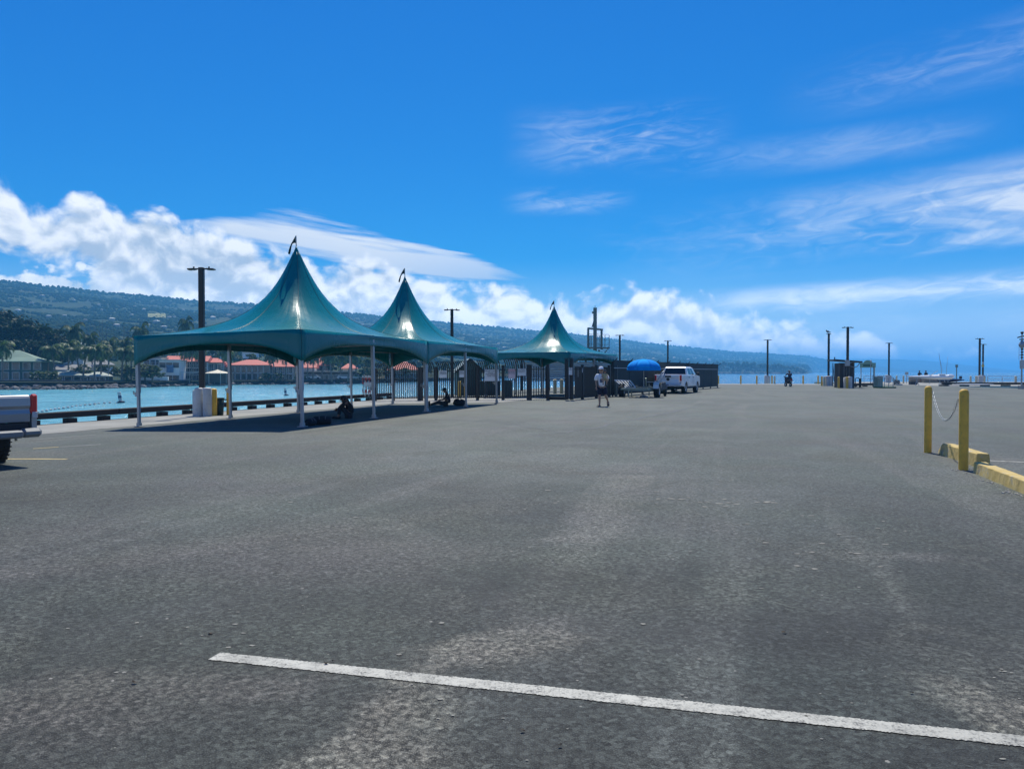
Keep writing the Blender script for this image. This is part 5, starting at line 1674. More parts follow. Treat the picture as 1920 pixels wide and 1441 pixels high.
sign('upright white notice on the corner column', 1071.5, 689, 702.5, 7, text=(('NO', .16), ('PARKING', .13)), off=.20)
sign('tall white notice right of the corner column', 1080, 689.5, 706, 5.5, (FC, FR), text=(('KEEP', .12), ('OUT', .12)), off=.12)
sign('small white notice farthest right on the side fence', 1088, 690, 698, 5.5, (FC, FR), text=(('GATE', .3),), off=.12)
# dark screened fence beyond the enclosure
SCREEN = mat('dark_green_screen', (.008, .020, .024), .7, 0, .25, 1.5)
def screened_fence():
    a, b = line_hit(1150, FC, FR), line_hit(1346, FC, FR)
    d = b - a; L = d.length; d.normalize()
    t = thing('screened_fence', 'long dark green screened fence behind the white pickup truck', 'fence', (a.x, a.y, 0), math.atan2(d.y, d.x))
    n = 10; w = L / n
    pan = MB().box((0, 0, .97), (w - .06, .05, 1.62)).mesh('panel', SCREEN)
    up = MB().box((0, -.01, 2.05), (w - .03, .05, .50)).mesh('upper_panel', SCREEN)
    post = MB().box((0, .04, 1.1), (.09, .09, 2.24)).mesh('post', black_paint())
    arm = MB().bar((0, 0, 2.15), (0, -.28, 2.42), .05, .05).mesh('arm', black_paint())
    for i in range(n):
        link('panel', pan, t, ((i + .5) * w, 0, 0)); link('upper_panel', up, t, ((i + .5) * w, 0, 0))
    for i in range(n + 1):
        link('post', post, t, (i * w, 0, 0)); link('arm', arm, t, (i * w, 0, 0))
    for z in (1.80, .14):
        MB().bar((0, -.045, z), (L, -.045, z), .03, .05).build('rail', galv() if z > 1 else black_paint(), t)
    MB().box((L - .25, -.06, 1.45), (.22, .01, .55)).build('notice', white_paint(), t)
    return t
screened_fence()
# ------------------------------------------------------------------ inside the fence
def hut():
    c = at(881, 50.0, -.03); t = thing('green_hut', 'small green gabled hut behind the fence', 'hut', c, .18)
    Gm = mat('green_ribbed_metal', (.045, .115, .105), .55, 0, .1, 1.0); RFm = mat('pale_green_roof', (.30, .36, .33), .55, 0, .1, 1.0)
    w, dp, he, hr = 1.55, 2.4, 1.72, 2.45
    MB().prism([(-w / 2, 0), (w / 2, 0), (w / 2, he), (0, hr - .06), (-w / 2, he)], 0, dp).build('wall', Gm, t)
    rib = MB().box((0, -.012, .8), (.05, .03, 1.6)).mesh('batten', Gm)
    for i in range(7):
        link('batten', rib, t, (-w / 2 + .12 + i * .218, 0, .03))
    for s in (-1, 1):
        mb = MB(); mb.add([(0, -.2, hr), (0, dp + .2, hr), (s * (w / 2 + .22), dp + .2, he - .2), (s * (w / 2 + .22), -.2, he - .2)], [(0, 1, 2, 3)])
        o = mb.build('roof_panel', RFm, t); solidify(o, .05)
        MB().bar((0, -.22, hr), (s * (w / 2 + .24), -.22, he - .22), .04, .09).build('bargeboard', mat('dark_green_trim', (.008, .03, .032), .6), t)
    MB().box((.05, -.03, .85), (.62, .04, 1.5)).build('door', mat('dull_green_door', (.03, .07, .06), .6), t)
    for px, lab in ((862, 'yellow bollard at the left of the green hut'), (873.5, 'yellow bollard before the green hut door')):
        bollard(BOL_Y, lab, px, 48.6, 1.15, 'yellow bollards before the green hut')
hut()
def dumpster(label, px0, px1, dist, h, m):
    w = (px1 - px0) / FPX * dist; c = at((px0 + px1) / 2, dist); c.z = gz(c.x, c.y)
    t = thing('waste_container', label, 'dumpster', c, .1, 'green waste containers inside the fence')
    MB().prism([(-.5, .12), (.5, .12), (.55, h), (-.62, h)], -w / 2, w / 2, axis='X').build('body', m, t)
    for i in range(5):
        MB().box((-w / 2 + w * (i + .5) / 5, -.58, h * .55), (.07, .06, h * .8)).build('rib', m, t)
    MB().box((0, -.02, h + .05), (w + .06, 1.24, .07)).build('lid', m, t)
    for s in (-1, 1):
        MB().cyl((s * w * .38 - .03, -.3, .07), (s * w * .38 + .03, -.3, .07), .07, n=10).build('caster', rubber(), t)
DG = mat('dumpster_green', (.010, .055, .060), .5, 0, .2, 1.5)
dumpster('wide green waste container right of the green hut', 897, 937, 49.0, .98, DG)
dumpster('narrow green waste container left of the pinkish notice', 946, 958, 46.5, 1.0, DG)
def shelter():
    c = at(1062, 62.0); t = thing('louvered_shelter', 'grey louvered shelter seen under the farthest tent', 'shelter', c, .0)
    sl = mat('pale_grey_slats', (.42, .46, .46), .6, 0, .06, 1.0)
    me = MB().box((0, 0, 0), (7.2, .10, .13), M=Matrix.Rotation(.5, 3, 'X')).mesh('slat', sl)
    for i in range(8):
        link('slat', me, t, (0, 0, .98 + i * .185))
    for x in (-3.65, -1.4, .4, 2.2, 3.65):
        MB().box((x, .12, 1.25), (.14, .14, 2.5)).build('post', black_paint(), t)
    MB().box((0, .9, 2.56), (7.9, 2.4, .14)).build('roof', DG, t)
    MB().box((0, .02, .84), (7.2, .06, .07)).build('sill_beam', black_paint(), t)
    for px, lab in ((1040.5, 'cream bollard seen through the open gateway, on the left'), (1053, 'cream bollard seen through the open gateway, on the right')):
        bollard(BOL_T, lab, px, 56.0, 1.2, 'cream bollards inside the gateway')
shelter()
def tower():
    c = at(1116, 62.0); t = thing('gangway_tower', 'grey-green steel gangway tower rising behind the farthest tent', 'tower', c, .12)
    S = mat('grey_green_steel', (.13, .19, .185), .5, .2, .12, 1.0)
    s = 62.0 / FPX
    X = lambda px: (px - 1116) * s
    Z = lambda py: zat(py, 62.0)
    MB().box((X(1115.5), 0, Z(577) / 2), (.25, .25, Z(577))).build('mast', S, t)
    MB().cyl((X(1115.5), 0, Z(577)), (X(1115.5), 0, Z(573)), .02, n=6).build('aerial', S, t)
    MB().box((X(1111.5), 0, Z(586)), (.14, .2, .16)).build('floodlight', S, t)
    q = MB(); q.prism([(X(1109), Z(613)), (X(1113), Z(600)), (X(1113), Z(613))], -.05, .05); q.build('bracket', S, t)
    for px in (1102.5, 1128):
        MB().box((X(px), 0, (Z(617) + Z(655)) / 2), (.15, .15, Z(617) - Z(655))).build('frame_post', S, t)
    MB().bar((X(1101), 0, Z(615.5)), (X(1130.5), 0, Z(618)), .14, .14).build('frame_beam', S, t)
    for px in (1102.5, 1128):
        MB().box((X(px), .9, Z(655) / 2), (.12, .12, Z(655))).build('leg', S, t)
    for py in (626, 636, 645):
        MB().bar((X(1102), -.02, Z(py)), (X(1142), -.02, Z(py + 1)), .03, .03).build('rail', S, t)
    for px in (1106, 1109, 1121, 1124.5, 1134.5, 1142.5):
        MB().bar((X(px), -.02, Z(628)), (X(px), -.02, Z(652)), .04, .04).build('baluster', S, t)
    MB().box((X(1122), .2, Z(652)), (1.75, 1.1, .10)).build('platform', S, t)
    MB().bar((X(1134), 0, Z(661)), (X(1142), 0, Z(652)), .06, .06).build('brace', S, t)
tower()
# ------------------------------------------------------------------ kiosk and things on the far right of the pier
def kiosk():
    d = 74.3
    c = at(1587, d); t = thing('ticket_kiosk', 'dark timber kiosk with thin flat roof near the pier end', 'kiosk', c, -.1)
    W = mat('dark_stained_boards', (.040, .035, .033), .75, 0, .3, 1.2); W2 = mat('grey_stained_boards', (.10, .095, .09), .75, 0, .3, 1.2)
    me = [MB().box((0, 0, 1.22), (.145, .06, 2.44)).mesh('board', m) for m in (W, W2)]
    w = 1.50
    MB().box((0, .75, 1.2), (w - .1, 1.38, 2.4)).build('body', W, t)
    for i in range(10):
        link('board', me[0 if i % 3 else 1], t, (-w / 2 + .075 + i * .15, 0, .0))
    b = MB(); b.add([(-1.25, -.45, 2.72), (1.35, -.45, 2.52), (1.35, 1.9, 2.52), (-1.25, 1.9, 2.72)], [(0, 1, 2, 3)])
    solidify(b.build('roof', bronze_paint(), t), .14)
    MB().cyl((-1.24, -.4, 2.7), (-1.24, -.4, 3.0), .05, n=8).build('vent', bronze_paint(), t)
    br = MB(); br.tube([(.35, -.05, 2.1), (.75, -.05, 1.98), (1.0, -.05, 2.1), (1.25, -.05, 2.45)], .04, 6); br.build('bracket', galv(), t)
    p = at(1588.7, 72.2); o = thing('control_box', 'grey metal box mounted high on the kiosk lamp post', 'box', (p.x, p.y, zat(680.5, 72.2)))
    MB().box((0, 0, 0), (.44, .16, .56), bev=.02).build('case', galv(), o)
    MB().box((0, -.085, 0), (.36, .012, .46)).build('door', galv(), o)
    # hose stand left of the kiosk
    p = at(1561.5, 82.0); o = thing('hose_stand', 'thin dark pole with a hanging hose left of the kiosk', 'pole', p)
    MB().cyl((0, 0, 0), (0, 0, 2.5), .045, n=8).build('pole', bronze_paint(), o)
    MB().tube([(0, -.05, 2.3), (.06, -.06, 1.6), (.1, -.06, .6), (.3, -.06, .15), (.42, -.06, .1)], .03, 6).build('hose', rubber(), o)
    # loop rail
    p = at(1607.5, 76.0); o = thing('bike_rack', 'low dark loop rack right of the kiosk', 'rack', p)
    MB().tube([(-.2, 0, 0), (-.2, 0, .85), (-.12, 0, .95), (.12, 0, .95), (.2, 0, .85), (.2, 0, 0)], .04, 8).build('loop', bronze_paint(), o)
    MB().box((.28, 0, .45), (.12, .3, .9)).build('panel', bronze_paint(), o)
kiosk()
def arch_sign():
    d = 96.0
    c = at(1627, d); t = thing('arched_sign', 'pale green arched sign board on two thin posts', 'sign', c, -.1)
    Gm = mat('pale_sign_green', (.16, .33, .26), .6, 0, .08, 1.0); Dm = mat('dark_sign_green', (.02, .10, .075), .6)
    z0, z1, z2 = zat(689, d), zat(680, d), zat(675, d)
    poly = [(-.95, z0), (.95, z0), (.95, z1), (.55, z1)] + [(.5 * math.cos(a), z1 + (z2 - z1) * math.sin(a)) for a in [math.pi * k / 10 for k in range(1, 10)]] + [(-.55, z1), (-.95, z1)]
    MB().prism(poly, -.04, .04).build('board', Gm, t)
    MB().box((-.05, -.052, (z0 + z1) / 2 - .02), (1.1, .02, .24)).build('letter_band', Dm, t)
    for x in (-.82, .82):
        MB().box((x, 0, z0 / 2), (.09, .09, z0 - .003)).build('post', mat('pale_post', (.38, .45, .44), .6), t)
    p = at(1632.5, 90); o = thing('marker_pole', 'white-topped thin pole beside the arched sign', 'pole', p)
    MB().cyl((0, 0, 0), (0, 0, zat(678, 90)), .045, n=8).build('pole', galv(), o); MB().sphere((0, 0, zat(676.5, 90)), .11, 8, 6).build('globe', white_paint(), o)
    p = at(1638.2, 88); o = thing('marker_pole', 'grey-green pole right of the arched sign', 'pole', p)
    MB().cyl((0, 0, 0), (0, 0, zat(685.5, 88)), .06, n=8).build('pole', mat('grey_green_steel', (.13, .19, .185), .5, .2, .12, 1.0), o)
    MB().cyl((0, 0, zat(685.5, 88)), (0, 0, zat(684.5, 88)), .09, n=8).build('cap', galv(), o)
arch_sign()
# second pier arm across the boat slip
far_poly = [(47.0, 83.0), (140.0, 79.0), (140.0, 118.0), (47.0, 118.0)]
poly_sheet('far_pier_deck', far_poly, SLAB, 0.0, kind='structure')
mbw = MB()
for i in range(4):
    a, b = far_poly[i], far_poly[(i + 1) % 4]
    mbw.add([(a[0], a[1], -.002), (b[0], b[1], -.002), (b[0], b[1], -3), (a[0], a[1], -3)], [(0, 1, 2, 3)])
mbw.build('far_pier_wall', concrete(), kind='structure')
bull_rail('bull_rail', 'dark timber bull rail across the boat slip, behind the canoe', (47.2, 83.3), (139, 79.3), 2.2, dark_timber(), .3, .14, .24, .9)
bull_rail('bull_rail', 'olive timber bull rail along the near edge of the boat slip', (47.6, 70.7), (139, 67.6), 2.4, mat('olive_timber', (.20, .20, .13), .8, 0, .25, 2.0, .3, 20), .26, .08, .16, .3)
bull_rail('bull_rail', 'short dark bull rail right of the kiosk', at(1600, 79), at(1652, 81), 1.6, dark_timber(), .28, .12, .22, .5)
def gangway():
    d = 73.0
    a, b = at(1642, d), at(1672, d)
    t = thing('gangway', 'pale green gangway with white handrails at the boat slip', 'gangway', a, 0.0)
    L = (b - a).x
    Gm = mat('pale_green_panel', (.22, .30, .25), .6, 0, .15, 1.0)
    MB().box((.22, 0, .55), (.5, .9, 1.1)).build('end_panel', Gm, t)
    MB().box((L * .5, -.2, .05), (L * 1.05, 1.2, .16)).build('mat', mat('green_matting', (.03, .12, .06), .9, 0, .3, 3.0), t)
    for z in (1.12, .98):
        MB().bar((-.05, -.45, z), (L * .85, -.45, z), .05, .05).build('handrail', white_paint(), t)
    MB().bar((L * .85, -.45, 1.05), (L * 1.4, -.45, .45), .05, .05).build('sloping_rail', galv(), t)
    MB().bar((L * .85, -.45, .85), (L * 1.4, -.45, .25), .05, .05).build('sloping_rail', galv(), t)
    for k in range(4):
        MB().box((.2 + k * L * .27, -.45, .5), (.05, .05, 1.0)).build('stanchion', galv(), t)
gangway()
def hull(mb, L, w, h, tail=.0, n=18):
    vs = []; k = 9
    for i in range(n + 1):
        t = i / n; x = -L / 2 + L * t
        f = (math.sin(math.pi * min(1, t * .5 + .0)) ** .8 if tail else math.sin(math.pi * t) ** .45)
        if tail:
            f = min(1.0, t * 1.6) ** .7 * (1.0 if t < .93 else max(0.05, ((1 - t) / .07)) ** .5)
        f = max(f, .02)
        for j in range(k):
            a = math.pi * j / (k - 1)
            vs.append((x, w / 2 * f * math.cos(a), -h * f * math.sin(a) * .6 + .0))
        vs.append((x, 0, h * .4 * f))
    kk = k + 1
    fs = [(i * kk + j, i * kk + (j + 1) % kk, (i + 1) * kk + (j + 1) % kk, (i + 1) * kk + j) for i in range(n) for j in range(kk)]
    fs += [tuple(range(kk)), tuple(n * kk + j for j in range(kk - 1, -1, -1))]
    return mb.add(vs, fs, 0, True)
def boats():
    GEL = mat('white_gelcoat', (.92, .91, .86), .25, 0, .03, 1.0, coat=.3); NAV = mat('navy_gelcoat', (.012, .018, .05), .35, 0, .1, 1.0)
    d = 86.0
    c = at(1744, d); t = thing('outrigger_canoe', 'long white canoe hull resting high on trestles', 'canoe', (c.x, c.y, 0), .02)
    h = MB(); hull(h, 5.5, .62, .52, 1.0); o = h.build('hull', GEL, t, (0, 0, 1.02))
    MB().sphere((2.35, 0, 1.12), (.42, .26, .16), 12, 8).build('bow_cover', GEL, t)
    MB().bar((-.2, -.02, 1.05), (.45, -.4, 1.55), .06, .05).build('boom', GEL, t)
    MB().bar((-.05, -.02, 1.05), (.65, -.4, 1.72), .05, .05).build('boom', GEL, t)
    MB().box((1.35, 0, 1.26), (.7, .34, .12), bev=.03).build('hatch', GEL, t)
    for x in (-1.6, 1.6):
        for s in (-1, 1):
            MB().bar((x - .22 * s, -.25, 0), (x + .12 * s, .0, .86), .05, .05).build('trestle', galv(), t)
    d = 84.6
    c = at(1770, d); t = thing('work_trestle', 'pale blue folding trestle in front of the canoe', 'trestle', (c.x, c.y - 1.2, gz(c.x, c.y)), .0)
    t.location = (at(1770, 84.2).x, 84.2, 0)
    for x in (-.45, .45):
        for s in (-1, 1):
            MB().bar((x - .16 * s, 0, 0), (x + .03 * s, .0, .62), .045, .045).build('leg', mat('pale_blue_paint', (.32, .42, .46), .6), t)
    MB().box((0, 0, .64), (1.25, .3, .06)).build('top', mat('pale_blue_paint', (.32, .42, .46), .6), t)
    c = at(1783, 88.5); t = thing('kayak', 'navy blue boat hull lying under the bow of the white canoe', 'boat', (c.x, c.y, .62), math.pi + .03)
    hull(MB(), 3.4, .8, .5, 1.0).build('hull', NAV, t)
    MB().box((-1.15, 0, .28), (.22, .3, .34), bev=.04).build('outboard', NAV, t)
    MB().box((0, 0, -.42), (1.2, .5, .3)).build('cradle', galv(), t)
    c = at(1822, 74.8); t = thing('paddle_board', 'white board lying flat over the olive bull rail', 'board', (c.x, 70.2, .40), -.05)
    hull(MB(), 3.9, .75, .12, 0).build('deck', GEL, t)
    t.location = (at(1822, 70.2).x, 70.2 - .2, .40)
    # leaning mast and rod
    c = at(1766, 95); t = thing('boat_mast', 'thin leaning mast with rigging above the white canoe', 'mast', (c.x, c.y, 0))
    s = 95 / FPX
    MB().tube([(0, 0, .4), (-.1, 0, zat(690, 95)), (-6 * s, 0, zat(662, 95))], [.035, .03, .02], 6).build('spar', galv(), t)
    MB().cyl((-3 * s, 0, zat(676, 95)), (2 * s, 0, zat(697, 95)), .012, n=5).build('stay', galv(), t)
    c = at(1774.5, 96); t = thing('boat_mast', 'thin upright rod right of the leaning mast', 'mast', (c.x, c.y, 0))
    MB().tube([(0, 0, .3), (.02, 0, 2.0), (2.5 * s, 0, zat(668, 96))], [.025, .02, .012], 6).build('spar', galv(), t)
    c = at(1793.5, 93); t = thing('pedestal_post', 'slim grey-green post with a box top right of the canoe', 'post', (c.x, c.y, 0))
    Gs = mat('grey_green_steel', (.13, .19, .185), .5, .2, .12, 1.0)
    MB().cyl((0, 0, 0), (0, 0, zat(684, 93)), .055, n=8).build('post', Gs, t); MB().box((0, 0, zat(686, 93)), (.22, .2, .34)).build('box', Gs, t)
boats()
def railings():
    m = galv()
    for k, (pa, pb, d, lab) in enumerate(((1700, 1765, 100, 'grey handrail behind the canoe'), (1852, 1990, 96, 'pale double handrail right of the lamp pair'), (1620, 1668, 104, 'grey handrail below the arched sign'))):
        a, b = at(pa, d), at(pb, d - 2); L = (b - a).length
        t = thing('handrail', lab, 'railing', a, math.atan2((b - a).y, (b - a).x), 'handrails on the far pier')
        n = max(3, int(L / 1.6))
        for i in range(n + 1):
            MB().box((L * i / n, 0, .5), (.05, .05, 1.0)).build('post', m, t)
        for z in (1.0, .62):
            MB().bar((0, 0, z), (L, 0, z), .05, .05).build('rail', white_paint() if k == 1 else m, t)
    for k, (px, d, lab) in enumerate(((1688, 104, 'grey notice board behind the gangway'),)):
        c = at(1700, d); t = thing('notice_board', lab, 'sign', c); MB().box((0, 0, 1.35), (.45, .04, .36)).build('board', m, t); MB().box((0, .04, .6), (.06, .05, 1.2)).build('post', m, t)
    for k, px in enumerate((1681, 1694, 1820, 1904)):
        bollard(BOL_T, 'cream bollard on the far pier arm, %s from the gangway' % ordn[k], px, 103 - (k > 1) * 8, 1.0, 'cream bollards on the far pier arm')
    # pallets and gear on the far arm
    rnd = random.Random(4)
    for k, (px, d, s, col, lab) in enumerate(((1681.5, 90, (.5, .5, .55), 'dark', 'stack of small dark crates beside the gangway rail'), (1712, 92, (.8, .6, .35), 'dark', 'dark gear box left of the two standing people'), (1748, 108, (2.6, .6, .8), 'tan', 'tan storage bench behind the canoe'), (1718, 112, (2.0, .5, .7), 'tan', 'tan storage bench left of the standing people'), (1685.5, 88, (.62, .5, .12), 'white', 'white fish box on the far pier arm'))):
        c = at(px, d); t = thing('storage_box', lab, 'box', c, rnd.uniform(-.1, .1))
        m2 = {'dark': mat('dark_plastic', (.03, .035, .045), .6), 'tan': mat('tan_boards', (.30, .24, .17), .8, 0, .2, 1.0), 'white': white_paint()}[col]
        MB().box((0, 0, s[2] / 2), s, bev=.02).build('case', m2, t); MB().box((0, 0, s[2] + .022), (s[0] * 1.04, s[1] * 1.04, .04)).build('lid', m2, t)
railings()
def light_tower():
    d = 68.8
    c = at(1915.5, d); t = thing('light_tower', 'slim mast with lamp bell, arms and box at the picture edge', 'mast', (c.x, c.y, 0))
    s = d / FPX
    Z = lambda py: zat(py, d)
    D_ = bronze_paint(); Gm = galv()
    MB().cyl((0, 0, 0), (0, 0, Z(628)), .07, .05, 10).build('pole', Gm, t)
    bl = MB(); bl.lathe([(.03, Z(637)), (.14, Z(640)), (.27, Z(645)), (.27, Z(647)), (.12, Z(652)), (.06, Z(656))], n=14); bl.build('lamp_bell', Gm, t)
    MB().box((.1, 0, Z(636)), (.55, .2, .09)).build('crosshead', D_, t)
    mb = MB(); mb.lathe([(.02, Z(621.5)), (.13, Z(622)), (.12, Z(624.5)), (.05, Z(626.5)), (.03, Z(630))], n=12); mb.build('anemometer', D_, t)
    MB().bar((-.42, 0, Z(633)), (0, 0, Z(630)), .05, .10).build('arm', D_, t)
    MB().bar((.42, 0, Z(631)), (0, 0, Z(630)), .05, .10).build('arm', D_, t)
    MB().box((-.07, -.12, Z(683)), (.30, .2, .82), bev=.02).build('cabinet', white_paint(), t)
    MB().bar((-.26, 0, Z(647)), (-.26, 0, Z(674)), .03, .03).build('conduit', Gm, t)
    for py in (655, 660, 665, 670):
        MB().box((0, -.02, Z(py)), (.16, .14, .12)).build('collar', D_, t)
    MB().bar((-.26, -.02, Z(665.5)), (.2, -.02, Z(665.5)), .03, .03).build('rung', D_, t)
    MB().box((0, 0, .15), (.4, .4, .3)).build('footing', concrete(), t)
light_tower()
# small yellow sign on the second lamp of the pair, bird on another lamp
c = at(1842.6, 116.6); t = thing('diamond_sign', 'small yellow-green diamond sign on the shorter lamp post', 'sign', (c.x, c.y, zat(685.5, 116.6)))
MB().box((0, 0, 0), (.40, .02, .40), M=Matrix.Rotation(math.pi / 4, 3, 'Y')).build('plate', mat('olive_yellow_sheet', (.40, .36, .10), .5), t)
MB().box((0, 0, .45), (.2, .02, .3)).build('tab', white_paint(), t)
def bird():
    c = at(1551.5, 84.4); t = thing('bird', 'dark bird perched on the lamp left of the kiosk', 'bird', (c.x, c.y, 5.86), .3)
    b = MB()
    b.sphere((0, 0, .17), (.20, .09, .10), 12, 8); b.sphere((-.17, 0, .28), (.07, .06, .07), 10, 6); b.cyl((-.12, 0, .2), (-.17, 0, .27), .06, .05, 8)
    b.cyl((-.22, 0, .28), (-.32, 0, .26), .02, .004, 6); b.prism([(.12, .18), (.42, .10), (.42, .06), (.12, .10)], -.04, .04)
    for s in (-.03, .03):
        b.cyl((0, s, 0), (0, s, .1), .01, n=5)
    b.build('body', mat('dark_feathers', (.03, .03, .035), .7, 0, .3, 6.0), t)
bird()
# buoys and float line in the harbour
def buoy(label, px, py_base, h_px, tilt):
    dist = (CAMH - WATER_Z) * FPX / (py_base - HOR)
    c = at(px, dist, WATER_Z); s = dist / FPX * h_px
    t = thing('buoy', label, 'buoy', c, 0.0, 'white spar buoys in the harbour')
    t.rotation_euler = (0, tilt, 0)
    k = s / 1.3
    MB().lathe([(.01, 1.3 * k), (.19 * k, 1.3 * k), (.20 * k, 1.22 * k), (.20 * k, .1 * k), (.20 * k, -.3)], n=14).build('spar', white_paint(), t)
    MB().lathe([(.21 * k, -.05), (.46 * k, -.05), (.46 * k, .12 * k), (.22 * k, .2 * k)], n=16).build('collar', mat('dark_blue_foam', (.02, .04, .07), .7), t)
    MB().lathe([(.203 * k, .55 * k), (.207 * k, .56 * k), (.207 * k, .85 * k), (.203 * k, .86 * k)], n=14).build('band', mat('navy_marking', (.02, .05, .12), .6), t)
buoy('white tilted buoy left of the first tent leg', 226, 754.5, 20, -.16)
buoy('white tilted buoy seen under the nearest tent', 536, 741.5, 14, -.14)
def float_line():
    t = thing('float_line', 'string of small white floats crossing the harbour', 'float line')
    pts = [gp_w(70, 773.5), gp_w(110, 767), gp_w(150, 761.5), gp_w(185, 757.5), gp_w(215, 754.8)]
    me = MB().sphere((0, 0, 0), (.17, .12, .11), 8, 6).mesh('float', white_paint())
    for a, b in zip(pts, pts[1:]):
        n = int((b - a).length / 1.15)
        for i in range(n):
            link('float', me, t, a.lerp(b, i / n) + Vector((0, 0, .07)))
def gp_w(px, py):
    dist = (CAMH - WATER_Z) * FPX / (py - HOR)
    return at(px, dist, WATER_Z)
float_line()
# ------------------------------------------------------------------ pickup trucks, trailer, parasol, scooter
def wheel_meshes(r, w):
    ty = MB()
    prof = [(r * .62, -w * .5), (r * .9, -w * .5), (r * .985, -w * .40), (r, -w * .25), (r, w * .25), (r * .985, w * .40), (r * .9, w * .5), (r * .62, w * .5)]
    Mx = Matrix.Rotation(math.pi / 2, 3, 'Y')
    ty.lathe(prof, n=32, M=Mx)
    for i in range(32):                       # tread lugs
        a = 2 * math.pi * i / 32
        for s in (-1, 1):
            c = Mx @ Vector((r * 1.004 * math.cos(a + s * .05), r * 1.004 * math.sin(a + s * .05), s * w * .27))
            ty.box(c, (w * .40, r * .11, .016), M=Matrix.Rotation(-(a + s * .05) + math.pi, 3, 'X') @ Matrix.Rotation(math.pi / 2, 3, 'X'))
    rim = MB(); rim.lathe([(.01, w * .30), (r * .2, w * .30), (r * .24, w * .24), (r * .5, w * .20), (r * .6, w * .46), (r * .64, w * .48), (r * .64, -w * .48), (r * .55, -w * .4), (.01, -w * .3)], n=24, M=Mx)
    for k in range(6):
        a = k * math.pi / 3
        rim.bar(Mx @ Vector((r * .15 * math.cos(a), r * .15 * math.sin(a), w * .34)), Mx @ Vector((r * .58 * math.cos(a), r * .58 * math.sin(a), w * .40)), .06, .04)
    return ty.mesh('tyre', rubber()), rim.mesh('rim', mat('wheel_alloy', (.42, .43, .45), .35, .8, .06, 4.0))
def pickup(label, loc, heading, paint, L=5.85, W=2.0, H=1.93, belt=1.28, bed_top=1.36, sill=.50, wb=3.68, rear_over=1.25, tyre_r=.40, tail_low=.70, cab_back=.10):
    t = thing('pickup_truck', label, 'pickup truck', loc, heading, 'pickup trucks')
    yr = -L / 2; yf = L / 2; yw0 = yr + rear_over; yw1 = yw0 + wb
    dark = mat('black_trim', (.012, .012, .014), .55)
    ycb = yr + 1.75 + cab_back                  # back of the cab
    ar = tyre_r * 1.22
    def arch(yc):
        return [(yc + ar * math.cos(math.pi * k / 10), tyre_r + ar * math.sin(math.pi * k / 10)) for k in range(10, -1, -1)]
    side = [(yr, sill + .06)] + [(yw0 - ar, sill)] + arch(yw0)[1:-1] + [(yw0 + ar, sill), (yw1 - ar, sill)] + arch(yw1)[1:-1] + [(yw1 + ar, sill), (yf - .05, sill + .05), (yf, sill + .3), (yf - .02, belt - .25), (yf - .12, belt - .06),
            (yf - 1.15, belt + .02), (ycb + .02, belt + .04), (ycb, bed_top), (yr + .01, bed_top)]
    for s in (-1, 1):
        mb = MB(); x0, x1 = s * (W / 2 - .09), s * W / 2
        mb.prism([(y, z) for y, z in side], min(x0, x1), max(x0, x1), axis='X')
        bevel(mb.build('body_side', paint, t), .025, 3)
        lip = MB(); pts = [(s * (W / 2 + .008), y, z) for y, z in arch(yw0)]; lip.tube(pts, .022, 6); lip.build('wheel_arch', paint, t)
        lip = MB(); pts = [(s * (W / 2 + .008), y, z) for y, z in arch(yw1)]; lip.tube(pts, .022, 6); lip.build('wheel_arch', paint, t)
    bx = W - .19
    MB().box((0, (yr + ycb) / 2 + .06, tail_low + .10), (bx, ycb - yr - .14, .05)).build('bed_floor', dark, t)
    MB().box((0, ycb - .03, (belt + tail_low) / 2 + .1), (bx, .05, belt - tail_low)).build('bed_front', paint, t)
    MB().box((0, (yr + yf) / 2 + .1, sill + .06), (bx - .1, L - .5, .10)).build('underbody', dark, t)
    hood = MB(); hood.add([(-bx / 2, yf - 1.2, belt + .035), (bx / 2, yf - 1.2, belt + .035), (bx / 2, yf - .12, belt - .04), (-bx / 2, yf - .12, belt - .04), (-bx / 2, yf - .02, sill + .3), (bx / 2, yf - .02, sill + .3)], [(0, 1, 2, 3), (3, 2, 5, 4)])
    solidify(hood.build('hood', paint, t), .03)
    MB().box((0, yf - .02, .92), (bx * .8, .06, .36)).build('grille', dark, t)
    MB().box((0, yf + .03, sill + .12), (W * .97, .16, .26), bev=.04).build('front_bumper', chrome(), t)
    # cab
    y0, y1, y2, y3 = ycb + .02, yf - 1.0, ycb + .30, yf - 1.78
    wl, wt = W / 2 - .05, W / 2 - .26
    zb = belt + .0
    cab = MB()
    lv = [(-wl, y0, zb), (wl, y0, zb), (wl, y1, zb), (-wl, y1, zb)]
    mv = [(-wt - .04, y2 - .04, H - .07), (wt + .04, y2 - .04, H - .07), (wt + .04, y3 + .06, H - .07), (-wt - .04, y3 + .06, H - .07)]
    uv = [(-wt + .08, y2 + .12, H), (wt - .08, y2 + .12, H), (wt - .08, y3 - .12, H), (-wt + .08, y3 - .12, H)]
    cab.add(lv + mv + uv, [(k * 4 + i, k * 4 + (i + 1) % 4, k * 4 + 4 + (i + 1) % 4, k * 4 + 4 + i) for k in range(2) for i in range(4)] + [(8, 9, 10, 11), (3, 2, 1, 0)])
    bevel(cab.build('cab', paint, t), .03, 3)
    low = MB().box((0, (y0 + y1) / 2, (zb + sill) / 2), (bx - .02, y1 - y0, zb - sill - .02)).build('cabin_floor', dark, t)
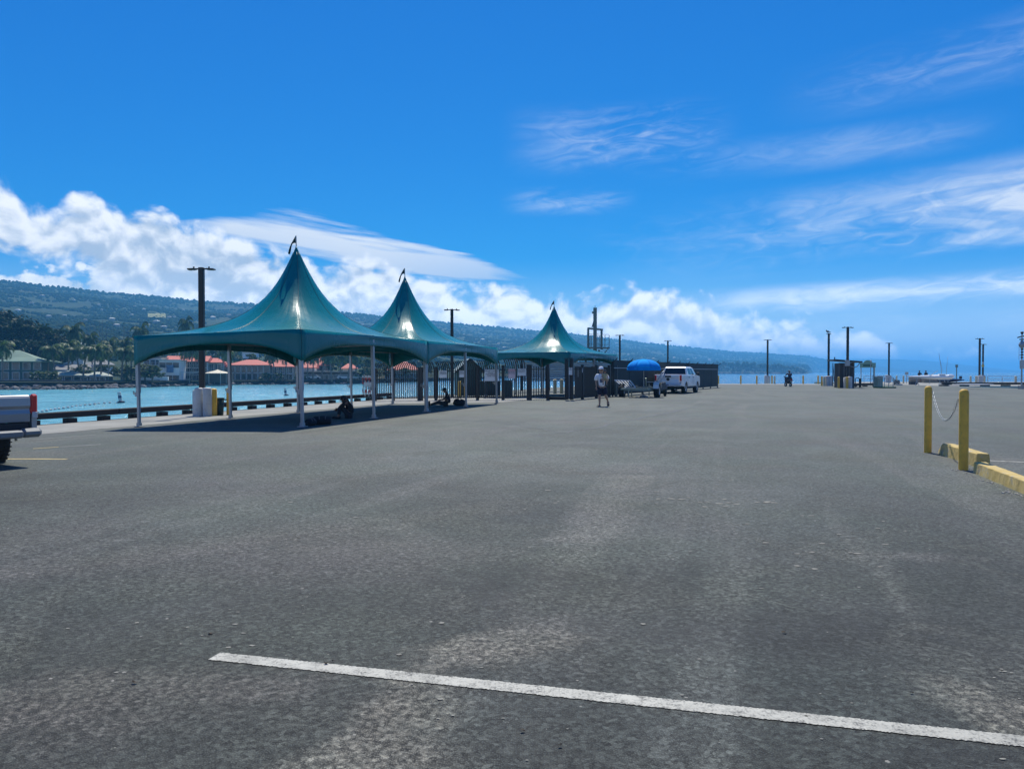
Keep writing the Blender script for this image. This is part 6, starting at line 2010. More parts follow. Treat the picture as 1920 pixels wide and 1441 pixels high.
    # glass, a few millimetres proud of the cab skin
    def quad_on(a, b, c, d, u0, u1, v0, v1, off):
        A = [Vector(p) for p in (a, b, c, d)]
        def P(u, v):
            return A[0].lerp(A[1], u).lerp(A[3].lerp(A[2], u), v)
        n = (A[1] - A[0]).cross(A[3] - A[0]).normalized()
        cen = sum(A, Vector()) / 4
        if n.dot(cen - Vector((0, (y0 + y1) / 2, zb))) < 0:
            n = -n
        return [P(u0, v0) + n * off, P(u1, v0) + n * off, P(u1, v1) + n * off, P(u0, v1) + n * off]
    g = glass_dark()
    mb = MB(); mb.add(quad_on(lv[0], lv[1], mv[1], mv[0], .06, .94, .12, .93, .006), [(0, 1, 2, 3)]); mb.build('rear_window', g, t)
    mb = MB(); mb.add(quad_on(lv[3], lv[2], mv[2], mv[3], .05, .95, .10, .94, .006), [(0, 1, 2, 3)]); mb.build('windshield', g, t)
    for s in (-1, 1):
        a, b, c, d = (lv[1], lv[2], mv[2], mv[1]) if s > 0 else (lv[0], lv[3], mv[3], mv[0])
        for (u0, u1) in ((.13, .44), (.48, .80)):
            mb = MB(); mb.add(quad_on(a, b, c, d, u0, u1, .12, .92, .006), [(0, 1, 2, 3)]); mb.build('side_window', g, t)
        ym = y0 + (y1 - y0) * .47
        for (ya, yb) in ((y0 + .08, ym - .01), (ym + .01, y1 - .25)):
            dr = MB().box((s * (W / 2 + .004), (ya + yb) / 2, (belt + sill) / 2 + .03), (.012, yb - ya, belt - sill - .10)).build('door', paint, t)
            MB().box((s * (W / 2 + .03), ya + .16, belt - .12), (.04, .18, .045), bev=.01).build('handle', dark, dr)
        mir = MB(); mir.box((s * (W / 2 + .16), y1 - .42, belt + .12), (.22, .12, .24), bev=.03); mir.bar((s * (W / 2 - .05), y1 - .42, belt + .05), (s * (W / 2 + .1), y1 - .42, belt + .08), .05, .05); mir.build('mirror', dark, t)
        # lamps
        tl = MB(); tl.box((s * (W / 2 - (.10 if tail_low < .72 else .06)), yr - .005, (bed_top + tail_low) / 2 + .08), (.15 if tail_low < .72 else .115, .07, (bed_top - tail_low) * (.62 if tail_low < .72 else .78)), bev=.03)
        o = tl.build('tail_light', mat('red_lamp_lens', (.58, .008, .014), .22, 0, .1, 6.0, coat=.5), t)
        MB().box((s * (W / 2 - (.10 if tail_low < .72 else .06)), yr - .043, tail_low + .115), (.15 if tail_low < .72 else .09, .02, .10), bev=.008).build('reversing_lens', mat('clear_lens', (.5, .5, .5), .2), o)
        MB().box((s * (W / 2 - .2), yf - .03, 1.02), (.34, .1, .2), bev=.03).build('headlight', mat('clear_lens', (.5, .5, .5), .2), t)
        MB().box((s * (W / 2 - .02), (yw0 + yw1) / 2, sill - .07), (.16, wb - 2.2 * ar, .06), bev=.02).build('side_step', dark, t)
    # tailgate
    tg = MB(); zc = (bed_top + tail_low) / 2
    tw = W - (.40 if tail_low < .72 else .25)
    tg.prism([(yr - .02, tail_low), (yr - .035, tail_low + .14), (yr - .012, zc), (yr - .045, bed_top - .16), (yr - .035, bed_top - .03), (yr + .0, bed_top + .015), (yr + .07, bed_top + .01), (yr + .07, tail_low)], -tw / 2, tw / 2, axis='X')
    tgo = bevel(tg.build('tailgate', paint, t), .012, 2)
    MB().box((0, yr - .055, bed_top - .13), (.44, .03, .12), bev=.012).build('handle', dark, tgo)
    MB().lathe([(.001, .012), (.10, .010), (.115, 0)], n=18, M=Matrix.Rotation(math.pi / 2, 3, 'X'), c=(0, yr - .035, zc - .0)).build('emblem', dark, tgo)
    # bumper with plate
    bm_ = MB(); bh = .20 if tail_low < .72 else .13
    zl_ = 0.0 if tail_low < .72 else -.09
    bm_.box((0, yr - .14, sill + .12 + zl_), (W * .66, .20, bh), bev=.03)
    for s in (-1, 1):
        bm_.box((s * W * .405, yr - .10, sill + .13 + zl_), (W * .165, .26, bh + .02), bev=.05)
    bm_.build('rear_bumper', mat('grey_bumper', (.17, .18, .19), .45, .1, .05, 2.0) if tail_low > .72 else mat('white_bumper', (.62, .63, .64), .3, 0, .04, 1.0, coat=.4), t)
    MB().box((0, yr - .03, tail_low - .06), (W * .8, .12, .10)).build('bumper_step', dark, t)
    pl = MB().box((0, yr - .246, sill + .13), (.31, .012, .155)).build('license_plate', mat('plate_white', (.66, .68, .70), .5), t)
    MB().box((0, yr - .254, sill + .13), (.22, .006, .06)).build('plate_marks', mat('plate_ink', (.05, .07, .16), .6), pl)
    MB().cyl((0, yr - .15, sill - .03), (0, yr - .34, sill - .03), .035, n=8).build('tow_hitch', dark, t)
    MB().box((0, yw0, tyre_r), (W - .5, .14, .14)).build('axle', dark, t)
    tm, rm = wheel_meshes(tyre_r, .275)
    for s in (-1, 1):
        for yc in (yw0, yw1):
            w = thing_part('wheel', t, (s * (W / 2 - .15), yc, tyre_r), 0 if s > 0 else math.pi)
            link('tyre', tm, w); link('rim', rm, w)
    return t
def thing_part(name, parent, loc, rz):
    return link(name, None, parent, loc, rz)
WHITE_CAR = mat('white_automotive_paint', (.90, .88, .82), .28, 0, .02, 1.0, coat=.6)
SILVER_CAR = mat('silver_automotive_paint', (.30, .31, .315), .34, .3, .03, 1.0, coat=.7)
# white truck by the fence: its rear right corner stands near column 1279
hd = -R(26.0)
ctr = Vector((at(1279, 53.6).x, 53.6)) + Vector((math.cos(hd), math.sin(hd))) * -1.0 + Vector((-math.sin(hd), math.cos(hd))) * 2.92
pickup('white crew-cab pickup truck parked along the screened fence', (ctr.x, ctr.y, 0), hd, WHITE_CAR)
# grey truck cut by the picture edge
hd = R(60.0)
q = gp(71, 870)
cr = Vector((-7.86, 12.66))
ctr = cr + Vector((math.cos(hd), math.sin(hd))) * -.96 + Vector((-math.sin(hd), math.cos(hd))) * (2.70 + .12)
pickup('silver grey pickup truck cut off by the picture edge, tailgate showing', (ctr.x, ctr.y, gz(ctr.x, ctr.y)), hd, SILVER_CAR, 5.4, 1.92, 1.80, 1.18, 1.20, .56, 3.25, 1.18, .41, .77)

def trailer():
    c = at(1199, 46.6); t = thing('boat_trailer', 'low grey boat trailer with two wheels behind the white pickup', 'trailer', (c.x, c.y, 0), -R(21))
    G_ = mat('pale_green_steel', (.24, .30, .26), .5, .3, .15, 2.0)
    tm, rm = wheel_meshes(.40, .32)
    for s in (-1, 1):
        w = thing_part('wheel', t, (s * 1.08, 0, .40), 0 if s > 0 else math.pi)
        link('tyre', tm, w); link('rim', rm, w)
    f = MB(); pts = []
    fm = MB()
    prof = [(-.52, .42), (-.46, .66), (-.30, .80), (.30, .80), (.46, .66), (.52, .42)]
    for a, b in zip(prof, prof[1:]):
        fm.bar((0, a[0], a[1]), (0, b[0], b[1]), .34, .02)
    fme = fm.mesh('fender', mat('polished_fender', (.74, .70, .60), .38, .35, .05, 2.0))
    link('fender', fme, t, (1.1, 0, .12))
    MB().box((0, 0, .40), (2.1, .09, .09)).build('axle', G_, t)
    for s in (-1, 1):
        MB().bar((s * .78, -1.5, .52), (s * .78, 1.6, .52), .09, .10).build('side_rail', G_, t)
        MB().bar((s * .78, 1.6, .52), (0, 3.1, .52), .09, .10).build('tongue_rail', G_, t)
        MB().bar((s * .42, -1.4, .66), (s * .42, 1.4, .66), .12, .05).build('bunk', mat('grey_carpet', (.16, .17, .16), .95), t)
    for y in (-1.45, .0, 1.55):
        MB().box((0, y, .52), (1.5, .08, .07)).build('cross_member', G_, t)
    MB().cyl((.1, 2.6, .02), (.1, 2.6, .8), .035, n=8).build('jack_stand', G_, t)
    MB().bar((0, 2.2, .55), (0, 2.0, 1.15), .07, .07).build('winch_post', G_, t)
    MB().box((.85, .6, .93), (1.0, .28, .05)).build('guide_board', galv(), t)
    MB().bar((-.35, -1.5, .50), (-.35, -1.5, .05), .05, .05).build('prop', G_, t)
    # tilted white slatted rack over the left wheel
    c2 = at(1171, 47.3); r = thing('slatted_rack', 'tilted white slatted rack leaning over the left trailer wheel', 'rack', (c2.x, c2.y, 0), -.05)
    a, b = Vector((-.62, 0, 1.05)), Vector((.35, 0, 1.0)); c_, d_ = Vector((-.1, -.55, .60)), Vector((.62, -.55, .58))
    W_ = mat('bright_white_paint', (.88, .88, .84), .5, 0, .05, 2.0)
    for p, q2, nm in ((a, b, 'top_bar'), (c_, d_, 'bottom_bar'), (a, c_, 'end_bar'), (b, d_, 'end_bar')):
        MB().bar(p, q2, .06, .05).build(nm, W_, r)
    for k in range(1, 5):
        MB().bar(a.lerp(b, k / 5), c_.lerp(d_, k / 5), .06, .04).build('slat', W_, r)
    MB().prism([(-.50, .62), (.2, .62), (.1, .66), (-.1, .68), (-.58, 1.0)], .02, .10).build('side_panel', mat('grey_panel', (.20, .23, .22), .7), r)
    for x in (-.5, .45):
        MB().box((x, .06, .46), (.06, .06, .92)).build('leg', G_, r)
    # gear heaped between trailer and truck
    c3 = at(1238, 48.6); g_ = thing('folded_cart', 'folded beach cart leaning between the trailer and the white pickup', 'cart', (c3.x, c3.y, 0), .2)
    MB().tube([(-.35, 0, .75), (-.1, 0, 1.15), (.12, 0, 1.5), (.3, 0, 1.62)], .04, 6).build('handle', galv(), g_)
    MB().tube([(-.2, -.1, .75), (.05, -.1, 1.1), (.3, -.1, 1.45)], .03, 6).build('strut', galv(), g_)
    MB().box((.05, .1, .60), (.7, .5, .5), M=Matrix.Rotation(-.3, 3, 'Y'), bev=.05).build('basket', mat('grey_mesh', (.12, .13, .14), .8), g_)
    for s in (-.3, .3):
        w = thing_part('wheel', g_, (s, -.05, .2), 0); 
        MB().cyl((-.04, 0, 0), (.04, 0, 0), .2, n=16).build('tyre', rubber(), w)
trailer()
def parasol():
    c = at(1207, 47.0); t = thing('parasol', 'bright blue parasol standing over the boat trailer', 'parasol', (c.x, c.y, 0), .2)
    Bm = mat('bright_blue_nylon', (.002, .34, .86), .85, 0, .08, 1.0, spec=.1)
    B2 = mat('deep_blue_nylon', (.002, .28, .78), .85, 0, .08, 1.0, spec=.1)
    Rr = 1.08; n = 8
    zt, zr = 2.34, 1.76
    for k in range(n):
        mb = MB(); vs = []
        m = 7
        for i in range(m + 1):
            f = i / m
            z = zr + (zt - zr) * math.cos(f * math.pi / 2) ** .9
            for j in range(5):
                a = 2 * math.pi * (k + j / 4) / n
                sag = .06 * math.sin(math.pi * j / 4) * f
                rr = Rr * math.sin(f * math.pi / 2) * (1 - .05 * math.sin(math.pi * j / 4))
                vs.append((rr * math.cos(a), rr * math.sin(a), z - sag * .4 + (.03 * math.sin(math.pi * j / 4) * f if i == m else 0)))
        mb.add(vs, [(i * 5 + j, (i + 1) * 5 + j, (i + 1) * 5 + j + 1, i * 5 + j + 1) for i in range(m) for j in range(4)], 0, True)
        o = mb.build('panel', Bm if k % 2 else B2, t); solidify(o, .004)
        v = MB(); vv = []
        for j in range(5):
            a = 2 * math.pi * (k + j / 4) / n
            rr = Rr * (1 - .05 * math.sin(math.pi * j / 4))
            vv += [(rr * math.cos(a), rr * math.sin(a), zr + .01), (rr * 1.01 * math.cos(a), rr * 1.01 * math.sin(a), zr - .13)]
        v.add(vv, [(2 * j, 2 * j + 1, 2 * j + 3, 2 * j + 2) for j in range(4)], 0, True)
        solidify(v.build('valance', B2, t), .004)
        a = 2 * math.pi * k / n
        MB().bar((0, 0, zt - .25), (Rr * .97 * math.cos(a), Rr * .97 * math.sin(a), zr - .01), .012, .012).build('rib', white_paint(), t)
    MB().cyl((0, 0, 0), (0, 0, zt + .06), .022, n=10).build('pole', white_paint(), t)
    MB().lathe([(.01, .12), (.05, .12), (.25, .06), (.27, 0)], n=16).build('base', concrete(), t)
parasol()
# ------------------------------------------------------------------ people
SKIN = mat('skin', (.42, .25, .17), .55, 0, .08, 8.0)
DARKSKIN = mat('tanned_skin', (.20, .115, .075), .55, 0, .08, 8.0)
def skin_obj(name, pts, edges, m, parent, root=0, sub=2):
    """one continuous skinned surface grown over a jointed skeleton; pts = [(x, y, z, rx, ry)]"""
    me = bpy.data.meshes.new(name)
    bm = bmesh.new()
    lay = bm.verts.layers.skin.verify()
    vs = []
    for i, p in enumerate(pts):
        v = bm.verts.new(p[:3]); r = p[3:]
        v[lay].radius = (r[0], r[1] if len(r) > 1 else r[0]); v[lay].use_root = (i == root)
        vs.append(v)
    for a, b in edges:
        bm.edges.new((vs[a], vs[b]))
    bm.to_mesh(me); bm.free()
    me.materials.append(m)
    o = link(name, me, parent)
    s = o.modifiers.new('skin', 'SKIN'); s.use_smooth_shade = True; s.branch_smoothing = .6
    q = o.modifiers.new('sub', 'SUBSURF'); q.levels = sub; q.render_levels = sub
    return o
def body(parent, J, m):
    """J: joint dictionary -> continuous body with head, arms, hands (five fingers), legs and feet"""
    P, E, idx = [], [], {}
    def add(k, p, r, to=None):
        idx[k] = len(P); P.append((*p, *(r if isinstance(r, tuple) else (r, r))))
        if to is not None:
            E.append((idx[to], idx[k]))
    V = {k: Vector(v) for k, v in J.items()}
    add('pelvis', V['pelvis'], (.15, .12)); add('belly', V['pelvis'].lerp(V['chest'], .5), (.145, .11), 'pelvis'); add('chest', V['chest'], (.165, .115), 'belly')
    add('neck', V['neck'], .058, 'chest'); add('chin', V['neck'].lerp(V['head'], .45), (.075, .085), 'neck'); add('head', V['head'], (.088, .105), 'chin'); add('crown', V['head'] + (V['head'] - V['neck']).normalized() * .085, (.065, .08), 'head')
    for s in ('l', 'r'):
        add('sh' + s, V['sh' + s], .066, 'chest'); add('el' + s, V['el' + s], .045, 'sh' + s); add('wr' + s, V['wr' + s], .030, 'el' + s)
        d = (V['wr' + s] - V['el' + s]).normalized(); sd = d.cross(Vector((0, 1, .1))).normalized(); pl = V['wr' + s] + d * .075
        add('palm' + s, pl, (.038, .022), 'wr' + s)
        for k, (o, l) in enumerate(((-.030, .062), (-.010, .074), (.010, .068), (.029, .052))):
            b = pl + sd * o + d * .03
            add('f%d%s' % (k, s), b, .0095, 'palm' + s)
            bend = (d + Vector((0, -.25, -.25))).normalized()
            add('g%d%s' % (k, s), b + d * l * .5, .0085, 'f%d%s' % (k, s)); add('h%d%s' % (k, s), b + d * l * .5 + bend * l * .5, .0075, 'g%d%s' % (k, s))
        tb = V['wr' + s] + d * .035 - sd * .035
        add('t0' + s, tb, .011, 'palm' + s); add('t1' + s, tb + d * .04 - sd * .022, .0095, 't0' + s)
        add('hip' + s, V['hip' + s], .095, 'pelvis'); add('kn' + s, V['kn' + s], .060, 'hip' + s); add('cf' + s, V['kn' + s].lerp(V['an' + s], .3), .060, 'kn' + s); add('an' + s, V['an' + s], .040, 'cf' + s)
        add('hl' + s, V['an' + s].lerp(V['to' + s], .15) + Vector((0, 0, -.035)), .042, 'an' + s); add('to' + s, V['to' + s], (.040, .024), 'hl' + s)
    return skin_obj('body', P, E, m, parent)
def face(parent, V, facing, m):
    """nose, ears, eyes and mouth set on the head"""
    h = Vector(V['head']); f = Vector(facing).normalized(); s = f.cross(Vector((0, 0, 1))).normalized()
    n = MB(); n.cyl(h + f * .095 + Vector((0, 0, .02)), h + f * .128 + Vector((0, 0, -.025)), .010, .017, 8); n.build('nose', m, parent)
    for k in (-1, 1):
        MB().sphere(h + s * k * .092 + Vector((0, 0, -.01)), (.018, .03, .034), 8, 6).build('ear', m, parent)
        MB().sphere(h + f * .096 + s * k * .034 + Vector((0, 0, .012)), .013, 8, 6).build('eye', mat('eye', (.03, .02, .02), .2), parent)
    MB().box(h + f * .092 + Vector((0, 0, -.065)), (.05, .05, .012)).build('mouth', mat('lips', (.25, .09, .08), .5), parent)
def walker():
    c = gp(1128, 761.5)
    t = thing('person', 'person in white T-shirt, dark shorts and cap walking past the fence', 'person', (c.x, c.y, 0), .0)
    J = dict(pelvis=(0, 0, .95), chest=(-.01, 0, 1.32), neck=(-.015, 0, 1.51), head=(-.03, -.01, 1.645),
             shl=(-.20, .02, 1.42), ell=(-.255, .02, 1.14), wrl=(-.24, -.06, .89), shr=(.19, -.02, 1.42), elr=(.27, -.14, 1.16), wrr=(.06, -.30, 1.20),
             hipl=(-.085, 0, .90), knl=(-.10, -.05, .50), anl=(-.09, .0, .09), tol=(-.17, -.15, .03),
             hipr=(.095, 0, .90), knr=(.16, -.06, .52), anr=(.30, .17, .23), tor=(.31, .13, .06))
    body(t, J, SKIN); face(t, J, (-.5, -1, 0), SKIN)
    TEE = mat('white_cotton', (.86, .86, .86), .9, 0, .04, 5.0)
    s = [(0, 0, .84, .205, .165), (0, 0, 1.02, .210, .165), (-.01, 0, 1.30, .215, .160), (-.012, 0, 1.46, .12, .10), (-.21, .02, 1.42, .105, .10), (-.262, .02, 1.14, .095, .095), (.20, -.02, 1.42, .105, .10), (.268, -.13, 1.21, .095, .095)]
    skin_obj('t_shirt', s, [(0, 1), (1, 2), (2, 3), (2, 4), (4, 5), (2, 6), (6, 7)], TEE, t, 2)
    MB().box((-.03, -.178, 1.15), (.15, .02, .15), bev=.008).build('shirt_print', mat('grey_blue_print', (.12, .16, .24), .9, 0, .3, 9.0), t)
    SH = mat('navy_cotton', (.012, .015, .035), .9, 0, .1, 5.0)
    s = [(0, 0, .93, .180, .150), (-.095, -.01, .82, .135, .130), (-.105, -.05, .50, .120, .120), (.105, -.01, .82, .135, .130), (.165, -.055, .50, .120, .120)]
    skin_obj('shorts', s, [(0, 1), (1, 2), (0, 3), (3, 4)], SH, t, 0)
    cap = MB(); cap.lathe([(.108, .0), (.110, .035), (.095, .085), (.05, .118), (.002, .125)], n=16, c=(-.03, -.005, 1.675)); cap.box((-.09, -.13, 1.682), (.15, .13, .014), rz=-.5); cap.build('cap', TEE, t)
    hair = MB(); hair.sphere((-.022, .02, 1.64), (.100, .108, .09), 12, 8); hair.build('hair', mat('brown_hair', (.05, .03, .02), .7), t)
    for k, (a, b) in enumerate((((-.09, .02, .02), (-.18, -.17, .012)), ((.31, .19, .18), (.315, .12, .045)))):
        A, B = Vector(a), Vector(b); sd = MB(); sd.bar(A + (A - B) * .2, B + (B - A) * .25, .105, .028); sd.bar(A.lerp(B, .3) + Vector((0, 0, .04)), A.lerp(B, .55) + Vector((0, 0, .05)), .1, .02); sd.build('sandal', mat('dark_sandal', (.02, .02, .022), .7), t)
    # small child carried on the arm
    ch = thing('person', 'small child in tan clothes and hat carried on the arm of the walking person', 'person', (c.x + .10, c.y - .24, 1.06), .15)
    ch.scale = (.52, .52, .52)
    J2 = dict(pelvis=(0, 0, .36), chest=(0, 0, .66), neck=(.02, 0, .82), head=(.03, -.02, .96), shl=(-.17, 0, .74), ell=(-.26, -.08, .56), wrl=(-.20, -.20, .46), shr=(.18, 0, .74), elr=(.27, -.06, .58), wrr=(.24, -.18, .46),
              hipl=(-.10, -.02, .33), knl=(-.17, -.20, .22), anl=(-.16, -.16, -.06), tol=(-.18, -.26, -.12), hipr=(.10, -.02, .33), knr=(.16, -.20, .20), anr=(.14, -.14, -.10), tor=(.15, -.24, -.16))
    body(ch, J2, SKIN); face(ch, J2, (0, -1, -.1), SKIN)
    TAN = mat('tan_romper', (.46, .38, .20), .9, 0, .15, 9.0)
    skin_obj('romper', [(0, 0, .34, .20, .17), (0, 0, .52, .20, .17), (0, 0, .68, .20, .16), (.01, 0, .79, .10), (-.17, 0, .74, .09), (-.24, -.06, .62, .075), (.18, 0, .74, .09), (.25, -.05, .63, .075), (-.12, -.06, .31, .125), (-.17, -.19, .23, .10), (.12, -.06, .31, .125), (.16, -.19, .22, .10)],
             [(0, 1), (1, 2), (2, 3), (2, 4), (4, 5), (2, 6), (6, 7), (0, 8), (8, 9), (0, 10), (10, 11)], TAN, ch, 2)
    hm = MB(); hm.lathe([(.001, .14), (.07, .13), (.115, .07), (.12, .0), (.20, -.03), (.20, -.015)], n=18, c=(.03, -.01, 1.02)); hm.build('sun_hat', mat('dark_sun_hat', (.05, .055, .07), .9), ch)
    for q in ('tol', 'tor'):
        p = Vector(J2[q]); MB().box((p.x, p.y + .05, p.z), (.09, .19, .08), bev=.02).build('shoe', mat('grey_cotton', (.16, .17, .19), .9), ch)
walker()
DK = mat('black_cotton', (.012, .013, .018), .95, 0, .15, 5.0)
DK2 = mat('charcoal_denim', (.022, .024, .032), .95, 0, .15, 5.0)
def sitter_hunched():
    c = gp(652, 784)
    t = thing('person', 'hunched person in dark clothes sitting under the nearest tent', 'person', (c.x, c.y, gz(c.x, c.y)), .15)
    J = dict(pelvis=(.10, 0, .14), chest=(.04, -.02, .50), neck=(-.07, -.03, .64), head=(-.15, -.05, .66),
             shl=(-.0, .15, .58), ell=(-.22, .16, .44), wrl=(-.32, .05, .34), shr=(.02, -.18, .58), elr=(-.20, -.20, .42), wrr=(-.32, -.08, .34),
             hipl=(.06, .09, .12), knl=(-.24, .12, .44), anl=(-.30, .10, .08), tol=(-.42, .10, .035), hipr=(.06, -.09, .12), knr=(-.24, -.13, .44), anr=(-.30, -.12, .08), tor=(-.42, -.13, .035))
    body(t, J, DARKSKIN); face(t, J, (-1, -.1, -.5), DARKSKIN)
    skin_obj('hooded_top', [(.10, 0, .14, .18, .17), (.08, 0, .32, .185, .165), (.04, -.02, .50, .19, .17), (-.05, -.03, .62, .10), (.0, .15, .58, .085), (-.20, .16, .44, .065), (-.29, .07, .35, .05), (.02, -.18, .58, .085), (-.18, -.20, .43, .065), (-.29, -.10, .35, .05)],
             [(0, 1), (1, 2), (2, 3), (2, 4), (4, 5), (5, 6), (2, 7), (7, 8), (8, 9)], DK, t, 2)
    skin_obj('trousers', [(.10, 0, .13, .15, .13), (.04, .09, .13, .10), (-.24, .12, .43, .08), (-.29, .10, .12, .06), (.04, -.09, .13, .10), (-.24, -.13, .43, .08), (-.29, -.12, .12, .06)], [(0, 1), (1, 2), (2, 3), (0, 4), (4, 5), (5, 6)], DK2, t, 0)
    h = MB(); h.sphere((-.135, -.045, .69), (.115, .108, .095), 14, 10); h.build('hair', mat('black_hair', (.012, .010, .010), .6), t)
    for y in (.10, -.125):
        MB().box((-.37, y, .03), (.28, .10, .06), bev=.02).build('shoe', DK, t)
    # bags on the ground beside
    for k, (px, py, s, lab) in enumerate(((604, 796, .62, 'large dark duffel bag lying in the shade of the nearest tent'), (583, 798, .5, 'dark bag at the near leg of the nearest tent'))):
        q = gp(px, py); b = thing('duffel_bag', lab, 'bag', (q.x, q.y, gz(q.x, q.y)), .3 + k)
        m = MB(); m.lathe([(.01, -.42 * s), (.16 * s, -.42 * s), (.21 * s, -.34 * s), (.22 * s, 0), (.21 * s, .34 * s), (.16 * s, .42 * s), (.01, .42 * s)], n=16, c=(0, 0, .2 * s), M=Matrix.Rotation(math.pi / 2, 3, 'Y')); m.build('sack', DK, b)
        for x in (-.14, .14):
            MB().tube([(x * s, -.2 * s, .28 * s), (x * s, -.1 * s, .44 * s), (x * s, .1 * s, .44 * s), (x * s, .2 * s, .28 * s)], .014, 6).build('strap', mat('grey_webbing', (.10, .10, .11), .8), b)
sitter_hunched()
def sitter_long():
    c = gp(836, 761.5)
    t = thing('person', 'person in dark cap sitting with legs stretched out under the middle tent', 'person', (c.x, c.y, gz(c.x, c.y)), .1)
    J = dict(pelvis=(.08, 0, .13), chest=(.10, -.0, .48), neck=(.02, 0, .64), head=(-.06, -.01, .72),
             shl=(.08, .17, .55), ell=(-.05, .22, .34), wrl=(-.22, .12, .30), shr=(.09, -.18, .55), elr=(-.04, -.22, .34), wrr=(-.22, -.10, .30),
             hipl=(.02, .09, .12), knl=(-.36, .12, .20), anl=(-.72, .10, .07), tol=(-.78, .10, .18), hipr=(.02, -.09, .12), knr=(-.36, -.12, .17), anr=(-.74, -.12, .07), tor=(-.80, -.12, .18))
    body(t, J, DARKSKIN); face(t, J, (-1, -.1, -.35), DARKSKIN)
    skin_obj('shirt', [(.08, 0, .13, .17, .15), (.10, 0, .30, .175, .15), (.10, 0, .48, .185, .15), (.03, 0, .61, .09), (.08, .17, .55, .085), (-.04, .22, .36, .06), (.09, -.18, .55, .085), (-.03, -.22, .36, .06)], [(0, 1), (1, 2), (2, 3), (2, 4), (4, 5), (2, 6), (6, 7)], DK, t, 2)
    skin_obj('trousers', [(.08, 0, .12, .15, .12), (.0, .09, .12, .10), (-.36, .12, .19, .075), (-.68, .10, .08, .055), (.0, -.09, .12, .10), (-.36, -.12, .17, .075), (-.70, -.12, .08, .055)], [(0, 1), (1, 2), (2, 3), (0, 4), (4, 5), (5, 6)], DK2, t, 0)
    cap = MB(); cap.lathe([(.108, .0), (.108, .03), (.09, .08), (.002, .115)], n=16, c=(-.06, -.01, .745)); cap.box((-.19, -.02, .755), (.13, .15, .014)); cap.build('cap', DK, t)
    for y in (.10, -.12):
        MB().box((-.76, y, .12), (.09, .10, .24), bev=.02).build('shoe', DK, t)
    q = gp(861, 760.5); b = thing('backpack', 'slumped dark backpack beside the person under the middle tent', 'bag', (q.x, q.y, gz(q.x, q.y)), .2)
    m = MB(); m.sphere((0, 0, .13), (.30, .2, .15), 14, 8); m.sphere((-.1, 0, .2), (.16, .17, .14), 12, 8); m.sphere((.12, 0, .18), (.17, .17, .13), 12, 8); m.build('sack', DK, b)
    MB().tube([(-.12, -.15, .26), (-.05, -.1, .36), (.05, -.1, .36), (.1, -.15, .26)], .014, 6).build('strap', DK2, b)
sitter_long()
def standing(px, dist, label, top, bottom, arm):
    c = at(px, dist); t = thing('person', label, 'person', (c.x, c.y, 0), .2)
    a = arm
    J = dict(pelvis=(0, 0, .92), chest=(0, 0, 1.30), neck=(0, 0, 1.49), head=(-.02, -.02, 1.63), shl=(-.20, 0, 1.40), ell=(-.29, -.05, 1.12), wrl=(-.24, -.2, .95), shr=(.20, 0, 1.40), elr=(.27 + a, -.03, 1.14), wrr=(.2, -.2, 1.02 + a),
             hipl=(-.09, 0, .88), knl=(-.12, -.02, .48), anl=(-.15, .02, .08), tol=(-.18, -.14, .03), hipr=(.09, 0, .88), knr=(.13, -.02, .48), anr=(.17, .02, .08), tor=(.2, -.14, .03))
    body(t, J, DARKSKIN); face(t, J, (-.3, -1, 0), DARKSKIN)
    skin_obj('shirt', [(0, 0, .93, .17, .14), (0, 0, 1.12, .175, .14), (0, 0, 1.31, .19, .14), (0, 0, 1.45, .10), (-.20, 0, 1.40, .085), (-.27, -.04, 1.18, .07), (.20, 0, 1.40, .085), (.25 + a, -.02, 1.19, .07)], [(0, 1), (1, 2), (2, 3), (2, 4), (4, 5), (2, 6), (6, 7)], top, t, 2)
    skin_obj('shorts', [(0, 0, .93, .16, .13), (-.1, 0, .84, .11), (-.125, -.02, .50, .095), (.1, 0, .84, .11), (.135, -.02, .50, .095)], [(0, 1), (1, 2), (0, 3), (3, 4)], bottom, t, 0)
    MB().sphere((-.02, -.0, 1.67), (.105, .115, .10), 12, 8).build('hair', mat('black_hair', (.012, .010, .010), .6), t)
    for J_ in ('tol', 'tor'):
        p = Vector(J[J_]); MB().box((p.x, p.y + .08, .03), (.10, .27, .06), bev=.02).build('shoe', DK, t)
standing(1724, 110, 'standing person in dark clothes left of the pair behind the canoe', DK, DK2, .1)
standing(1736, 111, 'standing person right of the pair behind the canoe, dark shirt and grey-blue shorts', DK, mat('grey_blue_cotton', (.08, .11, .16), .9), .0)
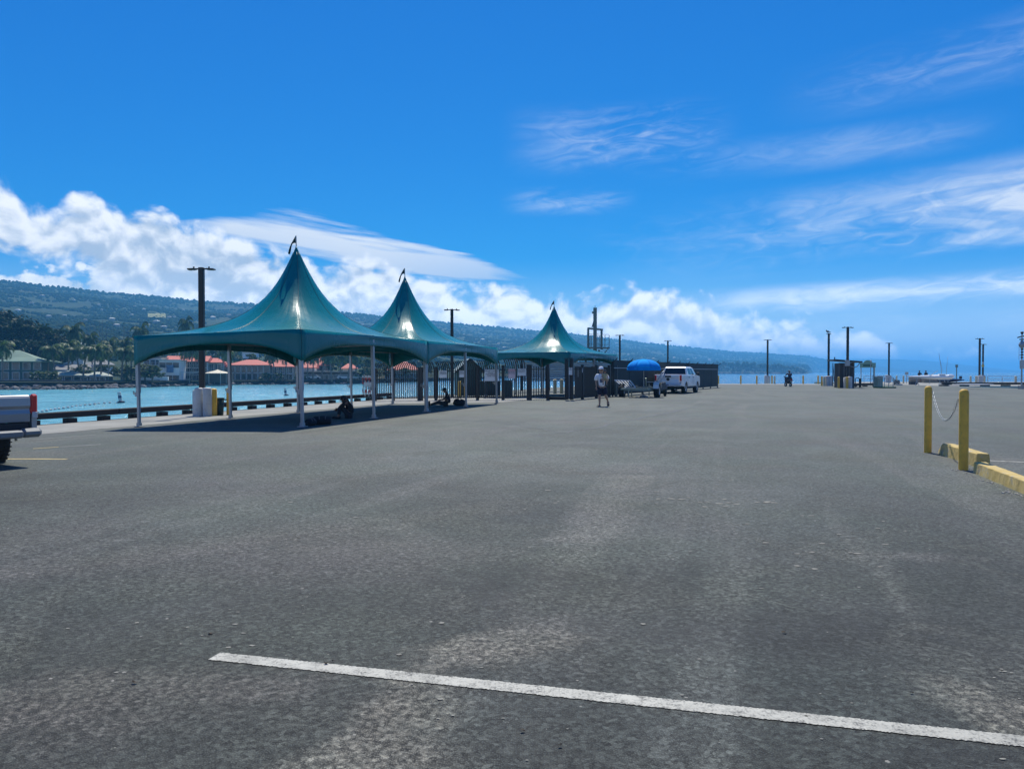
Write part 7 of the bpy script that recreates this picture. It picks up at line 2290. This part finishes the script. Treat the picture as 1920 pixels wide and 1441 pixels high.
def scooter():
    c = gp(1478, 724.5); t = thing('motor_scooter', 'dark motor scooter ridden across the far part of the lot', 'scooter', (c.x, c.y, 0), .0)
    P = mat('dark_blue_plastic', (.015, .02, .05), .35, 0, .1, 2.0, coat=.3)
    tm, rm = wheel_meshes(.24, .12)
    for y, x in ((-.55, .03), (.62, -.05)):
        w = thing_part('wheel', t, (x, y, .24), .1); link('tyre', tm, w); link('rim', rm, w)
    b = MB(); b.box((.02, -.45, .62), (.34, .75, .36), bev=.08); b.box((0, .1, .36), (.36, .7, .12), bev=.03); b.prism([(.28, .32), (.42, .32), (.62, 1.0), (.52, 1.02)], -.2, .2, axis='X'); b.build('body', P, t)
    MB().box((.02, -.4, .84), (.30, .72, .10), bev=.04).build('seat', DK, t)
    MB().tube([(-.34, .48, 1.04), (-.15, .55, 1.02), (.12, .55, 1.02), (.31, .48, 1.04)], .02, 6).build('handlebar', DK, t)
    MB().box((-.24, -.55, .52), (.18, .42, .36), bev=.04).build('pannier', DK2, t)
    MB().box((.02, -.86, .74), (.22, .05, .08), bev=.02).build('tail_light', mat('red_lamp_lens', (.58, .008, .014), .22, 0, .1, 6.0, coat=.5), t)
    MB().box((.02, -.89, .55), (.2, .012, .13)).build('license_plate', white_paint(), t)
    r = thing('person', 'rider seated on the dark scooter, seen from behind', 'person', (c.x, c.y, 0), .0)
    J = dict(pelvis=(.02, -.35, .95), chest=(.03, -.24, 1.28), neck=(.03, -.2, 1.45), head=(.03, -.18, 1.58), shl=(-.18, -.22, 1.37), ell=(-.30, .02, 1.16), wrl=(-.30, .30, 1.08), shr=(.22, -.22, 1.37), elr=(.34, .02, 1.16), wrr=(.30, .30, 1.08),
             hipl=(-.09, -.32, .90), knl=(-.20, .08, .80), anl=(-.20, .0, .46), tol=(-.20, .16, .43), hipr=(.13, -.32, .90), knr=(.22, .08, .80), anr=(.21, .0, .46), tor=(.21, .16, .43))
    body(r, J, DARKSKIN); face(r, J, (0, 1, 0), DARKSKIN)
    PR = mat('dark_print_shirt', (.03, .035, .07), .9, 0, .5, 9.0, col2=(.30, .16, .14))
    skin_obj('shirt', [(.02, -.35, .95, .17, .14), (.03, -.30, 1.10, .175, .14), (.03, -.24, 1.28, .19, .14), (.03, -.2, 1.42, .09), (-.18, -.22, 1.37, .085), (-.27, -.06, 1.22, .07), (.22, -.22, 1.37, .085), (.31, -.06, 1.22, .07)], [(0, 1), (1, 2), (2, 3), (2, 4), (4, 5), (2, 6), (6, 7)], PR, r, 2)
    skin_obj('trousers', [(.02, -.35, .93, .16, .13), (-.09, -.30, .90, .10), (-.20, .08, .80, .08), (-.20, .0, .50, .06), (.13, -.30, .90, .10), (.22, .08, .80, .08), (.21, .0, .50, .06)], [(0, 1), (1, 2), (2, 3), (0, 4), (4, 5), (5, 6)], DK2, r, 0)
    h = MB(); h.sphere((.03, -.18, 1.61), (.125, .14, .125), 16, 10); h.build('helmet', mat('dark_helmet', (.05, .055, .06), .25, 0, .1, 2.0, coat=.4), r)
scooter()
# ------------------------------------------------------------------ sea air: one even haze box round the whole place
def build_haze():
    mt = bpy.data.materials.new('sea_haze'); mt.use_nodes = True
    T = NT(mt.node_tree); T.n.remove(T.n['Principled BSDF'])
    v = T.new('ShaderNodeVolumePrincipled')
    v.inputs['Color'].default_value = HAZE_COLOR
    v.inputs['Density'].default_value = HAZE_DENSITY
    v.inputs['Anisotropy'].default_value = 0.3
    T.l.new(v.outputs[0], T.n['Material Output'].inputs['Volume'])
    mt.cycles.homogeneous_volume = True
    mb = MB(); B = 15900.0
    mb.box((0, B - 400, (HAZE_TOP - 4.2) / 2), (2 * B, 2 * B, HAZE_TOP + 4.2))
    mb.build('haze', mt, kind='stuff')
HAZE_DENSITY, HAZE_COLOR, HAZE_TOP = 2.9e-4, (0.16, 0.56, 1.0, 1.0), 206.0
build_haze()
